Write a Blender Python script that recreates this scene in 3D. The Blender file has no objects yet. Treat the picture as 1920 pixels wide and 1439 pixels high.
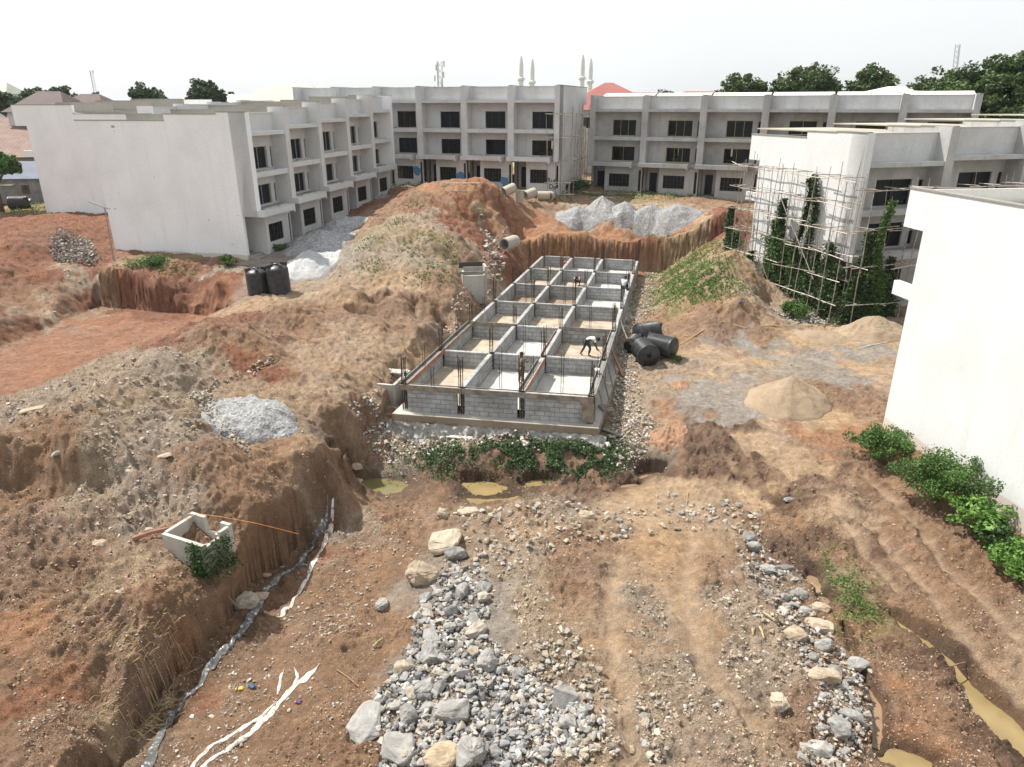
import bpy, bmesh, math, random
import numpy as np
from mathutils import Vector, Matrix
R = math.radians
random.seed(7); np.random.seed(7)
sc = bpy.context.scene
COL = sc.collection

# ---------------------------------------------------------------- camera, sky, sun, exposure
CAMH = 13.6; FPX = 1333.0; PITCH = math.atan(520/1333)
cam = bpy.data.cameras.new('camera'); camo = bpy.data.objects.new('camera', cam); COL.objects.link(camo)
cam.sensor_width = 36; cam.lens = 36*FPX/1920; cam.clip_end = 3000; cam.clip_start = .1
camo.location = (0, 0, CAMH); camo.rotation_euler = (math.pi/2-PITCH, 0, 0); sc.camera = camo
SUN_EL, SUN_AZ = 57, (-.87, .49)           # sun stands to the left and a little behind the scene
w = bpy.data.worlds.new('World'); sc.world = w; w.use_nodes = True
nt = w.node_tree; bg = nt.nodes['Background']
sky = nt.nodes.new('ShaderNodeTexSky'); sky.sky_type = 'NISHITA'; sky.sun_disc = False
sky.sun_elevation = R(SUN_EL); sky.sun_rotation = math.atan2(SUN_AZ[0], SUN_AZ[1])
sky.air_density = 1.0; sky.dust_density = 2.0; sky.ozone_density = 1.0; sky.altitude = 0
hs = nt.nodes.new('ShaderNodeHueSaturation'); hs.inputs['Saturation'].default_value = .28; hs.inputs['Value'].default_value = 1.25
nt.links.new(sky.outputs[0], hs.inputs['Color']); hz_ = nt.nodes.new('ShaderNodeMix'); hz_.data_type = 'RGBA'; hz_.inputs[0].default_value = .62; hz_.inputs[7].default_value = (8.2, 8.45, 8.6, 1)   # bright veil of humid air over the sky
cn_ = nt.nodes.new('ShaderNodeTexNoise'); cn_.inputs['Scale'].default_value = 1.6; cn_.inputs['Detail'].default_value = 6; cr_ = nt.nodes.new('ShaderNodeMapRange'); cr_.inputs[1].default_value = .35; cr_.inputs[2].default_value = .7; cr_.inputs[3].default_value = .5; cr_.inputs[4].default_value = .8   # faint cloud
nt.links.new(cn_.outputs[0], cr_.inputs[0]); nt.links.new(cr_.outputs[0], hz_.inputs[0]); nt.links.new(hs.outputs[0], hz_.inputs[6]); nt.links.new(hz_.outputs[2], bg.inputs[0])
bg.inputs[1].default_value = .10
sl = bpy.data.lights.new('sun', 'SUN'); sl.energy = 5.0; sl.angle = R(.6); sl.color = (1, .94, .85)
so = bpy.data.objects.new('sun', sl); COL.objects.link(so)
sd = Vector((SUN_AZ[0]*math.cos(R(SUN_EL)), SUN_AZ[1]*math.cos(R(SUN_EL)), math.sin(R(SUN_EL))))
so.rotation_euler = sd.to_track_quat('Z', 'Y').to_euler(); so.location = (-40, 20, 60)
sc.view_settings.view_transform = 'Standard'; sc.view_settings.look = 'None'
sc.view_settings.exposure = 0.46; sc.view_settings.gamma = 1; sc.view_settings.use_curve_mapping = False

# ---------------------------------------------------------------- helpers
def P(px, py, z):                                   # where the ray through a photo pixel meets height z
    u = (px-960)/FPX; v = (720-py)/FPX
    Y = math.cos(PITCH)+v*math.sin(PITCH); Z = v*math.cos(PITCH)-math.sin(PITCH); t = (z-CAMH)/Z
    return (u*t, Y*t, z)
def PY(px, py, y):                                  # ... and distance y
    u = (px-960)/FPX; v = (720-py)/FPX
    Y = math.cos(PITCH)+v*math.sin(PITCH); Z = v*math.cos(PITCH)-math.sin(PITCH); t = y/Y
    return (u*t, y, CAMH+Z*t)
def tag(o, label=None, cat=None, group=None, kind=None):
    if label: o['label'] = label
    if cat: o['category'] = cat
    if group: o['group'] = group
    if kind: o['kind'] = kind
    return o
def empty(name, loc=(0, 0, 0), rz=0, label=None, cat=None, group=None):
    o = bpy.data.objects.new(name, None); COL.objects.link(o); o.location = loc; o.rotation_euler = (0, 0, rz)
    o.empty_display_size = .3
    return tag(o, label, cat, group)
class MB:
    def __init__(s): s.v = []; s.f = []
    def add(s, vs, fs):
        n = len(s.v); s.v += [tuple(v) for v in vs]; s.f += [tuple(i+n for i in f) for f in fs]; return s
    def box(s, a, b):
        (x0, y0, z0), (x1, y1, z1) = a, b
        if x0 > x1: x0, x1 = x1, x0
        if y0 > y1: y0, y1 = y1, y0
        if z0 > z1: z0, z1 = z1, z0
        return s.add([(x0,y0,z0),(x1,y0,z0),(x1,y1,z0),(x0,y1,z0),(x0,y0,z1),(x1,y0,z1),(x1,y1,z1),(x0,y1,z1)],
                     [(0,3,2,1),(4,5,6,7),(0,1,5,4),(1,2,6,5),(2,3,7,6),(3,0,4,7)])
    def beam(s, p, q, w, h):                        # box beam between two points, width w, height h
        p = Vector(p); q = Vector(q); d = (q-p)
        if d.length < 1e-6: return s
        d.normalize(); up = Vector((0, 0, 1)) if abs(d.z) < .95 else Vector((0, 1, 0))
        a = d.cross(up).normalized()*w/2; b = a.cross(d).normalized()*h/2
        return s.add([p-a-b, p+a-b, p+a+b, p-a+b, q-a-b, q+a-b, q+a+b, q-a+b],
                     [(0,1,2,3),(7,6,5,4),(0,4,5,1),(1,5,6,2),(2,6,7,3),(3,7,4,0)])
    def tube(s, pts, r, n=6, r2=None, caps=True):
        pts = [Vector(p) for p in pts]; m = len(pts); r2 = r if r2 is None else r2
        vs = []; fs = []
        for i, p in enumerate(pts):
            d = (pts[min(i+1, m-1)]-pts[max(i-1, 0)]).normalized()
            up = Vector((0, 0, 1)) if abs(d.z) < .9 else Vector((1, 0, 0))
            a = d.cross(up).normalized(); b = d.cross(a); rr = r+(r2-r)*i/max(1, m-1)
            for k in range(n):
                t = 2*math.pi*k/n; vs.append(p+a*rr*math.cos(t)+b*rr*math.sin(t))
        for i in range(m-1):
            for k in range(n):
                fs.append((i*n+k, i*n+(k+1) % n, (i+1)*n+(k+1) % n, (i+1)*n+k))
        if caps: fs += [tuple(reversed(range(n))), tuple(range((m-1)*n, m*n))]
        return s.add(vs, fs)
    def lathe(s, prof, n=24, M=None):               # prof = [(r, z)]
        vs = []; fs = []; m = len(prof)
        for r, z in prof:
            for k in range(n):
                t = 2*math.pi*k/n; v = Vector((r*math.cos(t), r*math.sin(t), z)); vs.append(M @ v if M else v)
        for i in range(m-1):
            for k in range(n): fs.append((i*n+k, i*n+(k+1) % n, (i+1)*n+(k+1) % n, (i+1)*n+k))
        return s.add(vs, fs)
    def prism(s, poly, axis, a, b):                 # poly of 2-D points extruded along an axis between a and b
        n = len(poly)
        def mk(p, t):
            return {0: (t, p[0], p[1]), 1: (p[0], t, p[1]), 2: (p[0], p[1], t)}[axis]
        vs = [mk(p, a) for p in poly]+[mk(p, b) for p in poly]
        fs = [tuple(range(n)), tuple(range(2*n-1, n-1, -1))]+[(i, (i+1) % n, n+(i+1) % n, n+i) for i in range(n)]
        return s.add(vs, fs)
    def wall(s, x0, x1, z0, z1, y0, y1, holes=()):  # wall in the x/z plane with rectangular openings, only outer faces
        xs = sorted({x0, x1, *[h[0] for h in holes], *[h[1] for h in holes]}); zs = sorted({z0, z1, *[h[2] for h in holes], *[h[3] for h in holes]})
        xs = [x for x in xs if x0 <= x <= x1]; zs = [z for z in zs if z0 <= z <= z1]
        def solid(i, j):
            if i < 0 or j < 0 or i >= len(xs)-1 or j >= len(zs)-1: return False
            cx = (xs[i]+xs[i+1])/2; cz = (zs[j]+zs[j+1])/2
            return not any(h[0] < cx < h[1] and h[2] < cz < h[3] for h in holes)
        for i in range(len(xs)-1):
            for j in range(len(zs)-1):
                if not solid(i, j): continue
                a, b, c, d = xs[i], xs[i+1], zs[j], zs[j+1]
                s.add([(a,y0,c),(b,y0,c),(b,y0,d),(a,y0,d)], [(0,1,2,3)]); s.add([(a,y1,c),(b,y1,c),(b,y1,d),(a,y1,d)], [(3,2,1,0)])
                if not solid(i-1, j): s.add([(a,y0,c),(a,y0,d),(a,y1,d),(a,y1,c)], [(0,1,2,3)])
                if not solid(i+1, j): s.add([(b,y0,c),(b,y0,d),(b,y1,d),(b,y1,c)], [(3,2,1,0)])
                if not solid(i, j-1): s.add([(a,y0,c),(b,y0,c),(b,y1,c),(a,y1,c)], [(3,2,1,0)])
                if not solid(i, j+1): s.add([(a,y0,d),(b,y0,d),(b,y1,d),(a,y1,d)], [(0,1,2,3)])
        return s
    def mesh(s, name, mat, smooth=False):
        me = bpy.data.meshes.new(name); me.from_pydata(s.v, [], s.f)
        if mat: me.materials.append(mat)
        if smooth: me.polygons.foreach_set('use_smooth', [True]*len(me.polygons))
        me.update(); return me
    def build(s, name, mat, parent=None, smooth=False):
        o = bpy.data.objects.new(name, s.mesh(name, mat, smooth)); COL.objects.link(o); o.parent = parent; return o
def np_mesh(name, V, F, mat, smooth=False, cols=None, attr='Col'):
    V = np.asarray(V, np.float32); F = np.asarray(F, np.int32); k = F.shape[1]
    me = bpy.data.meshes.new(name); me.vertices.add(len(V)); me.vertices.foreach_set('co', V.ravel())
    me.loops.add(F.size); me.loops.foreach_set('vertex_index', F.ravel())
    me.polygons.add(len(F)); me.polygons.foreach_set('loop_start', np.arange(0, F.size, k, dtype=np.int32))
    me.polygons.foreach_set('use_smooth', np.full(len(F), smooth))
    me.update(calc_edges=True)
    if cols is not None:
        a = me.color_attributes.new(attr, 'FLOAT_COLOR', 'POINT'); c = np.ones((len(V), 4), np.float32); c[:, :3] = cols
        a.data.foreach_set('color', c.ravel())
    if mat: me.materials.append(mat)
    return me
def np_obj(name, V, F, mat, parent=None, smooth=False, cols=None):
    o = bpy.data.objects.new(name, np_mesh(name, V, F, mat, smooth, cols)); COL.objects.link(o); o.parent = parent; return o
def copy_tree(o, parent=None):
    c = o.copy(); COL.objects.link(c); c.parent = parent
    for ch in list(o.children): copy_tree(ch, c)
    return c

# ---------------------------------------------------------------- numpy noise
_perm = np.random.RandomState(3).permutation(4096)
_ang = np.random.RandomState(4).rand(4096)*2*np.pi
def pnoise(x, y, seed=0):
    x = np.asarray(x, float)+seed*17.31; y = np.asarray(y, float)-seed*9.77
    xi = np.floor(x).astype(np.int64); yi = np.floor(y).astype(np.int64); xf = x-xi; yf = y-yi
    def g(ix, iy, fx, fy):
        a = _ang[_perm[(_perm[(ix+seed*131) & 4095]+iy) & 4095]]
        return np.cos(a)*fx+np.sin(a)*fy
    u = xf*xf*xf*(xf*(xf*6-15)+10); v = yf*yf*yf*(yf*(yf*6-15)+10)
    a = g(xi, yi, xf, yf); b = g(xi+1, yi, xf-1, yf); c = g(xi, yi+1, xf, yf-1); d = g(xi+1, yi+1, xf-1, yf-1)
    return (a+(b-a)*u)*(1-v)+(c+(d-c)*u)*v
def fbm(x, y, freq, octs, seed=0, gain=.5, ridged=False):
    t = 0; a = 1
    for i in range(octs):
        n = pnoise(x*freq, y*freq, seed+i)
        t = t+a*((1-2.6*np.abs(n))*.6 if ridged else n*1.4); a *= gain; freq *= 2.03
    return t

# ---------------------------------------------------------------- materials
def new_mat(name):
    m = bpy.data.materials.new(name); m.use_nodes = True; n = m.node_tree
    return m, n, n.nodes['Principled BSDF']
def node(n, t, **k):
    o = n.nodes.new(t)
    for a, b in k.items():
        if a in o.inputs: o.inputs[a].default_value = b
        else: setattr(o, a, b)
    return o
def ramp(n, src, stops):
    r = n.nodes.new('ShaderNodeValToRGB'); e = r.color_ramp.elements
    while len(e) < len(stops): e.new(.5)
    for i, (p, c) in enumerate(stops):
        e[i].position = p; e[i].color = (*c, 1) if len(c) == 3 else c
    n.links.new(src, r.inputs[0]); return r
def coords(n, kind='Object', scale=(1, 1, 1)):
    tc = n.nodes.new('ShaderNodeTexCoord'); mp = n.nodes.new('ShaderNodeMapping'); mp.inputs['Scale'].default_value = scale
    n.links.new(tc.outputs[kind], mp.inputs[0]); return mp.outputs[0]
def bump(n, b, src, strength, dist):
    bp = node(n, 'ShaderNodeBump', Strength=strength, Distance=dist); n.links.new(src, bp.inputs['Height'])
    n.links.new(bp.outputs[0], b.inputs['Normal']); return bp
def mixc(n, fac, a, b, mode='MIX'):
    m = n.nodes.new('ShaderNodeMix'); m.data_type = 'RGBA'; m.blend_type = mode
    for i, x in ((0, fac), (6, a), (7, b)):
        if hasattr(x, 'links') or hasattr(x, 'is_linked'): n.links.new(x, m.inputs[i])
        else: m.inputs[i].default_value = x if i == 0 else ((*x, 1) if len(x) == 3 else x)
    return m.outputs[2]
def plain(name, c, rough=.7, metal=0, var=.15, scale=6, bumpk=0, bs=40):
    m, n, b = new_mat(name); co = coords(n)
    t = node(n, 'ShaderNodeTexNoise', Scale=scale, Detail=6); n.links.new(co, t.inputs[0])
    lo = tuple(x*(1-var) for x in c); hi = tuple(min(1, x*(1+var)) for x in c)
    r = ramp(n, t.outputs[0], [(.3, lo), (.7, hi)]); n.links.new(r.outputs[0], b.inputs['Base Color'])
    b.inputs['Roughness'].default_value = rough; b.inputs['Metallic'].default_value = metal
    if bumpk:
        t2 = node(n, 'ShaderNodeTexNoise', Scale=bs, Detail=5); n.links.new(co, t2.inputs[0]); bump(n, b, t2.outputs[0], bumpk, .02)
    return m
def plaster(name, c, stain, amount, rough=.85, low=None):
    """render/plaster: soft patches, downward streaks and blotchy stains"""
    m, n, b = new_mat(name); co = coords(n, 'Object')
    big = node(n, 'ShaderNodeTexNoise', Scale=.35, Detail=8, Roughness=.62); n.links.new(co, big.inputs[0])
    st = coords(n, 'Object', (1.6, 1.6, .12)); s2 = node(n, 'ShaderNodeTexNoise', Scale=1.2, Detail=7, Roughness=.6); n.links.new(st, s2.inputs[0])
    fine = node(n, 'ShaderNodeTexNoise', Scale=9, Detail=8, Roughness=.7); n.links.new(co, fine.inputs[0])
    r1 = ramp(n, big.outputs[0], [(.42, (0, 0, 0)), (.72, (1, 1, 1))]); r2 = ramp(n, s2.outputs[0], [(.5, (0, 0, 0)), (.75, (1, 1, 1))])
    mx = n.nodes.new('ShaderNodeMath'); mx.operation = 'MAXIMUM'; n.links.new(r1.outputs[0], mx.inputs[0]); n.links.new(r2.outputs[0], mx.inputs[1])
    ml = n.nodes.new('ShaderNodeMath'); ml.operation = 'MULTIPLY'; n.links.new(mx.outputs[0], ml.inputs[0]); ml.inputs[1].default_value = amount
    c1 = mixc(n, ml.outputs[0], c, stain)
    rf = ramp(n, fine.outputs[0], [(.3, (.86, .86, .86)), (.7, (1.06, 1.06, 1.06))])
    c2 = mixc(n, 1.0, c1, rf.outputs[0], 'MULTIPLY')
    if low:
        sp = n.nodes.new('ShaderNodeSeparateXYZ'); n.links.new(coords(n), sp.inputs[0])
        ad = n.nodes.new('ShaderNodeMath'); ad.operation = 'MULTIPLY_ADD'; n.links.new(big.outputs[0], ad.inputs[0]); ad.inputs[1].default_value = -.5; n.links.new(sp.outputs[2], ad.inputs[2])
        rl = ramp(n, ad.outputs[0], [(0, (.75, .75, .75)), (.06, (0, 0, 0))]); c2 = mixc(n, rl.outputs[0], c2, low)
    n.links.new(c2, b.inputs['Base Color']); b.inputs['Roughness'].default_value = rough
    bump(n, b, fine.outputs[0], .12, .012); return m
M = {}
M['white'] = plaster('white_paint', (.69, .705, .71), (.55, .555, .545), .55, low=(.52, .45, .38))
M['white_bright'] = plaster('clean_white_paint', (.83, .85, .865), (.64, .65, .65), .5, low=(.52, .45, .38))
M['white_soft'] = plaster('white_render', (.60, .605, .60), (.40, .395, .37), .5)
M['cement'] = plaster('cement_render', (.47, .475, .47), (.24, .235, .22), .75)
M['cement_pale'] = plaster('pale_cement_render', (.58, .585, .585), (.34, .335, .32), .6)
M['cement_dark'] = plaster('weathered_cement', (.37, .365, .35), (.17, .16, .145), .95)
M['taupe'] = plaster('parapet_render', (.27, .26, .24), (.19, .18, .16), .6)
M['slab'] = plaster('raw_concrete', (.36, .34, .31), (.20, .18, .15), .8)
def roofmat(name, c, c2, rib):
    m, n, b = new_mat(name); co = coords(n)
    wv = node(n, 'ShaderNodeTexWave', Scale=rib); wv.wave_profile = 'SIN'; wv.bands_direction = 'X'; n.links.new(co, wv.inputs[0])
    t = node(n, 'ShaderNodeTexNoise', Scale=.8, Detail=7); n.links.new(co, t.inputs[0])
    r = ramp(n, t.outputs[0], [(.35, c), (.7, c2)]); n.links.new(r.outputs[0], b.inputs['Base Color'])
    b.inputs['Roughness'].default_value = .8; bump(n, b, wv.outputs[0], .5, .03); return m
M['roof_white'] = roofmat('white_roof_sheet', (.72, .71, .66), (.60, .57, .48), 1.2)
M['roof_tan'] = roofmat('tan_roof_sheet', (.42, .39, .32), (.33, .29, .22), 1.2)
M['roof_red'] = roofmat('red_roof_sheet', (.34, .13, .11), (.27, .10, .09), 1.5)
M['roof_brown'] = roofmat('brown_roof_sheet', (.10, .07, .07), (.07, .05, .05), 1.5)
M['roof_blue'] = roofmat('blue_roof_sheet', (.13, .15, .20), (.10, .11, .16), 1.5)
M['roof_rust'] = roofmat('rusty_roof_sheet', (.21, .13, .10), (.13, .085, .07), .6)
M['roof_green'] = roofmat('pale_green_roof_sheet', (.42, .45, .38), (.36, .39, .33), 1.2)
M['frame'] = plain('dark_window_frame', (.045, .04, .038), .5)
M['frame_tan'] = plain('pale_window_frame', (.32, .30, .27), .6)
M['frame_yellow'] = plain('yellow_window_frame', (.40, .32, .06), .6)
m, n, b = new_mat('dark_glass'); b.inputs['Base Color'].default_value = (.012, .016, .02, 1); b.inputs['Roughness'].default_value = .3; b.inputs['Specular IOR Level'].default_value = .14
M['glass'] = m
m, n, b = new_mat('black_plastic'); co = coords(n); t = node(n, 'ShaderNodeTexNoise', Scale=3, Detail=8); n.links.new(co, t.inputs[0])
r = ramp(n, t.outputs[0], [(.35, (.012, .013, .015)), (.75, (.05, .052, .055))]); n.links.new(r.outputs[0], b.inputs['Base Color'])
r = ramp(n, t.outputs[0], [(.3, (.32, .32, .32)), (.7, (.55, .55, .55))]); n.links.new(r.outputs[0], b.inputs['Roughness']); M['tank'] = m
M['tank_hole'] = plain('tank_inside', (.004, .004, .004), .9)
M['rebar'] = plain('rusty_steel_bar', (.055, .035, .028), .7, .2)
M['board'] = plain('formwork_board', (.23, .19, .15), .8, var=.4, scale=3, bumpk=.3)
M['board_red'] = plain('reddish_formwork_board', (.27, .14, .09), .8, var=.35, scale=3, bumpk=.3)
M['board_grey'] = plain('grey_formwork_board', (.21, .20, .18), .8, var=.35, scale=3, bumpk=.3)
M['pole'] = plain('weathered_pole', (.30, .26, .22), .85, var=.45, scale=5)
M['pole_pale'] = plain('pale_pole', (.52, .48, .43), .85, var=.3, scale=5)
M['bark'] = plain('bark', (.10, .075, .05), .9, var=.4)
M['concrete'] = plaster('old_concrete', (.46, .44, .40), (.22, .20, .16), .8)
M['pipe'] = plaster('pipe_concrete', (.42, .38, .32), (.26, .22, .17), .6)
M['rope'] = plain('orange_rope', (.75, .28, .06), .7)
M['hose'] = plain('yellow_hose', (.50, .34, .14), .7)
M['metal'] = plain('galvanised_metal', (.30, .31, .31), .45, .6)
M['mast_white'] = plain('white_chimney_paint', (.62, .64, .65), .7, var=.08)
M['blue_paint'] = plain('blue_paint', (.09, .20, .32), .8, var=.25)
M['graffiti'] = plain('dark_spray_paint', (.05, .035, .04), .8)
M['straw'] = plain('dry_straw', (.42, .32, .17), .9, var=.3)
def blockmat():
    m, n, b = new_mat('sandcrete_block'); co = coords(n, 'UV')
    br = node(n, 'ShaderNodeTexBrick', Scale=1.0); br.inputs['Color1'].default_value = (.39, .40, .40, 1); br.inputs['Color2'].default_value = (.31, .32, .33, 1)
    br.inputs['Mortar'].default_value = (.22, .22, .22, 1); br.inputs['Mortar Size'].default_value = .014; br.inputs['Brick Width'].default_value = .46; br.inputs['Row Height'].default_value = .235
    n.links.new(co, br.inputs[0])
    t = node(n, 'ShaderNodeTexNoise', Scale=1.3, Detail=9, Roughness=.65); n.links.new(coords(n), t.inputs[0])
    r = ramp(n, t.outputs[0], [(.3, (.58, .56, .52)), (.62, (1.1, 1.1, 1.1))]); c = mixc(n, 1.0, br.outputs[0], r.outputs[0], 'MULTIPLY')
    n.links.new(c, b.inputs['Base Color']); b.inputs['Roughness'].default_value = .95
    iv = n.nodes.new('ShaderNodeMath'); iv.operation = 'SUBTRACT'; iv.inputs[0].default_value = 1; n.links.new(br.outputs[1], iv.inputs[1])
    bump(n, b, iv.outputs[0], .8, .02); return m
M['block'] = blockmat()
def gravelmat(name, c0, c1, sc_, bk=.9):
    m, n, b = new_mat(name); co = coords(n)
    v = node(n, 'ShaderNodeTexVoronoi', Scale=sc_); n.links.new(co, v.inputs[0])
    t = node(n, 'ShaderNodeTexNoise', Scale=1.2, Detail=8, Roughness=.6); n.links.new(co, t.inputs[0])
    rc = ramp(n, v.outputs['Color'], [(.1, c0), (.9, c1)]); rt = ramp(n, t.outputs[0], [(.3, (.78, .78, .78)), (.7, (1.12, 1.12, 1.12))])
    n.links.new(mixc(n, 1.0, rc.outputs[0], rt.outputs[0], 'MULTIPLY'), b.inputs['Base Color']); b.inputs['Roughness'].default_value = .9
    bump(n, b, v.outputs['Distance'], bk, .05); return m
M['gravel'] = gravelmat('crushed_granite', (.17, .173, .18), (.37, .37, .365), 11, .6)
M['gravel_fine'] = gravelmat('stone_dust', (.36, .37, .38), (.52, .525, .52), 30, .4)
M['gravel_dark'] = gravelmat('dark_crushed_granite', (.20, .205, .215), (.42, .42, .43), 9)
M['sand'] = gravelmat('sharp_sand', (.26, .195, .13), (.34, .26, .18), 26, .35)
M['redheap'] = gravelmat('laterite_lumps', (.22, .125, .075), (.35, .20, .125), 5, .8)
def foliage(name, dark, light, trans=.25):
    m, n, b = new_mat(name); a = n.nodes.new('ShaderNodeAttribute'); a.attribute_name = 'Col'
    r = ramp(n, a.outputs['Fac'], [(0, dark), (1, light)]); n.links.new(r.outputs[0], b.inputs['Base Color'])
    b.inputs['Roughness'].default_value = .55
    tr = n.nodes.new('ShaderNodeBsdfTranslucent'); n.links.new(r.outputs[0], tr.inputs[0]); ms = n.nodes.new('ShaderNodeMixShader'); ms.inputs[0].default_value = trans
    n.links.new(b.outputs[0], ms.inputs[1]); n.links.new(tr.outputs[0], ms.inputs[2]); n.links.new(ms.outputs[0], n.nodes['Material Output'].inputs[0]); return m
M['leaf'] = foliage('shrub_leaves', (.03, .075, .012), (.11, .21, .045))
M['leaf_bright'] = foliage('bright_leaves', (.07, .16, .02), (.18, .32, .07))
M['leaf_vine'] = foliage('vine_leaves', (.018, .045, .012), (.075, .14, .035))
M['leaf_ivy'] = foliage('creeper_leaves', (.025, .06, .02), (.13, .19, .075))
M['leaf_tree'] = foliage('tree_leaves', (.03, .06, .015), (.085, .14, .035))
M['leaf_far'] = foliage('distant_tree_leaves', (.035, .06, .03), (.08, .125, .055))
M['leaf_grass'] = foliage('weed_leaves', (.06, .12, .02), (.18, .27, .07))

# ---------------------------------------------------------------- terrain
HC = [ # photo pixel and height of ground there
(250,1439,-2.2),(330,1330,-2.2),(420,1230,-2.15),(500,1150,-2.1),(560,1070,-2.05),(620,990,-2.0),(660,930,-1.95),(700,915,-1.95),(750,900,-1.85),
(450,1400,-1.95),(550,1300,-1.85),(640,1200,-1.8),(620,1100,-1.85),(700,1050,-1.7),(700,980,-1.75),(600,1439,-1.75),
(780,1300,-1.35),(800,1130,-1.4),(850,1000,-1.45),(900,1200,-1.15),(1000,1400,-1.15),(1000,1100,-1.15),(1100,1000,-1.25),(1200,1100,-1.05),(1300,1300,-1.1),
(1250,1000,-1.2),(1400,1100,-1.15),(1500,1300,-1.2),(1300,1439,-1.15),(1550,1439,-1.4),(720,1420,-1.6),(700,1250,-1.75),
(930,930,-1.8),(880,915,-1.8),(980,910,-1.8),(850,940,-1.7),(1090,900,-1.7),(1210,890,-1.6),(1000,960,-1.5),
(1520,1100,-1.75),(1560,1170,-1.8),(1600,1250,-1.85),(1640,1320,-1.9),(1700,1410,-1.95),(1450,1020,-1.5),
(1600,1100,-1.5),(1660,1170,-1.75),(1760,1220,-1.85),(1860,1330,-1.9),(1919,1400,-1.95),(1700,1300,-1.6),(1800,1439,-1.7),
(1500,900,-.9),(1600,1000,-1.05),(1700,1080,-1.2),(1800,1180,-1.4),(1919,1290,-1.45),(1600,900,-.65),(1750,1010,-.85),(1850,1120,-1.05),(1919,1180,-1.1),
(1650,800,-.05),(1750,880,-.25),(1850,960,-.4),(1919,1010,-.5),(1700,900,-.55),(1820,1010,-.75),
(1400,870,-.7),(1300,850,-.6),(1500,820,-.35),(1400,780,-.1),(1550,740,0),(1630,700,.1),(1300,770,-.15),(1200,800,-.5),(1200,700,-.05),(1300,700,0),(1400,690,.1),
(1550,680,.2),(1650,640,.5),(1150,850,-1.1),(1200,760,-.3),(1260,655,.2),(1160,700,-.1),(1185,600,-.05),(1150,800,-.9),
(980,832,-.85),(1130,840,-.9),(850,832,-1.0),(740,830,-1.2),(1000,893,-1.8),(1150,890,-1.65),(850,890,-1.8),(760,870,-1.6),(1060,855,-.85),(950,858,-.9),(1140,862,-.95),(860,855,-1.1),(1000,872,-1.2),(900,870,-1.2),
(700,800,-.7),(735,760,-.3),(670,870,-1.5),(690,745,.9),(640,830,.8),(610,850,.9),(655,890,-1.3),
(585,965,-.1),(545,925,.5),(480,880,1.0),(560,870,.8),(645,935,-1.6),(605,1005,-1.8),
(500,990,.2),(470,1075,-.35),(515,1095,-1.9),(440,1165,-.7),(455,1195,-1.9),(335,1265,-.75),(375,1285,-2.05),(240,1375,-.7),(275,1400,-2.1),(190,1439,-.8),(215,1439,-2.1),
(400,1000,.45),(300,1030,.55),(200,1050,.6),(300,1120,.05),(150,1150,.2),(0,1150,.35),(100,1300,-.35),(0,1300,-.2),(0,1439,-.5),(250,1250,-.5),(100,1400,-.6),
(100,1000,1.1),(0,1000,1.3),(200,940,1.4),(60,900,1.45),(0,860,2.3),(120,860,2.2),(220,840,2.3),(300,860,2.0),(380,900,1.6),(300,780,2.6),(200,770,2.7),(100,790,2.6),(430,860,1.6),(400,820,1.9),
(475,790,1.55),(560,760,1.5),(600,700,1.6),(650,700,1.4),(560,680,1.8),(430,740,1.9),(640,770,1.2),
(0,805,2.4),(100,745,2.6),(200,690,2.7),(280,655,2.8),(350,620,2.8),(420,600,2.6),(520,575,2.2),(600,560,2.4),(350,690,2.5),(450,650,2.5),(520,620,2.3),(450,700,2.0),
(0,765,-.1),(100,715,-.1),(200,665,-.1),(300,625,-.1),(370,603,-.1),(0,645,-.1),(100,610,-.1),(170,577,-.1),(300,587,-.1),(385,592,-.1),(0,710,-.1),(100,660,-.1),(200,620,-.1),(-150,720,-.1),
(0,560,2.7),(100,545,2.5),(165,523,2.5),(30,600,1.3),(195,517,2.35),(300,519,2.35),(400,526,2.3),(435,535,2.1),(460,560,1.9),(420,560,1.2),
(0,500,3.0),(100,470,3.1),(200,455,2.9),(0,440,3.3),(100,410,3.4),(0,405,3.2),(200,500,2.7),(30,385,3.3),(60,350,3.4),
(230,490,2.7),(330,495,2.6),(440,492,2.6),(500,480,2.7),(560,440,3.1),(620,400,3.6),(700,380,4.1),(640,420,3.3),(560,500,2.2),(620,520,2.3),(480,560,1.7),(540,550,1.9),
(640,470,3.2),(700,525,2.9),(740,548,2.8),(700,450,4.2),(760,400,5.2),(805,347,6.8),(850,372,6.0),(905,356,6.5),(930,365,6.0),(800,440,4.7),(835,500,3.2),(860,450,4.2),(900,420,4.3),(940,400,4.6),(980,395,4.3),(925,450,3.0),
(960,437,3.3),(1100,434,3.3),(1215,442,3.2),(955,483,.5),(1100,478,.5),(1215,480,.5),
(930,505,.2),(880,570,.1),(835,630,0),(775,690,0),(740,730,-.2),(905,478,2.2),(870,525,2.2),(845,562,2.1),(800,610,1.9),(765,650,1.5),(700,670,1.4),(710,700,1.0),
(720,605,1.7),(650,600,2.1),(750,635,1.5),(700,570,1.9),
(1050,415,3.7),(1150,410,3.7),(1250,415,3.6),(1200,390,4.0),(1000,372,4.6),(760,352,5.1),(900,345,5.1),(1040,362,5.0),(1100,368,4.4),(1300,375,4.2),(1400,382,4.0),(1060,380,4.2),
(1340,425,4.4),(1360,470,3.9),(1400,510,3.0),(1430,560,1.7),(1460,605,.8),(1230,480,.6),(1222,520,.3),(1215,560,.1),(1250,610,.2),(1300,645,.3),(1400,645,.35),
(1290,470,2.9),(1290,530,2.0),(1320,580,1.6),(1380,600,1.2),(1270,445,3.2),(1360,398,5.4),(1450,585,.6),(1500,605,.3),(1600,605,.3),(1640,600,.8),
]
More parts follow.
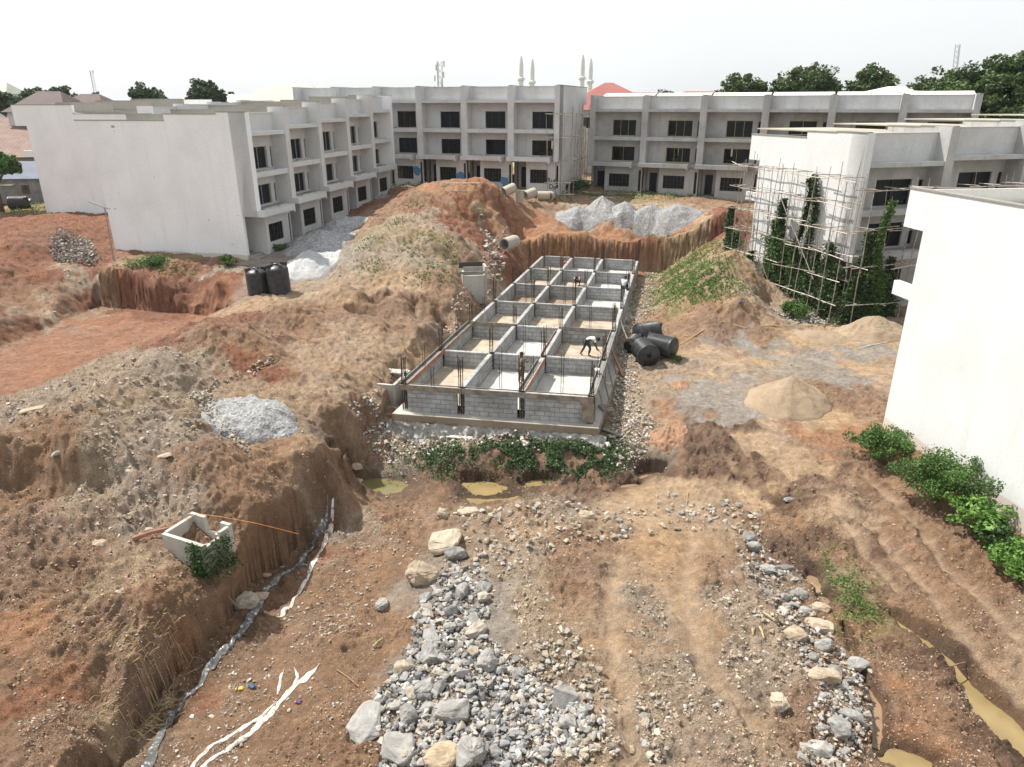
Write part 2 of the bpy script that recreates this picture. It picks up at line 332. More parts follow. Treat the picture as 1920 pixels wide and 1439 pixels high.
HW = [(18,52,1.3),(20,46,.7),(30,43,.6),(45,45,1.0),(30,60,2.2),(25,70,3.6),(45,60,2.5),(-70,75,3.4),(-60,95,3.6),(-30,95,4.5),(0,95,5.2),(30,95,4.5),(60,80,4),(80,95,4),
(-90,95,4),(25,25,-.1),(40,20,-.3),(21,8,-1.6),(12,6,-1.8),(0,5,-1.3),(-8,5,-1.0),(-20,8,-.6),(-32,20,1.5),(-45,20,1.5),(-48,36,2.8),(-40,46,2.9),(-60,50,3),(60,30,.5),(60,10,-.5),(-40,5,1),(-60,20,2),
(-28,75,3.6),(-22,85,4.3),(-16,90,4.9),(-25,60,2.9),(-35,65,3.1),(24,36,.1),(30,33,.2),(18.5,42,.4),(19,57,2.6),(16,58,4.3)]
HP = np.array([P(*a) for a in HC]+HW, float)
def _ker(d): return d
_D = np.sqrt(((HP[:, None, :2]-HP[None, :, :2])**2).sum(-1))
_A = np.zeros((len(HP)+3,)*2); _A[:-3, :-3] = _D-np.eye(len(HP))*.10; _A[:-3, -3] = 1; _A[:-3, -2:] = HP[:, :2]; _A[-3, :-3] = 1; _A[-2:, :-3] = HP[:, :2].T
_W = np.linalg.solve(_A, np.concatenate([HP[:, 2], [0, 0, 0]]))
def base_h(x, y):
    sh = x.shape; x = x.ravel(); y = y.ravel(); out = np.empty(len(x))
    for i in range(0, len(x), 40000):
        xx = x[i:i+40000, None]; yy = y[i:i+40000, None]
        d = np.sqrt((xx-HP[None, :, 0])**2+(yy-HP[None, :, 1])**2)
        out[i:i+40000] = d @ _W[:-3]+_W[-3]+x[i:i+40000]*_W[-2]+y[i:i+40000]*_W[-1]
    return out.reshape(sh)
# soils: colour, roughness of the surface, wetness, stoniness
SOIL = dict(red=((.28,.135,.085),.9,0,.25), redfloor=((.37,.20,.13),.16,0,.12), brown=((.34,.235,.165),1.0,0,.5), tan=((.47,.365,.265),.85,0,.3),
 rubble=((.43,.365,.295),1.0,0,1.3), sand=((.52,.40,.28),.25,0,.1), grey=((.36,.35,.335),.25,0,.5), dark=((.20,.13,.09),1.3,.25,.3), wet=((.36,.24,.155),.3,.6,.8),
 mud=((.34,.225,.145),.9,.2,.45), grassy=((.32,.27,.16),.6,0,.2), track=((.48,.35,.235),.2,0,.15), stone=((.42,.35,.27),.8,0,1.0), cut=((.36,.19,.115),.6,0,.1), orange=((.43,.25,.15),.6,0,.2))
SC = [ # pixel, guessed height, soil
(0,700,0,'redfloor'),(100,640,0,'redfloor'),(200,600,0,'redfloor'),(300,605,0,'redfloor'),(50,740,0,'redfloor'),(380,595,0,'redfloor'),(150,700,0,'redfloor'),(-100,700,0,'redfloor'),
(0,600,1.3,'brown'),(100,570,1.3,'rubble'),(50,540,2.6,'red'),(150,530,2,'brown'),(300,550,1.2,'red'),(220,550,1.2,'red'),(400,555,1.2,'red'),(350,510,2.4,'red'),(300,500,2.5,'grassy'),
(0,450,3,'red'),(100,440,3,'red'),(200,450,2.9,'red'),(0,500,3,'red'),(100,490,3,'red'),(180,480,2.8,'red'),(30,390,3.3,'grassy'),(60,340,3.4,'grassy'),(0,415,3.3,'red'),(60,420,3.3,'red'),(140,500,2.7,'rubble'),
(460,510,2.4,'grey'),(520,520,2.2,'grey'),(470,470,2.7,'brown'),(560,470,2.8,'grey'),(620,500,2.5,'grey'),(640,440,3.4,'brown'),(690,400,4,'red'),(720,370,4.4,'brown'),(620,415,3.5,'brown'),
(500,580,2.1,'tan'),(600,560,2.3,'tan'),(450,600,2.5,'red'),(420,650,2.6,'brown'),(500,650,2.1,'brown'),(480,700,1.9,'red'),(350,640,2.7,'red'),(300,670,2.7,'rubble'),(350,720,2.4,'rubble'),
(200,710,2.7,'rubble'),(100,760,2.6,'rubble'),(250,760,2.6,'rubble'),(200,830,2.3,'rubble'),(300,820,2.3,'rubble'),(380,800,2,'rubble'),(100,850,2.2,'brown'),(60,900,1.5,'brown'),(150,920,1.5,'rubble'),(30,960,1.4,'brown'),
(250,900,1.8,'rubble'),(300,930,1.4,'rubble'),(400,880,1.6,'mud'),(500,870,1,'mud'),(450,930,.9,'mud'),(540,920,.5,'mud'),(560,970,.1,'cut'),(0,1050,.8,'brown'),(100,1080,.6,'brown'),(250,1080,.4,'tan'),
(350,1100,.1,'mud'),(200,1180,0,'brown'),(100,1250,-.2,'mud'),(20,1200,0,'orange'),(250,1240,-.5,'brown'),(350,1220,-.6,'cut'),(80,1350,-.5,'cut'),(0,1400,-.5,'mud'),(150,1400,-.6,'brown'),(250,1340,-.7,'tan'),(400,1150,-.5,'mud'),(450,1030,0,'mud'),
(500,800,1.5,'tan'),(580,740,1.6,'tan'),(640,700,1.5,'tan'),(600,680,1.7,'tan'),(560,820,1.2,'tan'),(620,640,1.9,'tan'),(680,650,1.6,'tan'),(640,860,.5,'brown'),(680,780,.4,'brown'),(600,600,2.2,'brown'),
(700,560,2.2,'tan'),(750,530,3,'tan'),(700,500,3.2,'rubble'),(780,480,3.8,'rubble'),(730,440,4.3,'rubble'),(690,460,3.8,'grassy'),(800,420,4.8,'rubble'),(760,390,5.3,'brown'),(820,370,6,'brown'),(810,350,6.7,'orange'),(840,380,5.8,'red'),
(900,365,6.2,'red'),(930,390,5,'orange'),(900,400,5,'red'),(870,420,4.4,'red'),(960,410,4.3,'orange'),(880,490,2.8,'brown'),(850,540,2.2,'brown'),(850,470,3.7,'grassy'),(720,590,1.8,'brown'),(760,600,1.8,'brown'),(800,560,2.2,'brown'),(770,640,1.5,'tan'),
(930,440,3,'rubble'),(980,460,1.5,'cut'),(1100,455,2,'cut'),(1200,460,2,'cut'),(1050,430,3.5,'orange'),(1150,425,3.5,'orange'),(1230,430,3.5,'cut'),(1100,395,3.9,'rubble'),(1250,395,3.9,'rubble'),(1000,385,4.4,'brown'),
(900,347,5.1,'brown'),(1050,365,4.9,'mud'),(1300,378,4.2,'mud'),(1200,372,4.3,'grassy'),(1350,410,5,'red'),(1370,395,5.4,'red'),(1310,420,4.3,'tan'),(960,490,.5,'brown'),(900,560,.1,'rubble'),(850,640,0,'rubble'),(940,520,.2,'red'),
(1300,450,3.3,'grassy'),(1280,500,2.5,'grassy'),(1290,540,1.9,'grassy'),(1340,500,2.8,'brown'),(1380,540,2.2,'tan'),(1240,500,1.5,'brown'),(1250,570,1,'brown'),(1320,590,1.5,'brown'),(1400,590,1.2,'brown'),(1350,460,3.8,'tan'),(1300,620,.6,'brown'),(1420,520,2,'tan'),(1440,580,1,'rubble'),(1390,620,.8,'brown'),
(1210,520,.2,'stone'),(1200,580,.1,'stone'),(1180,680,0,'stone'),(1200,740,-.2,'stone'),(1250,720,0,'tan'),(1290,700,0,'tan'),(1170,780,-.5,'stone'),(1230,800,-.5,'orange'),(1250,820,-.6,'orange'),(1200,830,-.8,'rubble'),
(1300,740,-.1,'grey'),(1350,770,-.1,'grey'),(1330,720,0,'grey'),(1420,660,.2,'grey'),(1480,665,.2,'grey'),(1350,680,.1,'sand'),(1550,650,.3,'sand'),(1600,660,.3,'grey'),(1620,620,.8,'sand'),(1540,640,.4,'sand'),(1560,700,.1,'grey'),(1630,700,.1,'sand'),
(1480,610,.4,'rubble'),(1560,610,.5,'rubble'),(1450,800,-.2,'sand'),(1400,840,-.5,'sand'),(1530,780,-.1,'sand'),(1600,750,0,'brown'),(1320,830,-.5,'dark'),(1300,870,-.8,'dark'),(1370,860,-.6,'dark'),(1350,800,-.3,'dark'),(1400,920,-.8,'sand'),(1460,860,-.5,'sand'),
(1600,830,-.2,'orange'),(1570,870,-.5,'brown'),(1480,910,-.8,'dark'),(1450,960,-1,'mud'),(1500,960,-.9,'mud'),(1560,960,-.9,'tan'),(1550,1000,-1,'dark'),(1350,930,-1,'tan'),(1300,960,-1.1,'sand'),
(1600,1050,-1.2,'mud'),(1700,1050,-1.1,'brown'),(1760,1120,-1.2,'mud'),(1850,1200,-1.3,'brown'),(1660,1120,-1.4,'mud'),(1780,1240,-1.6,'dark'),(1880,1260,-1.5,'mud'),(1919,1220,-1.2,'tan'),(1650,950,-.8,'mud'),(1800,1080,-1,'mud'),(1580,1100,-1.5,'grassy'),(1620,1150,-1.6,'grassy'),(1600,1200,-1.7,'mud'),(1680,1280,-1.6,'brown'),(1700,1360,-1.7,'orange'),(1750,1330,-1.6,'mud'),(1820,1400,-1.7,'dark'),(1700,1420,-1.8,'mud'),(1640,1380,-1.8,'mud'),(1560,1060,-1.6,'mud'),(1500,1040,-1.5,'dark'),
(1000,800,-1,'grey'),(850,830,-1.1,'rubble'),(740,850,-1.3,'rubble'),(1000,880,-1.5,'dark'),(850,880,-1.6,'dark'),(1100,880,-1.5,'mud'),(1150,870,-1.2,'dark'),(760,900,-1.8,'wet'),(700,940,-1.9,'mud'),(820,910,-1.8,'wet'),(950,920,-1.8,'mud'),(1080,915,-1.7,'dark'),(1200,900,-1.6,'wet'),(1250,930,-1.4,'sand'),
(650,1000,-1.9,'rubble'),(720,980,-1.8,'mud'),(620,1080,-1.9,'wet'),(700,1090,-1.8,'wet'),(540,1150,-2,'wet'),(640,1180,-1.8,'wet'),(480,1250,-2,'wet'),(580,1280,-1.9,'wet'),(400,1350,-2,'wet'),(500,1380,-2,'wet'),(350,1439,-2,'wet'),(560,1400,-1.8,'mud'),(640,1320,-1.8,'mud'),(680,1250,-1.7,'wet'),(600,1439,-1.8,'mud'),(700,1180,-1.7,'mud'),(550,1080,-2,'mud'),(480,1170,-2,'mud'),(650,1230,-1.8,'mud'),
(850,1100,-1.3,'grey'),(880,1180,-1.2,'grey'),(830,1250,-1.3,'grey'),(900,1300,-1.2,'stone'),(1000,1350,-1.2,'stone'),(950,1420,-1.2,'stone'),(820,1400,-1.4,'brown'),(940,1050,-1.3,'rubble'),(1000,1000,-1.4,'tan'),(1050,950,-1.5,'rubble'),(1200,960,-1.3,'sand'),(1160,1000,-1.2,'tan'),
(1000,1150,-1.1,'stone'),(1060,1200,-1.1,'stone'),(1080,1100,-1.1,'mud'),(1150,1100,-1.1,'track'),(1150,1200,-1.1,'track'),(1160,1300,-1.1,'tan'),(1200,1150,-1.1,'stone'),(1220,1250,-1.1,'stone'),(1120,1040,-1.1,'brown'),(1250,1060,-1.1,'track'),(1290,1000,-1.2,'track'),(1350,1050,-1.2,'brown'),(1280,1130,-1.1,'track'),(1310,1210,-1.1,'track'),
(1340,1280,-1.1,'rubble'),(1400,1180,-1.1,'rubble'),(1370,1100,-1.1,'rubble'),(1460,1250,-1.2,'rubble'),(1400,1350,-1.1,'tan'),(1500,1380,-1.2,'brown'),(1250,1380,-1.1,'rubble'),(1300,1430,-1.1,'tan'),(1150,1400,-1.1,'tan'),(1080,1300,-1.1,'stone'),(1450,1439,-1.2,'stone'),
]
SW = [(-60,90,'grassy'),(0,95,'grassy'),(60,90,'grassy'),(30,40,'mud'),(30,60,'grassy'),(40,20,'mud'),(0,5,'mud'),(-20,5,'brown'),(-60,40,'red'),(20,50,'rubble'),(-100,110,'grassy'),(-58,78,'grassy'),(-62,66,'grassy')]
SN = list(SOIL); SXY = np.array([P(a[0], a[1], a[2])[:2] for a in SC]+[a[:2] for a in SW]); SI = np.array([SN.index(a[3]) for a in SC]+[SN.index(a[2]) for a in SW])
SPROP = np.array([[*SOIL[k][0], *SOIL[k][1:]] for k in SN])[SI]
def soil(x, y):
    sh = x.shape; x = x.ravel(); y = y.ravel(); out = np.empty((len(x), 6))
    dd = np.hypot(x, y)*.035+.35
    wx = x+dd*(fbm(x, y, .45, 4, 50)*1.3); wy = y+dd*(fbm(x, y, .45, 4, 60)*1.3)
    for i in range(0, len(x), 40000):
        d2 = (wx[i:i+40000, None]-SXY[None, :, 0])**2+(wy[i:i+40000, None]-SXY[None, :, 1])**2
        wgt = 1/(d2+.05)**2.1; wgt /= wgt.sum(1, keepdims=True); out[i:i+40000] = wgt @ SPROP
    return out.reshape(*sh, 6)
# long wheel ruts and scars (pixel polyline, height, width, depth, shade)
RUTS = [([(1165,1040),(1145,1120),(1150,1230),(1170,1340),(1190,1439)],-1.1,.28,.10),([(1300,1010),(1285,1100),(1300,1200),(1330,1270),(1410,1360)],-1.1,.28,.10),
 ([(1540,930),(1640,1010),(1740,1100),(1830,1200),(1919,1280)],-1.1,.22,.10),([(1620,900),(1700,970),(1790,1070),(1870,1140),(1919,1190)],-.8,.2,.08),([(1560,950),(1600,1010),(1680,1090)],-1.1,.2,.08)]
PUD = [ # puddles: pixel, height, half sizes (m), rotation, name tail
(700,912,-1.92,1.35,.75,.1),(925,935,-1.86,1.35,.5,.12),(905,912,-1.84,1.0,.6,-.2),(1015,905,-1.82,.75,.35,.1),(1225,893,-1.68,.7,.5,.3),(1180,912,-1.7,.5,.28,.1),
(1525,1095,-1.82,.32,.55,-.25),(1545,1130,-1.82,.28,.35,-.3),(1700,1430,-1.98,.7,.45,-.3)]
DITCH = [([(1665,1158),(1700,1180),(1735,1205),(1775,1240),(1810,1285),(1850,1330),(1885,1362),(1919,1395),(1990,1470)], -1.93, [.10,.15,.20,.22,.25,.34,.36,.38,.4], 'muddy_water'),
 ([(1578,1185),(1600,1235),(1615,1275),(1645,1320),(1645,1375),(1640,1400)], -1.93, [.07,.09,.08,.12,.16,.1], 'red_water')]
PUDW = [(*P(a, b, c), d, e, f) for a, b, c, d, e, f in PUD]
RUTW = [([P(a, b, z)[:2] for a, b in pl], wd, dp) for pl, z, wd, dp in RUTS]
def seg_dist(x, y, pl):
    best = np.full(x.shape, 1e9)
    for (ax, ay), (bx, by) in zip(pl[:-1], pl[1:]):
        dx, dy = bx-ax, by-ay; t = np.clip(((x-ax)*dx+(y-ay)*dy)/(dx*dx+dy*dy), 0, 1)
        best = np.minimum(best, np.hypot(x-ax-t*dx, y-ay-t*dy))
    return best
PIT = [P(*a)[:2] for a in [(-250,740,0),(0,648,0),(170,578,0),(186,571,0),(300,583,0),(412,592,0),(425,600,0),(300,632,0),(200,668,0),(100,718,0),(0,775,0),(-250,930,0)]]
PSL = [1.1, 1.1, 3, 8, 8, 5, 1.0, 1.0, 1.0, 1.0, 1.0, 1.0]
def pit_d(x, y):                                    # distance outside the red pit floor and slope of its nearest side
    best = np.full(x.shape, 1e9); sl_ = np.ones(x.shape); ins_ = np.zeros(x.shape, bool); n_ = len(PIT)
    for i_ in range(n_):
        (ax, ay), (bx, by) = PIT[i_], PIT[(i_+1) % n_]
        dx, dy = bx-ax, by-ay; t = np.clip(((x-ax)*dx+(y-ay)*dy)/(dx*dx+dy*dy), 0, 1); d = np.hypot(x-ax-t*dx, y-ay-t*dy)
        sl_ = np.where(d < best, PSL[i_], sl_); best = np.minimum(best, d)
        cr = ((ay > y) != (by > y)) & (x < (bx-ax)*(y-ay)/(by-ay+1e-12)+ax); ins_ ^= cr
    return np.where(ins_, -best, best), sl_
DITW = [([P(a, b, cz)[:2] for a, b in pl], cz, wds) for pl, cz, wds, _m in DITCH]
def seg_dist_w(x, y, pl, wds):
    best = np.full(x.shape, 1e9); bw = np.full(x.shape, .2)
    for i_, ((ax, ay), (bx, by)) in enumerate(zip(pl[:-1], pl[1:])):
        dx, dy = bx-ax, by-ay; t = np.clip(((x-ax)*dx+(y-ay)*dy)/(dx*dx+dy*dy), 0, 1); d = np.hypot(x-ax-t*dx, y-ay-t*dy); w_ = wds[i_]+(wds[i_+1]-wds[i_])*t
        bw = np.where(d < best, w_, bw); best = np.minimum(best, d)
    return best, bw
# undercut bank of the drainage channel: polyline along its foot
BANK = [P(*a)[:2] for a in [(742,752,-.3),(715,790,-.6),(690,825,-1.0),(668,880,-1.5),(648,930,-1.7),(600,975,-1.8),(572,1015,-1.9),(518,1070,-1.9),(470,1115,-2),(432,1172,-2),(384,1225,-2),(325,1280,-2),(278,1335,-2.1),(225,1439,-2.1),(150,1560,-2.1)]]
def bank_d(x, y):
    best = np.full(x.shape, 1e9); sg = np.ones(x.shape)
    for (ax, ay), (bx, by) in zip(BANK[:-1], BANK[1:]):
        dx, dy = bx-ax, by-ay; t = np.clip(((x-ax)*dx+(y-ay)*dy)/(dx*dx+dy*dy), 0, 1); d = np.hypot(x-ax-t*dx, y-ay-t*dy); s_ = np.sign((x-ax)*dy-(y-ay)*dx)
        sg = np.where(d < best, -s_, sg); best = np.minimum(best, d)
    return best*sg
_b = np.array(BANK[5:]); _g = np.gradient(_b, axis=0); _g /= np.linalg.norm(_g, axis=1, keepdims=True)
STREAM = [tuple(v) for v in _b+np.stack([-_g[:, 1], _g[:, 0]], 1)*np.array([.45,.5,.55,.65,.7,.75,.75,.7,.7,.7])[:len(_b), None]]
CAR = np.array(P(735, 1439, -2)); _OLD = [P(*a)[:2] for a in [(640,980,-2),(610,1010,-2),(590,1060,-2.05),(555,1110,-2.1),(515,1160,-2.1),(470,1190,-2.1),(430,1235,-2.15),(390,1290,-2.2),(355,1340,-2.2),(310,1390,-2.2),(265,1439,-2.2),(220,1500,-2.2)]]
# gullies on spoil slopes: (pixel centre, z, radius)
FAN = [(*P(870, 400, 5), 12), (*P(820, 350, 6.8), 9), (*P(760, 480, 4), 9), (*P(1350, 470, 4), 9), (*P(200, 800, 2.6), 7), (*P(450, 640, 2.6), 6), (*P(300, 1050, .6), 6)]
# scooped hollows: pixel, z, radius, depth
SCOOP = [(745,545,3.0,2.0,1.1,1.2),(60,925,1.5,1.5,.9,.8),(165,925,1.6,1.1,.7,.6),(1600,985,-1,.9,.45,.25),(690,590,2.0,1.4,1.0,.5),(560,940,.4,.7,1.0,.35),(250,1000,.8,.9,.6,.2)]
MND = [(815,354,6.0,4.5,.35),(908,364,6,4.6,.5),(120,830,2.2,2.6,.7),(230,760,2.6,2.6,.6),(300,700,2.6,2.4,.5),(430,645,2.6,3,.7),(560,600,2.2,2.4,.5),(690,470,3.8,4,.8),(850,460,4.2,3,.7),(770,430,4.6,3,.6),(400,870,1.8,2,.5),(1360,398,5,3,.8),(1340,480,3.6,3,.6),(1390,600,1,1.6,.6),(40,870,2.2,1.8,.5),(180,870,1.9,1.6,.5),(60,470,3,4,.9),(150,455,2.9,4,.9),(110,500,2.9,3,.6),(640,560,2.4,2.4,.6),(740,560,2.6,1.8,.7)]
MNDW = [(*P(a, b, c)[:2], d, e) for a, b, c, d, e in MND]
SCW = [(*P(a, b, c), d, e, f) for a, b, c, d, e, f in SCOOP]
_FC = [(-5.13, 31.39), (3.62, 29.86), (10.74, 60.57), (2.75, 62.6)]
def edge_d(x, y, i, j):                             # distance outside one edge of the foundation
    (ax, ay), (bx, by) = _FC[i], _FC[j]; L = math.hypot(bx-ax, by-ay)
    return ((x-ax)*(by-ay)-(y-ay)*(bx-ax))/L
def terrain(x, y, S=None, detail=True):
    x = np.asarray(x, float); y = np.asarray(y, float)
    wx = x+.5*fbm(x, y, .35, 3, 11); wy = y+.5*fbm(x, y, .35, 3, 21)
    dist = np.hypot(x, y); wa = np.clip(dist/35, .35, 1.2)
    h = base_h(x+(wx-x)*wa, y+(wy-y)*wa)
    if S is None: S = soil(x, y)
    rough = S[..., 3]
    for cx, cy, rr_, hh_ in MNDW:
        r = np.hypot(wx-cx, wy-cy)/rr_; h = h+1.5*hh_*np.clip(1-np.sqrt(r*r+.02), 0, 1)
    for cx, cy, cz, a, b, dp in SCW:
        r = np.hypot((x-cx)/a, (y-cy)/b); r = r*(1+.25*fbm(x, y, .9, 2, 71)); h = h-dp*np.clip(1.15-r, 0, .6)/.6*(np.clip((y-cy)/b+.9, 0, 1.4)/1.4)
    bd = bank_d(x+.16*fbm(x, y, .9, 3, 141), y+.16*fbm(x, y, .9, 3, 151))
    h = h+.42*(np.where(bd < 0, np.exp(np.clip(bd, -30, 0)/1.5)*np.clip(-bd/.16, 0, 1), -np.exp(-np.clip(bd, 0, 30)/1.0)*.6))
    zf = -1.78-.30*np.clip((21-y)/8, 0, 1); on = np.clip((24.5-y)/1.5, 0, 1)
    h = np.where((bd > 0) & (bd < 4), np.minimum(h, zf+.10*np.maximum(bd-.9, 0)+3*(1-on)+.04*fbm(x, y, 1.5, 2, 161)), h)
    wl_ = np.clip(1.6+bd, 0, 1)*on; h = np.where(bd <= 0, h+wl_*(np.maximum(h, zf+np.minimum(-bd*2.1*(1+.5*fbm(x, y, 1.1, 3, 165)), 1.0+.12*fbm(x, y, .7, 2, 163)))-h), h)
    # lumps, clods and runnels
    h = h+rough*(.27*fbm(x, y, .42, 3, 1)+.20*fbm(x, y, 1.3, 3, 5, ridged=True)-.03)
    for cx, cy, cz, rad in FAN:
        r = np.hypot(x-cx, y-cy)+.01; th = np.arctan2(y-cy, x-cx)
        k = np.clip(1-r/rad, 0, 1)*np.clip(r/1.5, 0, 1)
        h = h+k*rough*.36*(pnoise(th*9+.6*pnoise(x*.5, y*.5, 3), r*.18, 31)+.6*pnoise(th*23, r*.3, 32))*np.clip(r/4, .3, 1.2)
    dl = np.maximum.reduce([edge_d(x, y, 3, 0), edge_d(x, y, 2, 3), edge_d(x, y, 1, 2)])
    for pl, wd, dp in RUTW:
        d = seg_dist(wx*.25+x*.75, wy*.25+y*.75, pl); k = np.exp(-(d/wd)**2); h = h-dp*k+.5*dp*np.exp(-((d-wd*1.9)/(wd*.7))**2)
        fl_ = np.exp(-(d/(wd*1.1))**4); rough = rough*(1-.75*fl_)
    pd, ps = pit_d(x+.3*fbm(x, y, .6, 3, 171), y+.3*fbm(x, y, .6, 3, 181))
    plim = -.12+np.where(pd > 0, pd*ps, 0)+.05*fbm(x, y, .5, 2, 191); h = np.minimum(h, np.maximum(plim, -.2))
    nf = np.clip((y-31)/2, 0, 1)
    lim = .05+.1*fbm(x, y, .8, 2, 77)+np.maximum(0, edge_d(x, y, 3, 0)-.9-.4*fbm(x, y, .3, 2, 78))*1.5+np.maximum(0, edge_d(x, y, 2, 3)-1.2)*9+np.maximum(0, edge_d(x, y, 1, 2)-1.9)*.75
    h = h*(1-nf)+np.minimum(h, lim)*nf
    if detail:
        near = np.clip(1.4-dist/60, .25, 1)
        h = h+rough*near*(.085*fbm(x, y, 3.6, 4, 9)+.050*fbm(x, y, 8, 3, 15, ridged=True))
        # scraped earth on the red pit floor
        ang = .45; v = -x*math.sin(ang)+y*math.cos(ang); uu = x*math.cos(ang)+y*math.sin(ang)
        fl = np.clip(1-rough/.35, 0, 1); h = h+fl*.05*pnoise(uu*.25, v*3.2, 44)
    d = seg_dist(x+.15*fbm(x, y, 1.1, 2, 80), y, STREAM); h = h-.12*np.exp(-(d/.35)**2)
    for cx, cy, cz, a, b, ro in PUDW:
        X = (x-cx)*math.cos(ro)+(y-cy)*math.sin(ro); Y = -(x-cx)*math.sin(ro)+(y-cy)*math.cos(ro)
        r = np.hypot(X/a, Y/b)+.22*fbm(x, y, 1.6, 3, 90); k2 = np.clip((2.0-r)/.5, 0, 1); h = np.where(k2 > 0, h+(np.maximum(h, cz-.02)-h)*k2, h); k = np.clip((1.3-r)/.55, 0, 1); k = k*k*(3-2*k); h = h*(1-k)+(cz-.14)*k
    for pl, cz, wds in DITW:
        d, wd = seg_dist_w(x, y, pl, wds); r = d/wd+.35*fbm(x, y, 1.3, 3, 96)
        k2 = np.clip((2.6-r)/.6, 0, 1); h = np.where(k2 > 0, h+(np.maximum(h, cz-.02)-h)*k2, h); k = np.clip((1.5-r)/.7, 0, 1); k = k*k*(3-2*k); h = h*(1-k)+(cz-.14)*k
    return h
def hz(x, y): return float(terrain(np.array([float(x)]), np.array([float(y)]))[0])
def G(px, py, z0=0):                               # ground point seen at a pixel (iterated)
    z = z0
    for _ in range(6):
        x, y, _z = P(px, py, z); z = .5*z+.5*hz(x, y)
    x, y, _z = P(px, py, z); return Vector((x, y, hz(x, y)))
# foundation footprint
FC = [(-5.13, 31.39), (3.62, 29.86), (10.74, 60.57), (2.75, 62.6)]
def FQ(a, b, z=0):
    (x0, y0), (x1, y1), (x2, y2), (x3, y3) = FC
    return Vector(((1-a)*(1-b)*x0+a*(1-b)*x1+a*b*x2+(1-a)*b*x3, (1-a)*(1-b)*y0+a*(1-b)*y1+a*b*y2+(1-a)*b*y3, z))
def inside_found(x, y, m=0.0):
    c = [FQ(-.02-m, -.01-m*.3), FQ(1.02+m, -.01-m*.3), FQ(1.02+m, 1.01+m*.3), FQ(-.02-m, 1.01+m*.3)]; k = np.ones(np.shape(x), bool)
    for p, q in zip(c, c[1:]+c[:1]): k &= ((q.x-p.x)*(y-p.y)-(q.y-p.y)*(x-p.x)) > 0
    return k
NY, NX = 1250, 1120
ty = np.linspace(0, 1, NY); yy = 7.5*(108/7.5)**(ty**1.02)
tx = np.linspace(-1, 1, NX); tx = tx+.5*tx**5
XX = tx[None, :]*(yy[:, None]*.80+5.0); YY = np.repeat(yy[:, None], NX, 1)
SO = soil(XX, YY); ZZ = terrain(XX, YY, SO)
ins = inside_found(XX, YY); ZZ = np.where(ins, np.minimum(ZZ, -.75), ZZ)
Cc = SO[..., :3]*np.array([.95, .885, .815]); mott = 1+.17*fbm(XX, YY, .8, 4, 101)+.22*fbm(XX, YY, 5, 3, 111); Cc *= np.clip(mott, .6, 1.5)[..., None]
rd = .5*fbm(XX, YY, .25, 3, 131); Cc[..., 0] *= 1+.10*rd; Cc[..., 2] *= 1-.22*rd
for pl, wd, dp in RUTW[:5]:
    k = np.exp(-(seg_dist(XX+.1*fbm(XX, YY, 1.2, 2, 301), YY, pl)/(wd*.8))**2)[..., None]*.7; Cc = Cc*(1-k)+np.array((.53, .39, .265))*k
for cx, cy, cz, a_, b_, ro in PUDW:                # soaked rims round the puddles
    X_ = (XX-cx)*math.cos(ro)+(YY-cy)*math.sin(ro); Y_ = -(XX-cx)*math.sin(ro)+(YY-cy)*math.cos(ro); r_ = np.hypot(X_/a_, Y_/b_)+.2*fbm(XX, YY, 1.6, 3, 90); k = np.clip((2.3-r_)/1.0, 0, 1)
    Cc *= (1-.42*k)[..., None]; SO[..., 4] = np.maximum(SO[..., 4], .6*k)
for pl, cz, wds in DITW:
    d_, w_ = seg_dist_w(XX, YY, pl, wds); k = np.clip((3.2-(d_/w_+.35*fbm(XX, YY, 1.3, 3, 96)))/1.5, 0, 1); Cc *= (1-.42*k)[..., None]; SO[..., 4] = np.maximum(SO[..., 4], .6*k)
d_ = seg_dist(XX+.15*fbm(XX, YY, 1.1, 2, 80), YY, STREAM); k = np.clip((.75-d_)/.5, 0, 1); Cc *= (1-.35*k)[..., None]; SO[..., 4] = np.maximum(SO[..., 4], .6*k)
gy_ = np.gradient(ZZ, axis=0)/np.maximum(np.gradient(YY, axis=0), 1e-4); gx_ = np.gradient(ZZ, axis=1)/np.maximum(np.gradient(XX, axis=1), 1e-4)
stp = np.clip((np.hypot(gx_, gy_)-.8)/1.5, 0, 1)*np.clip(YY/42, .3, 1)*np.where(YY < 26, .6, 1)     # ledges and crumbling on the steep cuts
XX = XX+stp*(.10*fbm(YY*.8+ZZ*2.2, ZZ*3.1+XX*.6, 1.0, 3, 401)); YY = YY+stp*(.20*fbm(XX*.8+ZZ*.9, ZZ*1.9, 1.0, 4, 411)); ZZ = ZZ+stp*.08*fbm(XX*1.7, YY*1.7+ZZ*1.9, 1.0, 3, 421)
Cc *= (1+stp*.22*np.clip(fbm(ZZ*2.2, XX*.12+YY*.12, 1.0, 3, 431), -1.5, 1.5))[..., None]   # strata in the cuts
V = np.stack([XX, YY, ZZ], -1).reshape(-1, 3); i = np.arange(NY-1)[:, None]*NX+np.arange(NX-1)[None, :]
F = np.stack([i, i+1, i+NX+1, i+NX], -1).reshape(-1, 4)
m, n, b = new_mat('earth'); a = n.nodes.new('ShaderNodeAttribute'); a.attribute_name = 'Col'; wt = n.nodes.new('ShaderNodeAttribute'); wt.attribute_name = 'wet'
co = coords(n); t1 = node(n, 'ShaderNodeTexNoise', Scale=2.2, Detail=10, Roughness=.68); n.links.new(co, t1.inputs[0])
v1 = node(n, 'ShaderNodeTexVoronoi', Scale=9); n.links.new(co, v1.inputs[0]); v2 = node(n, 'ShaderNodeTexNoise', Scale=26, Detail=6, Roughness=.75); n.links.new(co, v2.inputs[0])
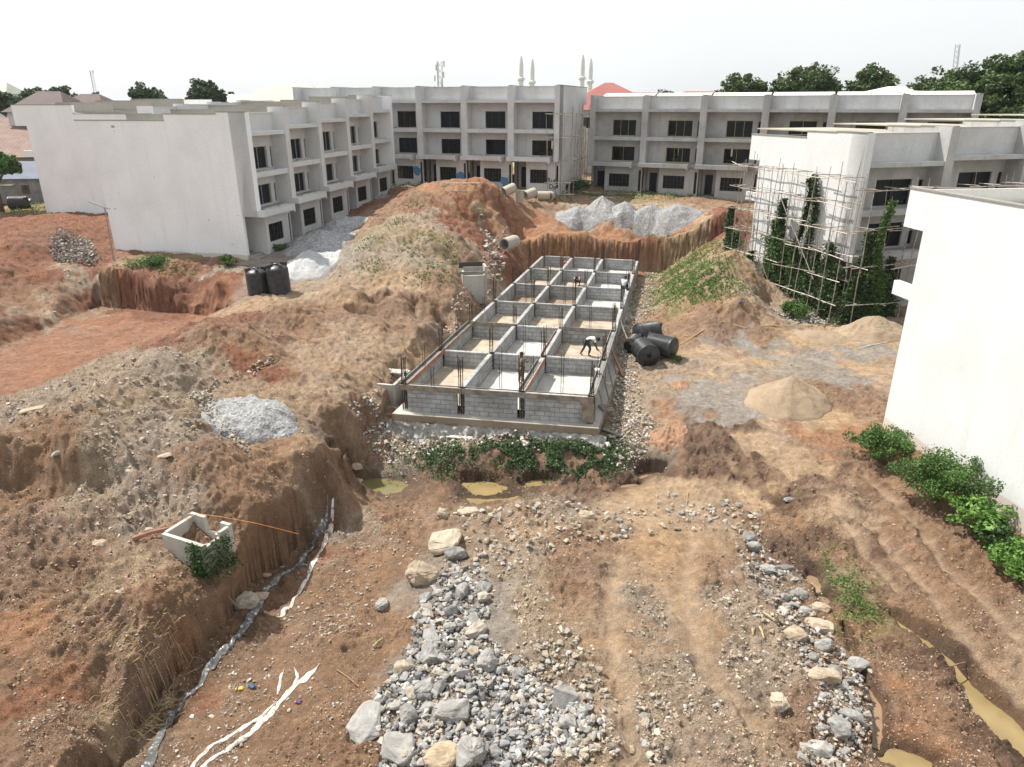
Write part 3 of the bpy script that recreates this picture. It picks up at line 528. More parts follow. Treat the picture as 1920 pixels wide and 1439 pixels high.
r1 = ramp(n, t1.outputs[0], [(.32, (.72, .70, .68)), (.66, (1.22, 1.22, 1.22))]); c = mixc(n, 1.0, a.outputs['Color'], r1.outputs[0], 'MULTIPLY')
r3 = ramp(n, v2.outputs[0], [(.36, (.62, .60, .58)), (.64, (1.35, 1.35, 1.35))]); c = mixc(n, 1.0, c, r3.outputs[0], 'MULTIPLY')
r2 = ramp(n, v1.outputs['Color'], [(.8, (0, 0, 0)), (.82, (.45, .45, .45))]); r2b = ramp(n, v1.outputs['Distance'], [(.25, (1, 1, 1)), (.4, (0, 0, 0))])
f2 = mixc(n, 1.0, r2.outputs[0], r2b.outputs[0], 'MULTIPLY'); c = mixc(n, f2, c, (.42, .37, .30)); n.links.new(c, b.inputs['Base Color'])
rw = ramp(n, wt.outputs['Fac'], [(0, (.95, .95, .95)), (.6, (.42, .42, .42))]); n.links.new(rw.outputs[0], b.inputs['Roughness'])
sm = n.nodes.new('ShaderNodeMath'); sm.operation = 'ADD'; n.links.new(t1.outputs[0], sm.inputs[0]); n.links.new(v2.outputs[0], sm.inputs[1])
bump(n, b, sm.outputs[0], 1.0, .16); M['earth'] = m
me = np_mesh('ground', V, F, m, True, Cc.reshape(-1, 3)); at = me.attributes.new('wet', 'FLOAT', 'POINT'); at.data.foreach_set('value', SO[..., 4].astype(np.float32).ravel())
g = bpy.data.objects.new('ground', me); COL.objects.link(g); tag(g, kind='structure')
# far plain reaching the horizon
mf = plain('plain_earth', (.22, .20, .11), .95, var=.3, scale=.05)
MB().add([(-2500,107,4.4),(2500,107,4.4),(2500,2600,4.4),(-2500,2600,4.4)], [(0,1,2,3)]).add([(-2500,-60,-2.2),(-16,-60,-2.9),(-16.2,7.6,-2.3),(-136.5,107.8,2.9),(-2500,107,3.2)], [(0,1,2,3,4)]).add([(16,-60,-2.9),(2500,-60,-2.4),(2500,107,3.2),(136.5,107.8,2.9),(16.2,7.6,-2.9)], [(0,1,2,3,4)]).add([(-16,-60,-2.9),(16,-60,-2.9),(16.2,7.6,-2.9),(-16.2,7.6,-2.3)], [(0,1,2,3)]).build('terrain', mf)['kind'] = 'structure'

# ---------------------------------------------------------------- terraced blocks
def block(label, loc, rz, n_, P_, D, wm, H=10.5, dz=0., win=None, roofz=(9.4, 9.9, 9.3), roof='roof_white', gable0=True, gable1=True, back_over=True, fw=.34, side='white', name='terraced_building',
          rec=1.3, gsteps=((2.3, 0), (6.6, -.15), (99, -.6)), frames='frame', piers_up=True, low=3.2, bars=True, blue=(), skipwin=(), yellow=False, backwin=True, ledge=True):
    g0 = empty(name, loc, rz, label, 'building')
    W = M[wm]; SD = M[side]
    wl = dict(s=.37*P_, e=.80*P_); wn = dict(s=.885*P_, e=.955*P_)
    def hprof(k, d):                                # top of the wall at depth d
        for lim_, off in gsteps:
            if d <= lim_: return H+off+k*dz
    def window(x0, x1, z0, z1, y, nm='window', mull=2, fm='frame', pane=True, bar=False):
        f = MB(); t = .05
        f.box((x0, y, z0), (x1, y+.09, z0+t)); f.box((x0, y, z1-t), (x1, y+.09, z1)); f.box((x0, y, z0+t), (x0+t, y+.09, z1-t)); f.box((x1-t, y, z0+t), (x1, y+.09, z1-t))
        cnt = mull if not bar else 6
        for q in range(1, cnt):
            xx = x0+(x1-x0)*q/cnt; f.box((xx-.022, y+.012, z0+t), (xx+.022, y+.075, z1-t))
        if bar:
            for q in (1, 2): zz = z0+(z1-z0)*q/3; f.box((x0+t, y+.03, zz-.012), (x1-t, y+.05, zz+.012))
        fo = f.build(nm, M[fm], g0)
        if pane and (bar or random.random() < .8): MB().box((x0+t*.5 if random.random() < .75 else x0+(x1-x0)*random.choice([.33, .5]), y+.10, z0+t*.5), (x1-t*.5, y+.115, z1-t*.5)).build('pane', M['glass'], fo)
        return fo
    for k in range(n_):
        x0 = k*P_; x1 = x0+P_; z = k*dz; a = x0+(fw if (k > 0) else fw*1.6); b_ = x1-fw*(1 if k < n_-1 else 1.6)
        # upper recessed wall with openings
        hs_ = []; s0, e0 = x0+wl['s'], x0+wl['e']; sl0, sl1 = x0+wn['s'], min(x0+wn['e'], b_-.04)
        jt = [(random.uniform(-.04, .04)) for _ in range(4)]
        z2 = (z+6.36, z+8.02+jt[0]); z1_ = (z+3.66, z+5.22+jt[1])
        hs_ += [(s0, e0, *z2), (s0, e0, *z1_), (sl0, sl1, z+6.4, z+7.95), (sl0, sl1, z+3.75, z+5.14)]
        MB().wall(a, b_, z+3.5, z+8.95, rec, rec+.2, hs_).build('front_wall', M[wm if wm != 'cement' else random.choice(['cement', 'cement_dark'])], g0)
        fm = 'frame_yellow' if yellow and random.random() < .55 else frames
        window(s0, e0, *z2, rec+.1, mull=random.choice([2, 3]), fm=fm); window(s0, e0, *z1_, rec+.1, mull=random.choice([2, 3]), fm=fm)
        window(sl0, sl1, z+6.4, z+7.95, rec+.1, 'narrow_window', 1); window(sl0, sl1, z+3.75, z+5.14, rec+.1, 'narrow_window', 1)
        # ground floor: entrance recess on the left, window wall on the right
        gx = x0+.30*P_; gw0, gw1 = x0+.38*P_, x0+.76*P_
        gh = [(gw0, gw1, z+.9, z+2.3), (x0+.93*P_, x0+.975*P_, z+.45, z+2.75)]
        MB().wall(gx, x1-.03 if k < n_-1 else x1, z-.6, z+low, .5, .7, gh).build('ground_floor_wall', W, g0)
        window(gw0, gw1, z+.9, z+2.3, .58, 'barred_window', bar=bars); window(x0+.93*P_, x0+.975*P_, z+.45, z+2.75, .58, 'narrow_window', 1)
        MB().box((gx, .7, z-.6), (gx+.2, 2.2, z+low)).build('entrance_side_wall', W, g0)
        MB().wall(x0+.13, gx, z-.6, z+low, 2.2, 2.4, [(x0+.45, x0+1.3, z+.25, z+2.4)]).build('entrance_wall', M['cement'], g0)
        d = MB(); d.box((x0+.45, 2.27, z+.25), (x0+1.3, 2.32, z+2.4)); d.build('door', M['glass'], g0)
        MB().box((x0+.1, .9, z-.6), (x0+gx-x0-.02, 2.2, z+.22)).box((x0+.15, .45, z-.6), (gx-.05, .9, z+.05)).build('entrance_step', M['slab'], g0)
        # slabs and balconies
        MB().box((x0+(0 if k else .002), .3, z+3.2), (x1-.01, D-.1, z+3.56)).build('floor_slab', M['slab'], g0)
        MB().box((a-.02, 1.5, z+5.94), (b_, D-.1, z+6.28)).build('floor_slab', M['slab'], g0)
        bm_ = MB().box((x0-(.33 if k else 0), -.55, z+3.16), (x0+.80*P_, .3, z+3.60)).box((x0+.80*P_, -.55, z+3.0), (x0+.80*P_+.16, .3, z+3.62)); bm_.build('balcony', W, g0)
        MB().box((a, .1, z+5.92), (b_, rec+.01, z+6.30)).build('balcony', W, g0)
        # rough concrete left on the balcony floors
        rb = MB()
        for q in range(9):
            xx = random.uniform(a, x0+.75*P_); yy_ = random.uniform(-.4, rec-.2); s_ = random.uniform(.05, .16); zz = (3.6 if q % 2 else 6.3)+z
            if zz-z > 6: yy_ = random.uniform(.2, rec-.2)
            rb.box((xx, yy_, zz-.01), (xx+s_*random.uniform(1, 4), yy_+s_*1.4, zz+s_*.45))
        rb.build('loose_mortar', M['slab'], g0)['kind'] = 'stuff'
        # roof edge and parapet
        MB().box((a-.01, .04, z+8.88), (b_+.01, rec+.25, z+9.16)).build('roof_edge', W, g0)
        MB().wall(a, b_, z+9.16, z+H-.08, .95, 1.12, []).box((a, .90, z+H-.08), (b_, 1.17, z+H-.03)).build('parapet', M['cement_pale' if wm == 'cement' else wm], g0)
        # roof sheet
        r0, r1, r2 = roofz; dm = D*.55; e_ = x1-.12
        pts = [(1.13, r0), (dm, r1), (D+.9, r2)]
        rm = MB()
        for (ya, za), (yb, zb) in zip(pts[:-1], pts[1:]):
            rm.add([(x0+.12, ya, z+za), (e_, ya, z+za), (e_, yb, z+zb), (x0+.12, yb, z+zb), (x0+.12, ya, z+za-.08), (e_, ya, z+za-.08), (e_, yb, z+zb-.08), (x0+.12, yb, z+zb-.08)], [(0,1,2,3),(7,6,5,4),(0,4,5,1),(1,5,6,2),(2,6,7,3),(3,7,4,0)])
        rm.build('roof', M[roof], g0)
        bh = [(x0+.3*P_, x0+.62*P_, z+zz, z+zz+1.4) for zz in (.9, 3.9, 6.6)] if backwin else []
        MB().wall(x0+.12, x1-.12, z-.6, z+8.9, D-.2, D, bh).build('back_wall', W, g0)
        MB().box((x0+.12, D, z+8.7), (x1-.12, D+1.25, z+8.95)).box((x0+.12, D+1.1, z+8.95), (x1-.12, D+1.25, z+H+gsteps[-1][1]-.05)).build('rear_eaves', W, g0)
    # cross walls (they stand proud in front as piers)
    for k in range(n_+1):
        kk = min(k, n_-1); z = kk*dz; x = k*P_; end = k in (0, n_); hw = .14 if not end else .13
        hi = max(hprof(kk, 0), hprof(max(kk-0, 0), 0))
        if k == 0: pa, pb = 0, fw*1.6
        elif k == n_: pa, pb = x-fw*1.6, x
        else: pa, pb = x-fw, x+fw
        cx = .13 if k == 0 else (x-.13 if k == n_ else x)
        prof = []
        dd = [0]+[g_[0] for g_ in gsteps if g_[0] < D]+[D+1.3]
        tops = [(dd[i_], dd[i_+1], hprof(kk, (dd[i_]+.01))if i_ == 0 else H+gsteps[i_][1]+kk*dz) for i_ in range(len(dd)-1)]
        for (d0, d1, t_) in tops: prof += [(d0, t_), (d1, t_)]
        low_ = low-.01+z
        poly = [(0, low_)]+prof+([(D+1.3, 8.68+z), (D, 8.68+z), (D, 6.35+z), (D+1.2, 6.35+z), (D+1.2, 5.75+z), (D, 5.75+z)] if end and ledge else [(D+1.3, 8.68+z), (D, 8.68+z)])+[(D, z-1.6), (1.55 if not end else 1.25, z-1.6), (1.55 if not end else 1.25, low_)]
        w_ = MB().prism(poly, 0, cx-hw, cx+hw)
        if end: w_.build('gable_wall', SD, g0)
        else: w_.build('party_wall', M['taupe'] if wm != 'cement' else W, g0)
        # capping on the stepped top
        cp = MB()
        for (d0, d1, t_) in tops: cp.box((cx-hw-.04, d0-(.03 if d0 == 0 else 0), t_+.002), (cx+hw+.04, d1+.02, t_+.06))
        cp.build('wall_capping', M['taupe'], g0)
        MB().box((pa, -.02, low_-.01), (pb, rec+.02, z+H+.012)).build('pier', SD if end and side.startswith('white') else W, g0)
    return g0
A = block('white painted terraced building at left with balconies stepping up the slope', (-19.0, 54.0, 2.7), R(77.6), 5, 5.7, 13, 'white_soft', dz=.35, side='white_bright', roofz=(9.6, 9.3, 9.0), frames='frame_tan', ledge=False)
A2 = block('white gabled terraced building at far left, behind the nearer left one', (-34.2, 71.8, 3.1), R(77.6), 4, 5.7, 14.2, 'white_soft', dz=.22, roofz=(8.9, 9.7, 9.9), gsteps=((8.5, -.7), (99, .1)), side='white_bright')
B = block('grey three storey terraced building in the centre background with blue paint patches', (-24.95, 87.5, 5.05), R(-19.4), 6, 5.26, 10, 'cement_pale', gsteps=((99, 0),), roofz=(9.5, 9.7, 9.6), frames='frame', side='cement_pale')
Cb = block('unpainted grey cement terraced building at right background with yellow window frames', (8.74, 85.0, 4.15), R(-24.1), 6, 6.23, 10, 'cement', gsteps=((4.5, 0), (99, -.2)), roofz=(9.9, 10.85, 10.4), side='cement', yellow=True)
D_ = block('grey fronted terraced building at right with white gable behind pole scaffolding', (21.3, 45.0, 1.2), R(17.5), 4, 6.7, 10.2, 'cement', H=10.9, dz=.3, gsteps=((2.6, 0), (5.4, -.05), (99, -.45)), roofz=(9.9, 10.9, 10.9), roof='roof_tan', side='white')
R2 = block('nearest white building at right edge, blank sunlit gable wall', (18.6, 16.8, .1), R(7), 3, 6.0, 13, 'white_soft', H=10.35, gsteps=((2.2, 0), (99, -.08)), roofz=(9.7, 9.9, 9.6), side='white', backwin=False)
hl_ = MB()
for (yy_, zz_, s_) in [(10.9, 9.4, .16), (10.95, 9.15, .05), (12.2, 3.4, .07), (11.6, 4.6, .05), (4.1, 2.8, .06), (1.6, 3.2, .05), (2.4, 1.0, .06), (8.2, 5.9, .05)]: hl_.box((-.012, yy_, zz_), (.002, yy_+s_*1.7, zz_+s_))
hl_.build('wall_pockmarks', M['slab'], A)
# blue paint patches and scrawled letters on the centre block (ground floor wall stands at y=.5)
def blob(cx, cz, w_, h_, seed):
    rr = random.Random(seed); pts = []
    for q in range(16):
        t = 2*math.pi*q/16; r_ = 1+rr.uniform(-.22, .15); x_ = cx+w_*r_*math.copysign(abs(math.cos(t))**.7, math.cos(t)); z_ = cz+h_*r_*math.copysign(abs(math.sin(t))**.6, math.sin(t))
        if math.sin(t) < -.3: x_ = cx+(x_-cx)*.55
        pts.append((x_, z_))
    return MB().prism(pts, 1, .485, .4995)
for k, (f_, w_, h_) in {2: (1.75, .5, .62), 3: (1.25, .55, .72), 4: (.85, .5, .8)}.items():
    blob(5.26*(k+.845), f_, w_, h_*.85, k).build('blue_paint_patch', M['blue_paint'], B)
def text3d(s_, name, size, mat, parent, loc, rot):
    cu = bpy.data.curves.new(name, 'FONT'); cu.body = s_; cu.size = size; cu.extrude = .004; cu.offset = .012
    t_ = bpy.data.objects.new(name, cu); COL.objects.link(t_); dg = bpy.context.evaluated_depsgraph_get(); me_ = bpy.data.meshes.new_from_object(t_.evaluated_get(dg)); bpy.data.objects.remove(t_)
    o = bpy.data.objects.new(name, me_); me_.materials.append(mat); COL.objects.link(o); o.parent = parent; o.location = loc; o.rotation_euler = rot; return o
text3d('Rufa', 'graffiti', .72, M['graffiti'], B, (30.15, .49, 1.05), (R(90), R(6), 0)); text3d('Da', 'graffiti', .66, M['graffiti'], B, (30.4, .49, .42), (R(90), R(8), 0))

# ---------------------------------------------------------------- foundation under construction
fo = empty('foundation', (0, 0, 0), 0, 'grey block foundation grid of eighteen cells with upright steel bars in the excavation', 'foundation')
def bwall(p, q, t, z0, z1, name='block_wall', mat=None, parent=fo):
    d = (q-p); L = math.hypot(d.x, d.y); nx, ny = -d.y/L*t/2, d.x/L*t/2
    vs = [(p.x+nx, p.y+ny), (p.x-nx, p.y-ny), (q.x-nx, q.y-ny), (q.x+nx, q.y+ny)]
    V_ = [(a_, b_, z0) for a_, b_ in vs]+[(a_, b_, z1) for a_, b_ in vs]; Fs = [(0,3,2,1),(4,5,6,7),(0,1,5,4),(1,2,6,5),(2,3,7,6),(3,0,4,7)]
    me_ = bpy.data.meshes.new(name); me_.from_pydata(V_, [], Fs); me_.materials.append(mat or M['block'])
    uv = me_.uv_layers.new(name='UVMap')
    for pl in me_.polygons:
        for li in pl.loop_indices:
            co_ = me_.vertices[me_.loops[li].vertex_index].co; s_ = ((co_.x-p.x)*d.x+(co_.y-p.y)*d.y)/L
            uv.data[li].uv = (s_, co_.z) if abs(pl.normal.z) < .5 else (s_, (co_.x-p.x)*-d.y/L+(co_.y-p.y)*d.x/L+.1)
    o = bpy.data.objects.new(name, me_); COL.objects.link(o); o.parent = parent; return o
CA = [0, .313, .636, 1]; CB = [k/6 for k in range(7)]
for bi, bb in enumerate(CB):
    for ai in range(3):
        p, q = FQ(CA[ai], bb), FQ(CA[ai+1], bb); d = (q-p).normalized(); g_ = .19
        bwall(p+d*g_, q-d*g_, .23, 0, 1.28+random.uniform(-.02, .02))
for ai, aa in enumerate(CA):
    for bi in range(6):
        p, q = FQ(aa, CB[bi]), FQ(aa, CB[bi+1]); d = (q-p).normalized(); g_ = .19
        bwall(p+d*g_, q-d*g_, .23, 0, 1.27+random.uniform(-.02, .02))
# floors of the cells: sandy fill, each cell slightly different; one holds rusty water
floor_tones = ['sand_fill', 'dust_fill']
M['sand_fill'] = plain('sand_fill', (.37, .31, .24), .95, var=.3, scale=1.6, bumpk=.4); M['dust_fill'] = plain('cement_dust_fill', (.47, .45, .42), .95, var=.2, scale=1.4, bumpk=.4); M['wet_fill'] = plain('damp_fill', (.22, .16, .11), .7, var=.4, scale=1.2, bumpk=.3)
for bi in range(6):
    for ai in range(3):
        N = 9; vs = []; fs = []
        for jj in range(N):
            for ii in range(N):
                u = CA[ai]+(CA[ai+1]-CA[ai])*(ii/(N-1)*.95+.025); v_ = CB[bi]+(CB[bi+1]-CB[bi])*(jj/(N-1)*.96+.02); p = FQ(u, v_)
                vs.append((p.x, p.y, .37+.05*float(pnoise(p.x*1.3, p.y*1.3, 5))-(.06 if (bi == 3 and ai < 2) else 0)))
        for jj in range(N-1):
            for ii in range(N-1): fs.append((jj*N+ii, jj*N+ii+1, (jj+1)*N+ii+1, (jj+1)*N+ii))
        mt = 'wet_fill' if bi == 3 and ai < 2 else ('dust_fill' if (ai == 2 and bi in (0, 3, 4, 5)) or (ai == 1 and bi in (0, 1, 5)) else 'sand_fill')
        o = MB().add(vs, fs).build('cell_floor', M[mt], fo, True)
m, n, b = new_mat('rusty_water'); b.inputs['Base Color'].default_value = (.28, .11, .03, 1); b.inputs['Roughness'].default_value = .12; M['rusty_water'] = m
p, q, r_, s_ = FQ(.03, .515), FQ(.30, .515), FQ(.30, .60), FQ(.03, .60)
MB().add([p+Vector((0,0,.325)), q+Vector((0,0,.325)), r_+Vector((0,0,.325)), s_+Vector((0,0,.325))], [(0,1,2,3)]).build('standing_water', M['rusty_water'], fo)
# slab and rubble stone plinth
def quadprism(c, z0, z1): return MB().prism([(v.x, v.y) for v in c], 2, z0, z1)
M['slab_edge'] = plaster('damp_concrete_edge', (.30, .25, .19), (.16, .12, .08), .9)
quadprism([FQ(-.05, -.018), FQ(1.05, -.018), FQ(1.10, .5), FQ(1.14, 1.01), FQ(-.03, 1.01)], -.34, 0.0).build('footing_slab', M['slab_edge'], fo)
quadprism([FQ(-.047, -.0165), FQ(1.047, -.0165), FQ(1.095, .5), FQ(1.13, 1.005), FQ(-.025, 1.005)], 0.0, .006).build('slab_top', M['concrete'], fo)
M['masonry'] = gravelmat('rubble_masonry', (.26, .25, .235), (.44, .43, .40), 1.6, .5)
V_, F_ = [], []
NXX, NZZ = 150, 16
for jz in range(NZZ):
    for ix in range(NXX):
        t = ix/(NXX-1); p = FQ(-.08+1.17*t, -.018); zz = -.32-.85*jz/(NZZ-1); s1 = float(pnoise(t*26, zz*2.4, 41)); s2 = float(pnoise(t*70, zz*6, 42))
        out = .04+.30*(jz/(NZZ-1))**1.3+.22*s1+.14*s2; V_.append((p.x-.17*out*.2, p.y-out, zz+.05*s2))
for jz in range(NZZ-1):
    for ix in range(NXX-1): a_ = jz*NXX+ix; F_.append((a_, a_+NXX, a_+NXX+1, a_+1))
MB().add(V_, F_).build('rubble_masonry', M['masonry'], fo)
# reinforcement: slender bars in clusters at the wall crossings
for bi, bb in enumerate(CB):
    for ai, aa in enumerate(CA):
        c = FQ(aa, bb); mb = MB(); hh = random.uniform(2.5, 3.0)
        for (dx, dy) in ((-.09, -.09), (.09, -.09), (.09, .09), (-.09, .09), (0, -.09), (0, .09)):
            lx, ly = random.uniform(-.06, .06), random.uniform(-.06, .06); h_ = hh+random.uniform(-.25, .15)
            mb.tube([(c.x+dx, c.y+dy, .0), (c.x+dx, c.y+dy, 1.3), (c.x+dx+lx, c.y+dy+ly, h_)], .016, 4)
        for zz in np.arange(.15, hh-.3, .22 if bi < 2 else .45):
            q_ = .1; mb.tube([(c.x-q_, c.y-q_, zz), (c.x+q_, c.y-q_, zz), (c.x+q_, c.y+q_, zz), (c.x-q_, c.y+q_, zz), (c.x-q_, c.y-q_, zz)], .008, 3)
        mb.build('rebar_cluster', M['rebar'], fo)
for (u, v_) in [(.16, .0), (.45, 1/12), (.80, 1/12), (.45, .25), (.8, .42), (.17, .6), (.5, .6), (.8, .75), (.3, .92), (.7, .92), (.636, .075), (1, 1/12), (0, 1/12), (0, .25), (0, .42)]:
    c = FQ(u, v_); mb = MB()
    for dx in (-.05, .05): mb.tube([(c.x+dx, c.y, 0), (c.x+dx*1.2, c.y, random.uniform(2.1, 2.6))], .015, 4)
    mb.build('rebar_pair', M['rebar'], fo)
# small dowels along wall tops
mb = MB()
for bb in (1/6, 2/6):
    for t in np.linspace(.04, .96, 26):
        p = FQ(t, bb); mb.tube([(p.x, p.y, 1.25), (p.x+random.uniform(-.03, .03), p.y, 1.25+random.uniform(.08, .2))], .006, 3)
mb.build('wall_dowels', M['rebar'], fo)
# timber formwork
def board(p, q, z0, z1, off, mat, t=.035, name='formwork_board'):
    d = (q-p).normalized(); n_ = Vector((d.y, -d.x, 0))*off; return bwall(p+n_, q+n_, t, z0, z1, name, M[mat], fo)
board(FQ(-.02, 0), FQ(.32, 0), 1.10, 1.36, .16, 'board'); board(FQ(.322, 0), FQ(.66, 0), 1.09, 1.35, .16, 'board_grey'); board(FQ(.662, 0), FQ(1.01, 0), 1.10, 1.34, .16, 'board')
board(FQ(0, 0), FQ(.99, 0), 1.28, 1.33, -.16, 'board_grey', .03)
board(FQ(0, .0), FQ(0, .166), 1.12, 1.38, .16, 'board_red'); board(FQ(0, .168), FQ(0, .33), 1.12, 1.38, .16, 'board'); board(FQ(0, .0), FQ(0, .33), 1.2, 1.42, -.17, 'board_grey')
board(FQ(.636, .005), FQ(.636, .15), 1.15, 1.40, .17, 'board_red'); board(FQ(.636, .005), FQ(.636, .14), 1.2, 1.42, -.16, 'board_grey'); board(FQ(.636, .17), FQ(.636, .31), 1.15, 1.38, -.16, 'board_red')
board(FQ(1, .0), FQ(1, .36), 1.15, 1.40, .16, 'board_grey'); board(FQ(1, .0), FQ(1, .33), 1.15, 1.38, -.17, 'board')
board(FQ(0, 1/3), FQ(.31, 1/3), 1.22, 1.42, .16, 'board'); board(FQ(.63, 1/3), FQ(.99, 1/3), 1.20, 1.40, .16, 'board_grey')
board(FQ(.955, 0), FQ(1.015, 0), .1, 1.1, .17, 'board'); board(FQ(1, -.003), FQ(1, .012), .1, 1.36, .17, 'board')
rc = MB()
for off in (-.07, .07):
    for zz in (1.25, 1.36):
        a_, b_ = FQ(.636, .0), FQ(.636, .14); rc.tube([(a_.x+off, a_.y, zz), (b_.x+off, b_.y, zz)], .012, 4)
        a_, b_ = FQ(0, .0), FQ(0, .33); rc.tube([(a_.x+off, a_.y, zz), (b_.x+off, b_.y, zz)], .012, 4)
        a_, b_ = FQ(1, .0), FQ(1, .36); rc.tube([(a_.x+off, a_.y, zz), (b_.x+off, b_.y, zz)], .012, 4)
rc.build('beam_reinforcement', M['rebar'], fo)
for t in np.linspace(.03, .33, 6):
    p = FQ(1, t); MB().beam((p.x+.2, p.y-.05, 1.3), (p.x+.55, p.y-.1, .02), .07, .05).build('formwork_prop', M['board_grey'], fo)

# loose timber, props and ladder near the foundation
def loose(name, pts, wd, th, mat, label, cat, group=None):
    mb = MB()
    for p, q in zip(pts[:-1], pts[1:]): mb.beam(p, q, wd, th)
    c0 = Vector(pts[0]); mb.v = [(x-c0.x, y-c0.y, z-c0.z) for x, y, z in mb.v]
    o = mb.build(name, M[mat]); o.location = c0; return tag(o, label, cat, group)
p = FQ(1, .24, 1.25); q = G(1168, 708); loose('timber_prop', [(p.x+.1, p.y, 1.25), (q.x, q.y, q.z+.03)], .12, .1, 'board_red', 'thick reddish timber prop leaning on the right side of the foundation', 'prop')
p = FQ(1, .42, 1.25); q = FQ(1.15, .31, .05); loose('timber_prop', [(p.x+.1, p.y, 1.2), (q.x, q.y, .05)], .07, .06, 'board_grey', 'thin grey timber prop leaning beside the black water tanks', 'prop')
o = empty('pallet', (*FQ(1.06, .055)[:2], .03), R(12), 'small slatted timber pallet lying on the slab beside the right foundation wall', 'pallet')
for q in range(4): MB().box((-.28, -.42+q*.24, .05), (.28, -.30+q*.24, .08)).build('slat', M['board'], o)
for q in (-.24, .20): MB().box((q, -.45, 0), (q+.05, .45, .05)).build('runner', M['board_grey'], o)
for (a_, b_, wd, mt, lb) in [((1130,808),(1165,822),.22,'board_grey','grey plank lying off the near right corner of the slab'),((1112,770),(1128,800),.16,'pole_pale','pale plank sloping down beside the near right slab corner'),((838,822),(885,826),.22,'pole_pale','white board lying on the rubble below the stone footing'),((893,838),(915,812),.08,'board','dark thin batten leaning against the stone footing')]:
    p, q = G(*a_), G(*b_); loose('plank', [(p.x, p.y, p.z+.10), (q.x, q.y, q.z+.12)], wd, .05, mt, lb, 'plank')

# ---------------------------------------------------------------- scaffolds
def wob(p, q, n_=5, a=.04):
    p = Vector(p); q = Vector(q); out = []
    for i_ in range(n_):
        t = i_/(n_-1); v = p.lerp(q, t); out.append(v+Vector((random.uniform(-a, a), random.uniform(-a, a), random.uniform(-a, a)*.5)) if 0 < i_ < n_-1 else v)
    return out
def scaffold(label, p, q, outn, zb, h, step, levels, rows=(.5, 1.5), rmax=.045, ragged=1.2, seed=1):
    random.seed(seed); p = Vector((*p, 0)); q = Vector((*q, 0)); outn = Vector((*outn, 0)).normalized(); d = q-p; L = d.length; d.normalize()
    e = empty('pole_scaffold', (p.x, p.y, zb), 0, label, 'scaffold'); O = Vector((p.x, p.y, zb)); cnt = 0
    nb = int(L/step)+1
    for ri, ro in enumerate(rows):
        for i_ in range(nb):
            b_ = p+d*(L*i_/(nb-1)+random.uniform(-.25, .25))+outn*(ro+random.uniform(-.1, .1)); zg = min(hz(b_.x, b_.y), zb+3)-.1
            hh = h*random.uniform(.86, 1.02)+random.uniform(0, ragged)*.5; ln = Vector((random.uniform(-.35, .35), random.uniform(-.35, .35), 0))
            split = random.uniform(.4, .65)
            MB().tube([v-O for v in wob((b_.x, b_.y, zg), b_+ln*split+Vector((0, 0, zb+hh*split+.6)), 4)], rmax, 6, rmax*.75).tube([v-O for v in wob(b_+ln*split*.8+d*.07+Vector((0, 0, zb+hh*split-.4)), b_+ln+Vector((0, 0, zb+hh)), 4)], rmax*.85, 6, rmax*.5).build('upright', M['pole'], e)
    for li in range(levels):
        z = zb+1.1+li*(h-1.6)/max(1, levels-1)
        for ri, ro in enumerate(rows):
            t = -.6
            while t < L:
                ln = random.uniform(3, 4.6); a_ = p+d*t+outn*(ro+.06); b_ = p+d*min(t+ln, L+.9)+outn*(ro+.06)
                MB().tube([v-O for v in wob(a_+Vector((0, 0, z+random.uniform(-.15, .15))), b_+Vector((0, 0, z+random.uniform(-.2, .2))), 4)], rmax*.8, 6).build('ledger', M[random.choice(['pole', 'pole_pale'])], e); t += ln-.7
        for i_ in range(nb):
            if random.random() < .8:
                c = p+d*(L*i_/(nb-1)+.08); MB().tube([v-O for v in wob(c+outn*(rows[0]-.42)+Vector((0, 0, z+.08)), c+outn*(rows[-1]+random.uniform(.2, .7))+Vector((0, 0, z+random.uniform(0, .2))), 3)], rmax*.7, 6).build('putlog', M[random.choice(['pole', 'pole_pale'])], e)
    for i_ in range(3):
        t = random.uniform(.1, .7)*L; a_ = p+d*t+outn*rows[-1]; b_ = p+d*(t+random.uniform(1, 2.4))+outn*(rows[-1]+.1)
        MB().tube([v-O for v in wob(a_+Vector((0, 0, zb+.3+2*i_)), b_+Vector((0, 0, zb+3.0+2*i_)), 4)], rmax*.8, 6).build('brace', M['pole'], e)
    return e
gd = Vector((-math.sin(R(17.5)), math.cos(R(17.5)))); gn = Vector((-math.cos(R(17.5)), -math.sin(R(17.5))))
s1 = scaffold('rickety pole scaffold overgrown with vines against the white gable', (21.3, 44.6), (21.3+gd.x*11.2, 45+gd.y*11.2), gn, .7, 9.3, 1.05, 6, rows=(.3, 1.0), rmax=.036, seed=3)
fd = Vector((math.cos(R(17.5)), math.sin(R(17.5)))); fn = Vector((math.sin(R(17.5)), -math.cos(R(17.5))))
s2 = scaffold('pole scaffold with leaning uprights in front of the shaded grey facade at right', (21.0, 44.6), (21.0+fd.x*17, 44.6+fd.y*17), fn, .8, 8.6, 1.8, 4, rows=(.5, 1.3), rmax=.038, seed=5)
ge = Vector((-26.6+6*5.26*math.cos(R(19.4)), 88.15-6*5.26*math.sin(R(19.4)))); bdv = Vector((math.sin(R(19.4)), math.cos(R(19.4)))); bn = Vector((math.cos(R(19.4)), -math.sin(R(19.4))))
s3 = scaffold('dense tall pole scaffold in the gap between the two grey background buildings', ge+bn*.2, ge+bdv*9+bn*.2, bn, 4.9, 8.4, .95, 4, rows=(.4, 1.3, 2.4), rmax=.05, seed=8)
random.seed(11)

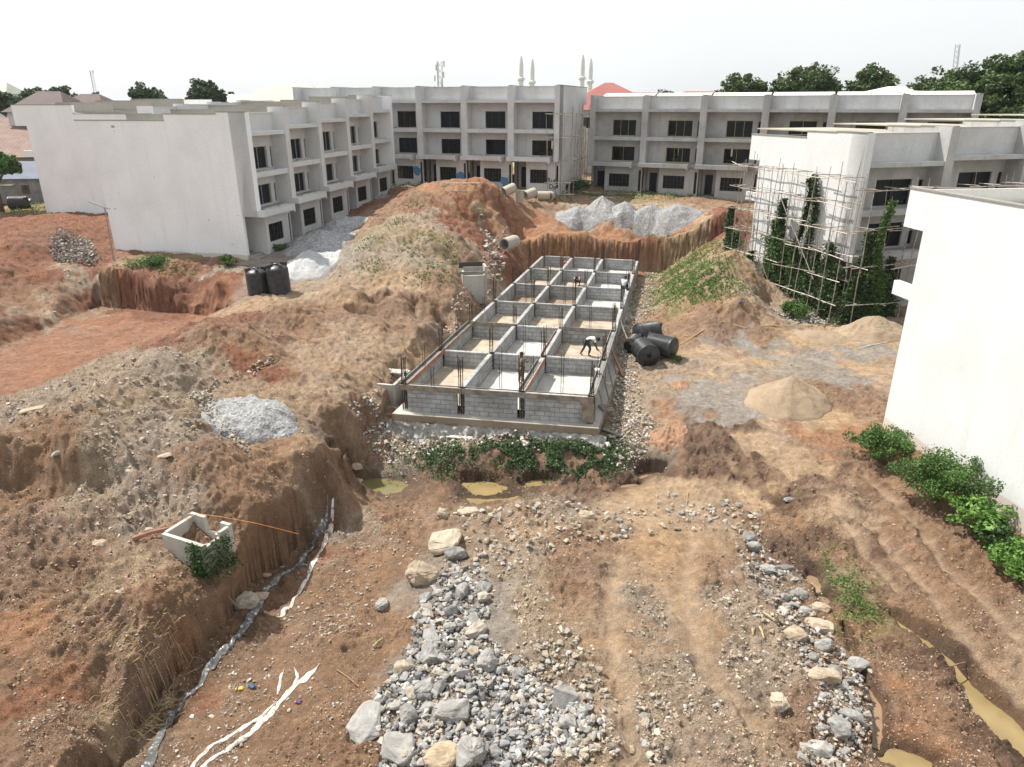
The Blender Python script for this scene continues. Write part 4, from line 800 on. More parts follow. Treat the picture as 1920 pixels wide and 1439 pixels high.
# ---------------------------------------------------------------- leaves
def leaves(cen, size, seed=0, flat=.0, tone=None):
    rs = np.random.RandomState(seed); cen = np.asarray(cen, float); n_ = len(cen)
    u = rs.normal(size=(n_, 3)); u[:, 2] *= .7; u /= np.linalg.norm(u, axis=1, keepdims=True)
    w_ = rs.normal(size=(n_, 3)); w_[:, 2] += flat; v_ = np.cross(u, w_); v_ /= np.linalg.norm(v_, axis=1, keepdims=True)+1e-9
    s_ = (size*rs.uniform(.55, 1.35, n_))[:, None]; nrm = np.cross(u, v_)
    V_ = np.stack([cen-u*s_*.5, cen-u*s_*.05+v_*s_*.34+nrm*s_*.10, cen+u*s_*.55, cen-u*s_*.05-v_*s_*.34+nrm*s_*.10], 1).reshape(-1, 3)
    F_ = np.arange(n_*4).reshape(n_, 4)
    t = rs.uniform(0, 1, n_) if tone is None else np.clip(tone+rs.normal(0, .18, n_), 0, 1)
    return V_, F_, np.repeat(t, 4)[:, None]*np.ones((1, 3))
def leafobj(name, cen, size, mat, parent=None, seed=0, origin=(0, 0, 0), tone=None):
    V_, F_, c_ = leaves(cen, size, seed, tone=tone); return np_obj(name, V_-np.array(origin), F_, M[mat], parent, cols=c_)
def clumps(c, rad, n_clump, n_leaf, rs, shell=.55, cl=.28):
    """leaf centres gathered in clumps through an uneven ellipsoid crown"""
    c = np.array(c, float); rad = np.array(rad, float); d = rs.normal(size=(n_clump, 3)); d /= np.linalg.norm(d, axis=1, keepdims=True)
    d[:, 2] = np.where(d[:, 2] < -.25, -d[:, 2]*.6, d[:, 2]); r_ = rs.uniform(shell, 1, n_clump)[:, None]*(1+(.06 if shell > .7 else .18)*rs.normal(size=(n_clump, 1)))
    cc = c+d*r_*rad; cr = rad.mean()*cl*rs.uniform(.6, 1.4, n_clump); per = max(3, n_leaf//n_clump)
    e_ = rs.normal(size=(n_clump, per, 3)); e_ /= np.linalg.norm(e_, axis=2, keepdims=True); e_ *= rs.uniform(.5, 1, (n_clump, per, 1))
    e_[..., 2] *= .75
    pts = cc[:, None]+e_*cr[:, None, None]; tone = np.repeat(rs.uniform(.15, .85, n_clump), per)
    return pts.reshape(-1, 3), tone, cc
def tree(px, py_top, py_base_z, Y, w_, label, name='tree', mat='leaf_tree', nleaf=5000, leaf=.45, seed=0, group=None, squash=.55, spread=False, trunk_z=None):
    rs = np.random.RandomState(seed); x, y, zt = PY(px, py_top, Y); zg = py_base_z; H_ = zt-zg
    e = empty(name, (x, y, zg), 0, label, 'tree', group); rx = w_/2; rz = H_*squash/1.6 if not spread else H_*.22
    cz = H_-rz*1.02
    if spread:
        pts = []; tn = []; cs = []
        for k in range(7):
            a_ = rs.uniform(0, 2*math.pi); r_ = rs.uniform(.15, .7)*rx; p_, t_, c_ = clumps((r_*math.cos(a_), r_*math.sin(a_), cz+rs.uniform(-.9, .35)*rz), (rx*.5, rx*.5, rz*.55), 14, nleaf//7, rs, .3, .30); pts.append(p_); tn.append(t_); cs.append(c_)
        pts = np.concatenate(pts); tn = np.concatenate(tn); cs = np.concatenate(cs)
    else: pts, tn, cs = clumps((0, 0, cz), (rx, rx, rz), 650, int(nleaf*5), rs, .80, .125)
    leafobj('crown', pts, leaf*(1.35 if spread else .95), mat, e, seed, tone=tn)
    t_ = MB().tube([(0, 0, -.3), (.1, 0, H_*.25), (0, .1, H_*.5), (0, 0, cz)], H_*.045, 8, H_*.015)
    for k in range(9):
        c_ = cs[rs.randint(len(cs))]; t_.tube([(0, 0, H_*rs.uniform(.3, .6)), tuple(c_*.55+np.array([0, 0, H_*.22])), tuple(c_)], H_*.014, 5, H_*.004)
    t_.build('trunk', M['bark'], e, True); return e
tree(1400, 139, 4, 112, 9.0, 'round dark green tree, leftmost of three behind the grey roofs at right', seed=1, nleaf=6000, squash=.85)
tree(1518, 127, 4, 108, 12.0, 'widest rounded green tree, middle of three behind the roofs at right', seed=2, nleaf=8000, squash=.9)
tree(1641, 128, 4, 112, 8.6, 'compact dark tree, rightmost of three behind the roofs at right', seed=3, nleaf=6000, squash=.85)
tree(1760, 138, 3, 98, 8.5, 'low green tree between the round trees and the large one at the right edge', seed=4, nleaf=6000, squash=.85)
tree(1845, 128, 2, 84, 15, 'large bright green tree filling the right edge above the tan roof', seed=5, nleaf=16000, leaf=.4, squash=.95)
tree(1925, 104, 2, 80, 12, 'tallest tree cut off by the right edge of the picture', seed=6, nleaf=12000, leaf=.4, squash=.95)
tree(1245, 172, 4, 130, 7, 'small dark tree between the red roof and the pale roof sheets', seed=7, nleaf=2500, mat='leaf_far')
FT = [(25,160,118,9,'dark bushy tree at the far left edge of the skyline'),(98,158,125,9,'flat topped tree above the brown tiled roof at left'),(166,155,112,7,'spreading tree right of the brown roof ridge at left'),(205,168,112,6,'small low tree between two spreading trees at left'),(250,154,108,8,'spreading tree with separate layered branches at left'),
 (330,166,118,7,'light green low tree behind the left building roofs'),(376,149,110,5,'tall narrow dark tree with two lobes behind the left roofs'),(398,156,112,4,'slim dark tree touching the two lobed one'),(440,167,150,7,'pale low tree left of the green hipped roof'),(480,165,150,8,'dark low tree just left of the green hipped roof')]
for i_, (px, pt, Y_, w_, lb) in enumerate(FT): tree(px, pt, 4, Y_, w_, lb, seed=20+i_, nleaf=5600, leaf=.42, mat='leaf_far', spread=i_ not in (6, 7), squash=.9)
tree(-26, 283, 3.4, 75, 4.6, 'dense leafy tree at left edge behind the tin roofed hut', seed=40, nleaf=5000, leaf=.32, mat='leaf', squash=.45)

# shrubs and creepers
def shrub(px, py, z0, w_, h_, label, mat='leaf', nleaf=3000, leaf=.12, seed=0, name='shrub', squat=1, cat='shrub'):
    rs = np.random.RandomState(seed); c = G(px, py, z0); e = empty(name, c, 0, label, cat)
    pts, tn, cs = clumps((0, 0, h_*.45), (w_/2, w_/2*squat, h_*.55), 60, nleaf, rs, .35, .30); leafobj('foliage', pts, leaf, mat, e, seed, tone=tn)
    t_ = MB()
    for k in range(14): c_ = cs[rs.randint(len(cs))]; t_.tube([(c_[0]*.15, c_[1]*.15, -.05), tuple(c_*.6), tuple(c_)], .018, 5, .006)
    t_.build('stem', M['bark'], e); return e
shrub(1652, 868, -.3, 2.3, 1.5, 'fine leaved round green bush beside the near white gable, farthest of the row', seed=1, nleaf=9000, leaf=.085)
shrub(1757, 938, -.5, 3.2, 1.9, 'largest round green bush against the foot of the near white wall', seed=2, nleaf=14000, leaf=.085)
shrub(1826, 990, -.6, 1.7, 1.2, 'bright broad leaved plant right after the largest bush', 'leaf_bright', 2600, .17, seed=3)
shrub(1862, 1030, -.7, 1.5, .9, 'dark broad leaved creeper between bright plants along the right wall', 'leaf_vine', 2200, .15, seed=4)
shrub(1912, 1085, -.8, 1.9, 1.1, 'bright big leaved plant cut off by the right edge of the picture', 'leaf_bright', 3600, .16, seed=5)
shrub(1880, 1060, -.8, 1.3, .8, 'medium green leafy plant just left of the cut off one', 'leaf_bright', 1800, .15, seed=15)
shrub(818, 812, -1.0, .55, 1.1, 'bright yellow green sapling in front of the stone footing', 'leaf_bright', 700, .09, seed=6, name='sapling', cat='sapling')
shrub(1490, 598, .4, 1.9, 1.2, 'light green bush at the foot of the scaffolded white gable', 'leaf', 2600, .14, seed=7)
shrub(1555, 590, .4, 2.6, 2.6, 'dark leafy thicket under the scaffold corner', 'leaf_vine', 6000, .16, seed=8)
shrub(287, 500, 2.6, 2.2, .7, 'low green weeds on the earth bank against the left white gable', 'leaf', 1500, .14, seed=9)
shrub(428, 500, 2.5, 1.2, .8, 'small green bush at the corner of the left white building', 'leaf', 1500, .12, seed=10)
shrub(520, 470, 2.8, 2.2, .45, 'thin strip of green weeds along the left building front', 'leaf', 900, .12, seed=11, squat=.5)
shrub(1268, 678, 0, .8, .35, 'tiny green tuft beside the lying black tanks', 'leaf', 500, .08, seed=12)
shrub(800, 355, 5.1, 2.2, .5, 'green weeds in front of the centre background building', 'leaf', 800, .2, seed=13)
shrub(1305, 360, 4.2, 1.8, 2.1, 'green bush growing against the right grey background building', 'leaf_vine', 1500, .2, seed=14)
shrub(1078, 362, 4.6, 4.5, 1.4, 'dark undergrowth below the scaffold between the background buildings', 'leaf_vine', 2500, .2, seed=16)
shrub(995, 352, 4.9, .9, 1.6, 'small dark bush under a window of the centre background building', 'leaf_vine', 500, .16, seed=17)
shrub(10, 330, 3.3, 1.5, 1.0, 'green scrub beside the tin roofed hut', 'leaf', 800, .15, seed=18)
def patch(name, pixels, z0, n_, leaf, mat, label, seed, lift=.12, cat='weeds', jit=.35):
    """ground cover following the soil along a list of pixels"""
    rs = np.random.RandomState(seed); pts = []
    g_ = [np.array(G(a, b, z0)) for a, b in pixels]
    for k in range(n_):
        p_ = g_[rs.randint(len(g_))]; r_ = rs.normal(0, jit, 2)*(1+.5*rs.rand()); pts.append((p_[0]+r_[0], p_[1]+r_[1]*1.2))
    pts = np.array(pts); dens = fbm(pts[:, 0], pts[:, 1], 1.5, 2, seed+7) > -.25; pts = pts[dens]; z_ = terrain(pts[:, 0], pts[:, 1]); z_ = z_+rs.uniform(0, lift, len(z_))
    o = leafobj(name, np.column_stack([pts, z_]), leaf, mat, None, seed); return tag(o, label, cat, kind='stuff')
patch('creeper', [(800+i_*12, 850+4*math.sin(i_)) for i_ in range(31)]+[(920+i_*12, 838) for i_ in range(21)]+[(950+i_*11, 862) for i_ in range(20)]+[(1000+i_*11, 872) for i_ in range(15)]+[(800,865),(820,872),(840,880),(815,850),(830,845)], -1.0, 26000, .10, 'leaf_ivy', 'dark glossy creeper mat below the stone footing of the foundation', 50, .16, 'creeper', .22)
patch('weeds', [(1240+i_*6, 500+(i_*37) % 60) for i_ in range(20)]+[(1270,545),(1290,500),(1300,480),(1310,520),(1320,440),(1280,470)], 2.3, 16000, .12, 'leaf_grass', 'green weeds covering the mound right of the foundation', 51, .14, 'weeds', .8)
patch('weeds', [(1575,1095),(1590,1110),(1605,1120),(1620,1130),(1600,1140),(1585,1080),(1570,1060),(1610,1160),(1590,1180),(1560,1045),(1640,1150)], -1.6, 2600, .07, 'leaf_grass', 'pale green weeds along the muddy ditch at lower right', 52, .12, 'weeds', .24)
patch('weeds', [(690,465),(740,420),(770,470),(800,440),(780,385),(850,490),(870,480),(810,500),(700,500),(775,410),(830,520),(790,520),(860,410),(900,425)], 4, 1700, .15, 'leaf_grass', 'scattered tufts of weeds on the central spoil heap', 53, .12, 'weeds', .45)
patch('weeds', [(1000+i_*25, 365+(i_ % 3)*3) for i_ in range(18)]+[(730+i_*22, 350) for i_ in range(12)], 4.6, 3200, .2, 'leaf', 'strip of weeds along the foot of the grey background buildings', 54, .3, 'weeds', .7)
patch('weeds', [(20,360),(40,340),(60,330),(50,370),(70,350),(10,380),(65,385),(30,400),(80,395)], 3.3, 3500, .16, 'leaf_grass', 'grassy yard behind the left gable', 55, .25, 'grass', 1.3)
patch('weeds', [(735,885),(750,868),(765,860),(770,880),(745,850),(720,845),(775,840)], -1.4, 700, .07, 'leaf_ivy', 'thin weeds among litter left of the creeper', 56, .2, 'weeds', .25)
patch('weeds', [(165,1085),(185,1075),(370,885),(360,900),(550,1090),(580,935),(540,1080),(225,1225),(310,1175),(480,1095)], .3, 420, .06, 'leaf_ivy', 'sparse weeds on the brown bank at lower left', 57, .08, 'weeds', .16)
patch('weeds', [(265,497),(285,495),(300,502),(350,505),(250,505),(420,505),(330,512)], 2.5, 900, .13, 'leaf', 'weeds on the lip of the red cutting', 58, .15, 'weeds', .5)
mb = MB(); rs = np.random.RandomState(59); g_ = [G(a_, b_, -.6) for a_, b_ in [(250,1310),(275,1290),(300,1270),(230,1330),(200,1340),(260,1240),(215,1200),(320,1250),(290,1300)]]
for k in range(260):
    c_ = g_[rs.randint(9)]; x_, y_ = c_.x+rs.normal(0, .25), c_.y+rs.normal(0, .25); a_ = rs.normal(.9, .5); L_ = rs.uniform(.1, .42); z_ = hz(x_, y_); dx_, dy_ = L_*math.cos(a_), L_*math.sin(a_); mb.tube([(x_, y_, z_+.02), (x_+dx_*.5, y_+dy_*.5, z_+.08), (x_+dx_, y_+dy_, hz(x_+dx_, y_+dy_)+.03)], .006, 3)
tag(mb.build('dry_straw', M['straw']), 'dry straw scattered on the bank edge at lower left', 'straw', kind='stuff')
# vines climbing the scaffold: each stem with its own leaves
VN = [(1388,560,3.5,.25),(1402,520,2.0,.35),(1470,590,4.5,.45),(1482,600,6.0,.40),(1500,600,3.2,.5),(1508,600,8.0,.22),(1521,600,8.4,.22),(1535,605,3.8,.55),(1552,610,4.5,.5),(1568,610,3.2,.6),(1585,610,5.8,.35),(1600,612,2.6,.6),(1640,610,2.2,.5),(1612,610,7.6,.4),(1655,610,4.0,.22),(1425,560,1.2,.5)]
for i_, (px, py, hh, sp) in enumerate(VN):
    rs = np.random.RandomState(100+i_); t = (px-1400)/(1575-1400)
    if px < 1580: p0 = Vector((21.3, 44.9))+gd*11*(1-t)+gn*rs.uniform(.35, 1.1)
    else: p0 = Vector((21.3, 44.6))+fd*(px-1575)/28+fn*rs.uniform(.6, 1.2)
    zg = hz(p0.x, p0.y); N_ = int(1500*hh*(.5+sp)); s_ = np.sort(rs.rand(N_)**(1.25 if hh > 5 else 1)); nz_ = pnoise(s_*hh*1.1, s_*0+i_*3.7, 61); taper = (np.where(s_ > .75, .45, 1.15) if hh < 6 else np.where(s_ > .45, .40, 1.25))*np.clip(.75+1.9*nz_, .18, 2.0); N_ = len(s_)
    if hh > 7: kp = rs.rand(N_) < .45; s_ = s_[kp]; taper = taper[kp]; N_ = len(s_)
    al = rs.normal(0, sp*.85, N_)*taper+.30*np.sin(s_*hh*.9+i_)+.35*pnoise(s_*hh*.5, s_*0+i_, 63); ou = rs.normal(0, .13, N_); dv = gd if px < 1580 else fd; ov = gn if px < 1580 else fn
    x_ = p0.x+dv.x*al+ov.x*ou; y_ = p0.y+dv.y*al+ov.y*ou; z_ = zg+s_*hh-np.abs(rs.normal(0, .25, N_))*(rs.rand(N_) < .3)
    e = empty('climbing_vine', (p0.x, p0.y, zg), 0, None, 'vine')
    tag(e, ['short dark vine at the far end of the white gable','low vine clump beside the far scaffold pole','leafy vine, first of the thick group on the white gable','thick tall vine on the middle of the white gable','medium vine between two tall thin ones','very tall thin vine reaching the upper scaffold, left of the pair','very tall thin vine reaching the upper scaffold, right of the pair','bushy vine right of the tall thin pair','wide leafy vine near the gable corner','dense low vine beside the gable corner','tall vine on the corner of the scaffolded building','low wide vine below the barred windows of the scaffolded facade','low creeper in front of the scaffolded ground floor window','high yellow green vine hanging beside the upper window of the scaffolded facade','slender vine on a scaffold upright in front of the shaded facade','ground hugging vine at the foot of the far scaffold'][i_])
    V_, F_, c_ = leaves(np.column_stack([x_, y_, z_])-np.array([p0.x, p0.y, zg]), .15, 200+i_, tone=rs.uniform(.2, .8, N_)); np_obj('foliage', V_, F_, M['leaf_vine' if i_ not in (2, 4, 13) else 'leaf'], e, cols=c_)
    MB().tube([(.18*math.sin(t_*6+i_), .18*math.cos(t_*5+i_), t_*hh) for t_ in np.linspace(0, 1, 9)], .03, 5, .012).build('stem', M['bark'], e)

# ---------------------------------------------------------------- heaps
def heap(px, py, z0, rx, ry, h_, mat, label, name='gravel_heap', seed=0, cat='gravel heap', group=None, peak=.25, rough=.025, rot=0):
    c = G(px, py, z0); NR, NT = 40, 84; V_ = []; F_ = []
    rr_ = np.linspace(0, 1, NR)[:, None]; th = np.linspace(0, 2*np.pi, NT, endpoint=False)[None, :]
    ed = 1+.13*pnoise(np.cos(th)*1.6+seed, np.sin(th)*1.6, 7)*2+.05*pnoise(np.cos(th)*6+seed, np.sin(th)*6, 8)
    X0 = rr_*np.cos(th)*rx*ed; Y0 = rr_*np.sin(th)*ry*ed; X = X0*math.cos(rot)-Y0*math.sin(rot); Y = X0*math.sin(rot)+Y0*math.cos(rot)
    pr = np.sqrt((1-rr_)**2+peak**2)-peak*np.exp(-(1-rr_)*3); pr = (pr-pr[-1])/(pr[0]-pr[-1]); pr = pr**.92
    Z = h_*pr*(1+.10*pnoise(X*.9, Y*.9, seed+3))+rough*fbm(X, Y, 1.4, 4, seed+9)*np.sin(np.pi*np.clip(rr_*.9+.05, 0, 1))+rough*.4*fbm(X, Y, 7, 2, seed+19)
    gz = terrain(X+c.x, Y+c.y)-c.z; Z = gz*(.15+.85*rr_)+Z-.06*(rr_ > .97)-.02
    V_ = np.stack([X+0*Z, Y+0*Z, Z], -1).reshape(-1, 3); i_ = np.arange(NR-1)[:, None]*NT+np.arange(NT)[None, :]; j_ = np.arange(NR-1)[:, None]*NT+(np.arange(NT)[None, :]+1) % NT
    F_ = np.stack([i_, i_+NT, j_+NT, j_], -1).reshape(-1, 4); o = np_obj(name, V_, F_, M[mat], None, True); o.location = c
    return tag(o, label, cat, group)
heap(1085, 404, 3.9, 2.5, 2.3, 1.65, 'gravel', 'pale gravel heap, leftmost of the row behind the excavation', seed=1)
heap(1128, 403, 3.9, 2.4, 2.3, 1.85, 'gravel', 'pale gravel heap, second and tallest of the row behind the excavation', seed=2)
heap(1170, 408, 3.9, 2.1, 2.1, 1.6, 'gravel', 'pale gravel heap, third of the row behind the excavation', seed=3)
heap(1218, 411, 3.8, 2.3, 2.2, 1.7, 'gravel', 'pale gravel heap, fourth of the row, behind small red earth cones', seed=4)
heap(1270, 410, 3.8, 2.7, 2.2, 1.5, 'gravel', 'pale gravel heap, rightmost of the row behind the excavation', seed=5)
heap(1185, 408, 3.7, 1.5, 1.2, .95, 'redheap', 'small red earth heap before the third gravel heap', 'earth_heap', seed=6, cat='earth heap')
heap(1258, 410, 3.7, 1.0, .9, 1.0, 'redheap', 'small pointed red earth heap before the rightmost gravel heap', 'earth_heap', seed=7, cat='earth heap')
heap(475, 783, 1.55, 1.85, 1.95, .5, 'gravel', 'round light grey gravel heap on the sandy bench at left', seed=8, peak=.5, rough=.05)
heap(640, 425, 3.2, 2.4, 2.6, .9, 'gravel_dark', 'dark grey gravel heap in the shade, farthest along the left building', seed=9)
heap(603, 460, 2.9, 3.0, 3.2, 1.2, 'gravel_dark', 'dark grey gravel heap in the middle beside the left building', seed=10)
heap(583, 505, 2.3, 2.6, 2.5, 1.45, 'gravel_fine', 'pale blue grey stone dust heap behind the standing black tanks', 'stone_dust_heap', seed=11, rough=.12)
heap(1478, 755, 0, 2.15, 2.0, 1.45, 'sand', 'pointed beige sand heap in the middle right', 'sand_heap', seed=12, cat='sand heap', rough=.05)
heap(1640, 622, .5, 2.6, 1.8, 1.15, 'sand', 'low tan sand heap against the scaffolded building', 'sand_heap', seed=13, cat='sand heap', rough=.1)
heap(1545, 632, .4, 2.0, 1.3, .4, 'sand', 'shallow sand heap left of the one by the near white building', 'sand_heap', seed=14, cat='sand heap')
heap(1252, 822, -.6, .9, .85, .55, 'redheap', 'small orange earth heap near the right corner of the slab', 'earth_heap', seed=15, cat='earth heap', rough=.1)
heap(1275, 722, -.05, .5, .6, .28, 'redheap', 'very small orange earth heap beside the grey gravel patch', 'earth_heap', seed=16, cat='earth heap')
heap(705, 377, 4.0, 1.8, 1.5, .9, 'gravel_dark', 'low dusty heap at the far end of the left building', seed=17)

# ---------------------------------------------------------------- water tanks
def rotx(M_): return M_
def tank_prof(r_, h_):
    pr = [(0, 0), (r_*.98, 0), (r_, .05)]; N_ = 18
    for k in range(N_):
        z0 = .1+(h_*.80-.1)*k/N_; dz_ = (h_*.80-.1)/N_; pr += [(r_, z0), (r_, z0+dz_*.55), (r_*.975, z0+dz_*.7), (r_*.975, z0+dz_*.9)]
    pr += [(r_, h_*.80), (r_*.97, h_*.83), (r_*.75, h_*.89), (r_*.45, h_*.93), (r_*.32, h_*.94)]
    return pr
def tank(name, loc, rot, r_, h_, label, cat='water tank', stand=True, group=None, hole=False):
    e = empty(name, loc, 0, label, cat, group); e.rotation_euler = rot
    b_ = MB().lathe(tank_prof(r_, h_), 40).build('tank_body', M['tank'], e, True)
    MB().lathe([(r_*.32, h_*.93), (r_*.32, h_*.975), (r_*.30, h_*.99), (r_*.1, h_), (0, h_)], 24).build('lid', M['tank'], e, True)
    for k in range(4):
        a_ = k*math.pi/2+.4; mb = MB(); c_, s_ = math.cos(a_), math.sin(a_); mb.beam((c_*r_*.40, s_*r_*.40, h_*.93), (c_*r_*.98, s_*r_*.98, h_*.90), .16, h_*.13); mb.build('lug', M['tank'], e)
    if hole: MB().lathe([(0, -.004), (r_*.22, -.004), (r_*.22, .01)], 20).build('outlet_hole', M['tank_hole'], e)
    return e
c = G(487, 557, 1.7); tank('water_tank', (c.x, c.y, c.z-.05), (0, R(-1), 0), .70, 2.05, 'black upright ribbed water tank, left of the pair beside the stone dust heap', group='standing black tanks')
c = G(526, 553, 1.7); tank('water_tank', (c.x+.02, c.y, c.z-.03), (0, R(-1.5), R(20)), .70, 2.15, 'black upright ribbed water tank, right of the pair beside the stone dust heap', group='standing black tanks')
def lying(px, py, r_, h_, yaw, label, roll=0, lift=0, hole=True):
    c = G(px, py, 0); d = Vector((math.cos(R(yaw)), math.sin(R(yaw)), 0)); p0 = Vector((c.x, c.y, c.z+r_*.97+lift))
    q = d.to_track_quat('Z', 'Y'); e = tank('water_tank', p0, q.to_euler(), r_, h_, label, group='lying black tanks', hole=hole); return e
lying(1216, 688, .64, 1.75, 98, 'lying black tank facing the camera with a round hole, nearest of the four')
lying(1183, 664, .48, 1.2, 65, 'smaller lying black tank with a hole, leftmost of the four')
lying(1262, 672, .60, 1.8, 140, 'lying black tank pointing to the right, rightmost of the four', hole=False)
lying(1195, 645, .64, 1.6, 25, 'lying black tank with a light edge, at the back of the four', hole=False)
lying(22, 395, .72, 1.9, 10, 'black tank lying beside the tin roofed hut at left', hole=False)

# ---------------------------------------------------------------- concrete pieces
def pipe(px, py, z0, r_, L, yaw, label, tilt=0, upright=False, lift=0, group=None, loc=None):
    c = loc or G(px, py, z0); e = bpy.data.objects.new('concrete_pipe', MB().lathe([(r_*.8, 0), (r_, 0), (r_, L*.9), (r_*.94, L*.9), (r_*.94, L), (r_*.8, L), (r_*.8, 0)], 32).mesh('concrete_pipe', M['pipe'], False)); COL.objects.link(e)
    if upright: e.location = (c.x, c.y, c.z-.05)
    else:
        d = Vector((math.cos(R(yaw)), math.sin(R(yaw)), math.sin(R(tilt)))); e.rotation_euler = d.to_track_quat('Z', 'Y').to_euler(); e.location = (c.x, c.y, c.z+r_*.95+lift)
    return tag(e, label, 'concrete pipe', group)
c = G(945, 478, 1.6); pipe(0, 0, 0, .52, 2.0, 62, 'large open concrete pipe sticking out of the bank into the excavation', loc=c+Vector((0, 0, .35)))
pipe(945, 378, 4.6, .46, 1.2, 30, 'tilted concrete pipe ring, leftmost of the row behind the red heap', 20)
pipe(973, 384, 4.4, .46, 1.15, 0, 'upright concrete pipe ring, second of the row behind the red heap', upright=True)
pipe(985, 378, 4.5, .46, 1.2, 35, 'tilted concrete pipe ring, third of the row behind the red heap', 15)
pipe(1008, 377, 4.5, .46, 1.25, 0, 'lying concrete pipe ring, fourth of the row behind the red heap')
pipe(1029, 378, 4.5, .46, 1.1, 75, 'concrete pipe ring with its round end facing the camera, last of the row')
# catch basin with creeper and rope
c = G(377, 1035, .45); e = empty('catch_basin', (c.x, c.y, c.z-.12), R(-24), 'pale concrete catch basin without lid on the left bank, creeper on its side', 'catch basin')
t_ = .12; hx, hy, hh = .84, .62, .92
MB().box((-hx, -hy, 0), (hx, -hy+t_, hh)).build('front_panel', M['concrete'], e); MB().box((-hx, -hy+t_, .0), (-hx+t_, hy-t_, hh+.03)).build('side_panel', M['concrete'], e)
MB().box((hx-t_, -hy+t_, 0), (hx, hy-t_, hh-.12)).box((hx-t_, hy*.2, hh-.12), (hx, hy-t_, hh+.05)).build('side_panel', M['concrete'], e); MB().box((-hx, hy-t_, 0), (-hx*.25, hy, hh+.12)).box((hx*.55, hy-t_, 0), (hx, hy, hh+.1)).box((-hx*.25, hy-t_, 0), (hx*.55, hy, hh*.55)).build('rear_panel', M['concrete'], e)
MB().box((-hx+t_, -hy+t_, .02), (hx-t_, hy-t_, .25)).build('silt', M['sand_fill'], e)
rs = np.random.RandomState(9); N_ = 1500; lx = .62+rs.normal(0, .22, N_); lz = rs.uniform(0, 1, N_)**1.5*1.15; ly = np.where(rs.rand(N_) < .5, -hy-.06+rs.normal(0, .05, N_), rs.uniform(-hy, hy*.6, N_)); lx = np.where(ly > -hy+.05, hx+.08+np.abs(rs.normal(0, .22, N_))*(1.2-lz), lx)
ang = R(-24); wx_, wy_ = c.x+lx*math.cos(ang)-ly*math.sin(ang), c.y+lx*math.sin(ang)+ly*math.cos(ang)
V_, F_, cc_ = leaves(np.column_stack([wx_, wy_, c.z-.3+lz])-np.array([c.x, c.y, c.z]), .095, 77); e2 = empty('climbing_vine', c, 0, 'leafy creeper hanging over the concrete catch basin', 'vine'); np_obj('foliage', V_, F_, M['leaf_vine'], e2, cols=cc_)
MB().tube([(.9, -.8, -.2), (.75, -.9, .3), (.6, -.85, .8)], .015, 5).build('stem', M['bark'], e2)
def line(name, pix, mat, label, cat, r_=.008, lift=.03, zz=None):
    pts = []
    for i_, a_ in enumerate(pix):
        if len(a_) > 2: pts.append(Vector(P(*a_)))
        else: g_ = G(*a_); pts.append(g_+Vector((0, 0, lift)))
    mb = MB().tube([v-pts[0] for v in pts], r_, 6); o = mb.build(name, M[mat]); o.location = pts[0]; return tag(o, label, cat)
line('rope', [(262, 1022), (315, 990, 1.0), (370, 964, 1.3), (415, 970, 1.25), (480, 982, 1.0), (560, 1002, .2)], 'rope', 'taut orange rope stretched over the concrete catch basin', 'rope')
p, q = G(250, 1015), G(325, 995); o = MB().tube([Vector((0, 0, .08)), (q-p)*.5+Vector((0, 0, .14)), (q-p)+Vector((0, 0, .1))], .09, 8, .05).build('log', M['board_red']); o.location = p; tag(o, 'rusty brown log lying left of the catch basin', 'log')
line('hose', [(1160, 700), (1200, 672), (1270, 650), (1320, 620), (1355, 605), (1400, 604), (1440, 612), (1520, 612), (1560, 608)], 'hose', 'yellow hose trailing over the mound from the black tanks to the scaffold', 'hose', .03)
line('hose', [(1610, 655), (1640, 648), (1680, 640)], 'pole_pale', 'pale pole lying at the foot of the near white building', 'pole', .035)
# chambers at the pit edge
c = G(893, 560, .3); e = empty('concrete_chamber', (c.x, c.y, c.z-.3), R(10), 'tall concrete chamber with timber shuttering on top, left edge of the excavation', 'chamber')
MB().box((-.9, -.55, 0), (.55, -.4, 2.0)).build('front_panel', M['concrete'], e); MB().box((.55, -.62, 0), (.70, .6, 2.6)).build('side_panel', M['concrete'], e); MB().box((-.95, -.4, 0), (-.8, .6, 2.2)).build('side_panel', M['concrete'], e); MB().box((-.8, .45, 0), (.55, .6, 2.4)).build('rear_panel', M['concrete'], e)
MB().box((-1.2, -.62, 2.15), (.55, -.55, 2.3)).build('shutter_board', M['board_grey'], e); MB().box((-1.1, .6, 2.3), (.7, .7, 2.7)).build('shutter_board', M['frame'], e); MB().box((-.8, -.5, 1.6), (.5, .4, 1.65)).build('dark_cover', M['tank_hole'], e)
c = G(728, 728, .2); e = empty('concrete_inlet', (c.x-.2, c.y+.3, -.35), R(-14), 'broken concrete inlet box with bent steel bars at the near left corner of the foundation', 'inlet')
MB().box((-1.1, -.7, 0), (.7, -.55, 1.15)).build('front_panel', M['concrete'], e); MB().box((.7, -.75, 0), (.85, .9, 1.2)).build('side_panel', M['concrete'], e); MB().box((-1.1, -.55, 0), (-.95, .8, 1.15)).build('side_panel', M['concrete'], e); MB().box((-.95, .7, 0), (.7, .85, 1.2)).build('rear_panel', M['concrete'], e)
MB().box((-.95, -.5, .25), (.7, .7, .3)).build('silt', M['tank_hole'], e); MB().box((-.4, .55, 1.22), (.95, 1.1, 1.32)).build('cover_slab', M['concrete'], e)
mb = MB()
for k in range(26): x_ = random.uniform(-1, .6); mb.tube([(x_, random.uniform(-.6, .6), .9), (x_+random.uniform(-.2, .2), random.uniform(-.5, .6), 1.3), (x_+random.uniform(-.7, .7), random.uniform(-.6, .8), random.uniform(1.1, 1.7))], .011, 4)
mb.build('bent_bars', M['rebar'], e)
p = G(785, 690); e = empty('brick_retaining_bank', (0, 0, 0)); bpy.data.objects.remove(e)

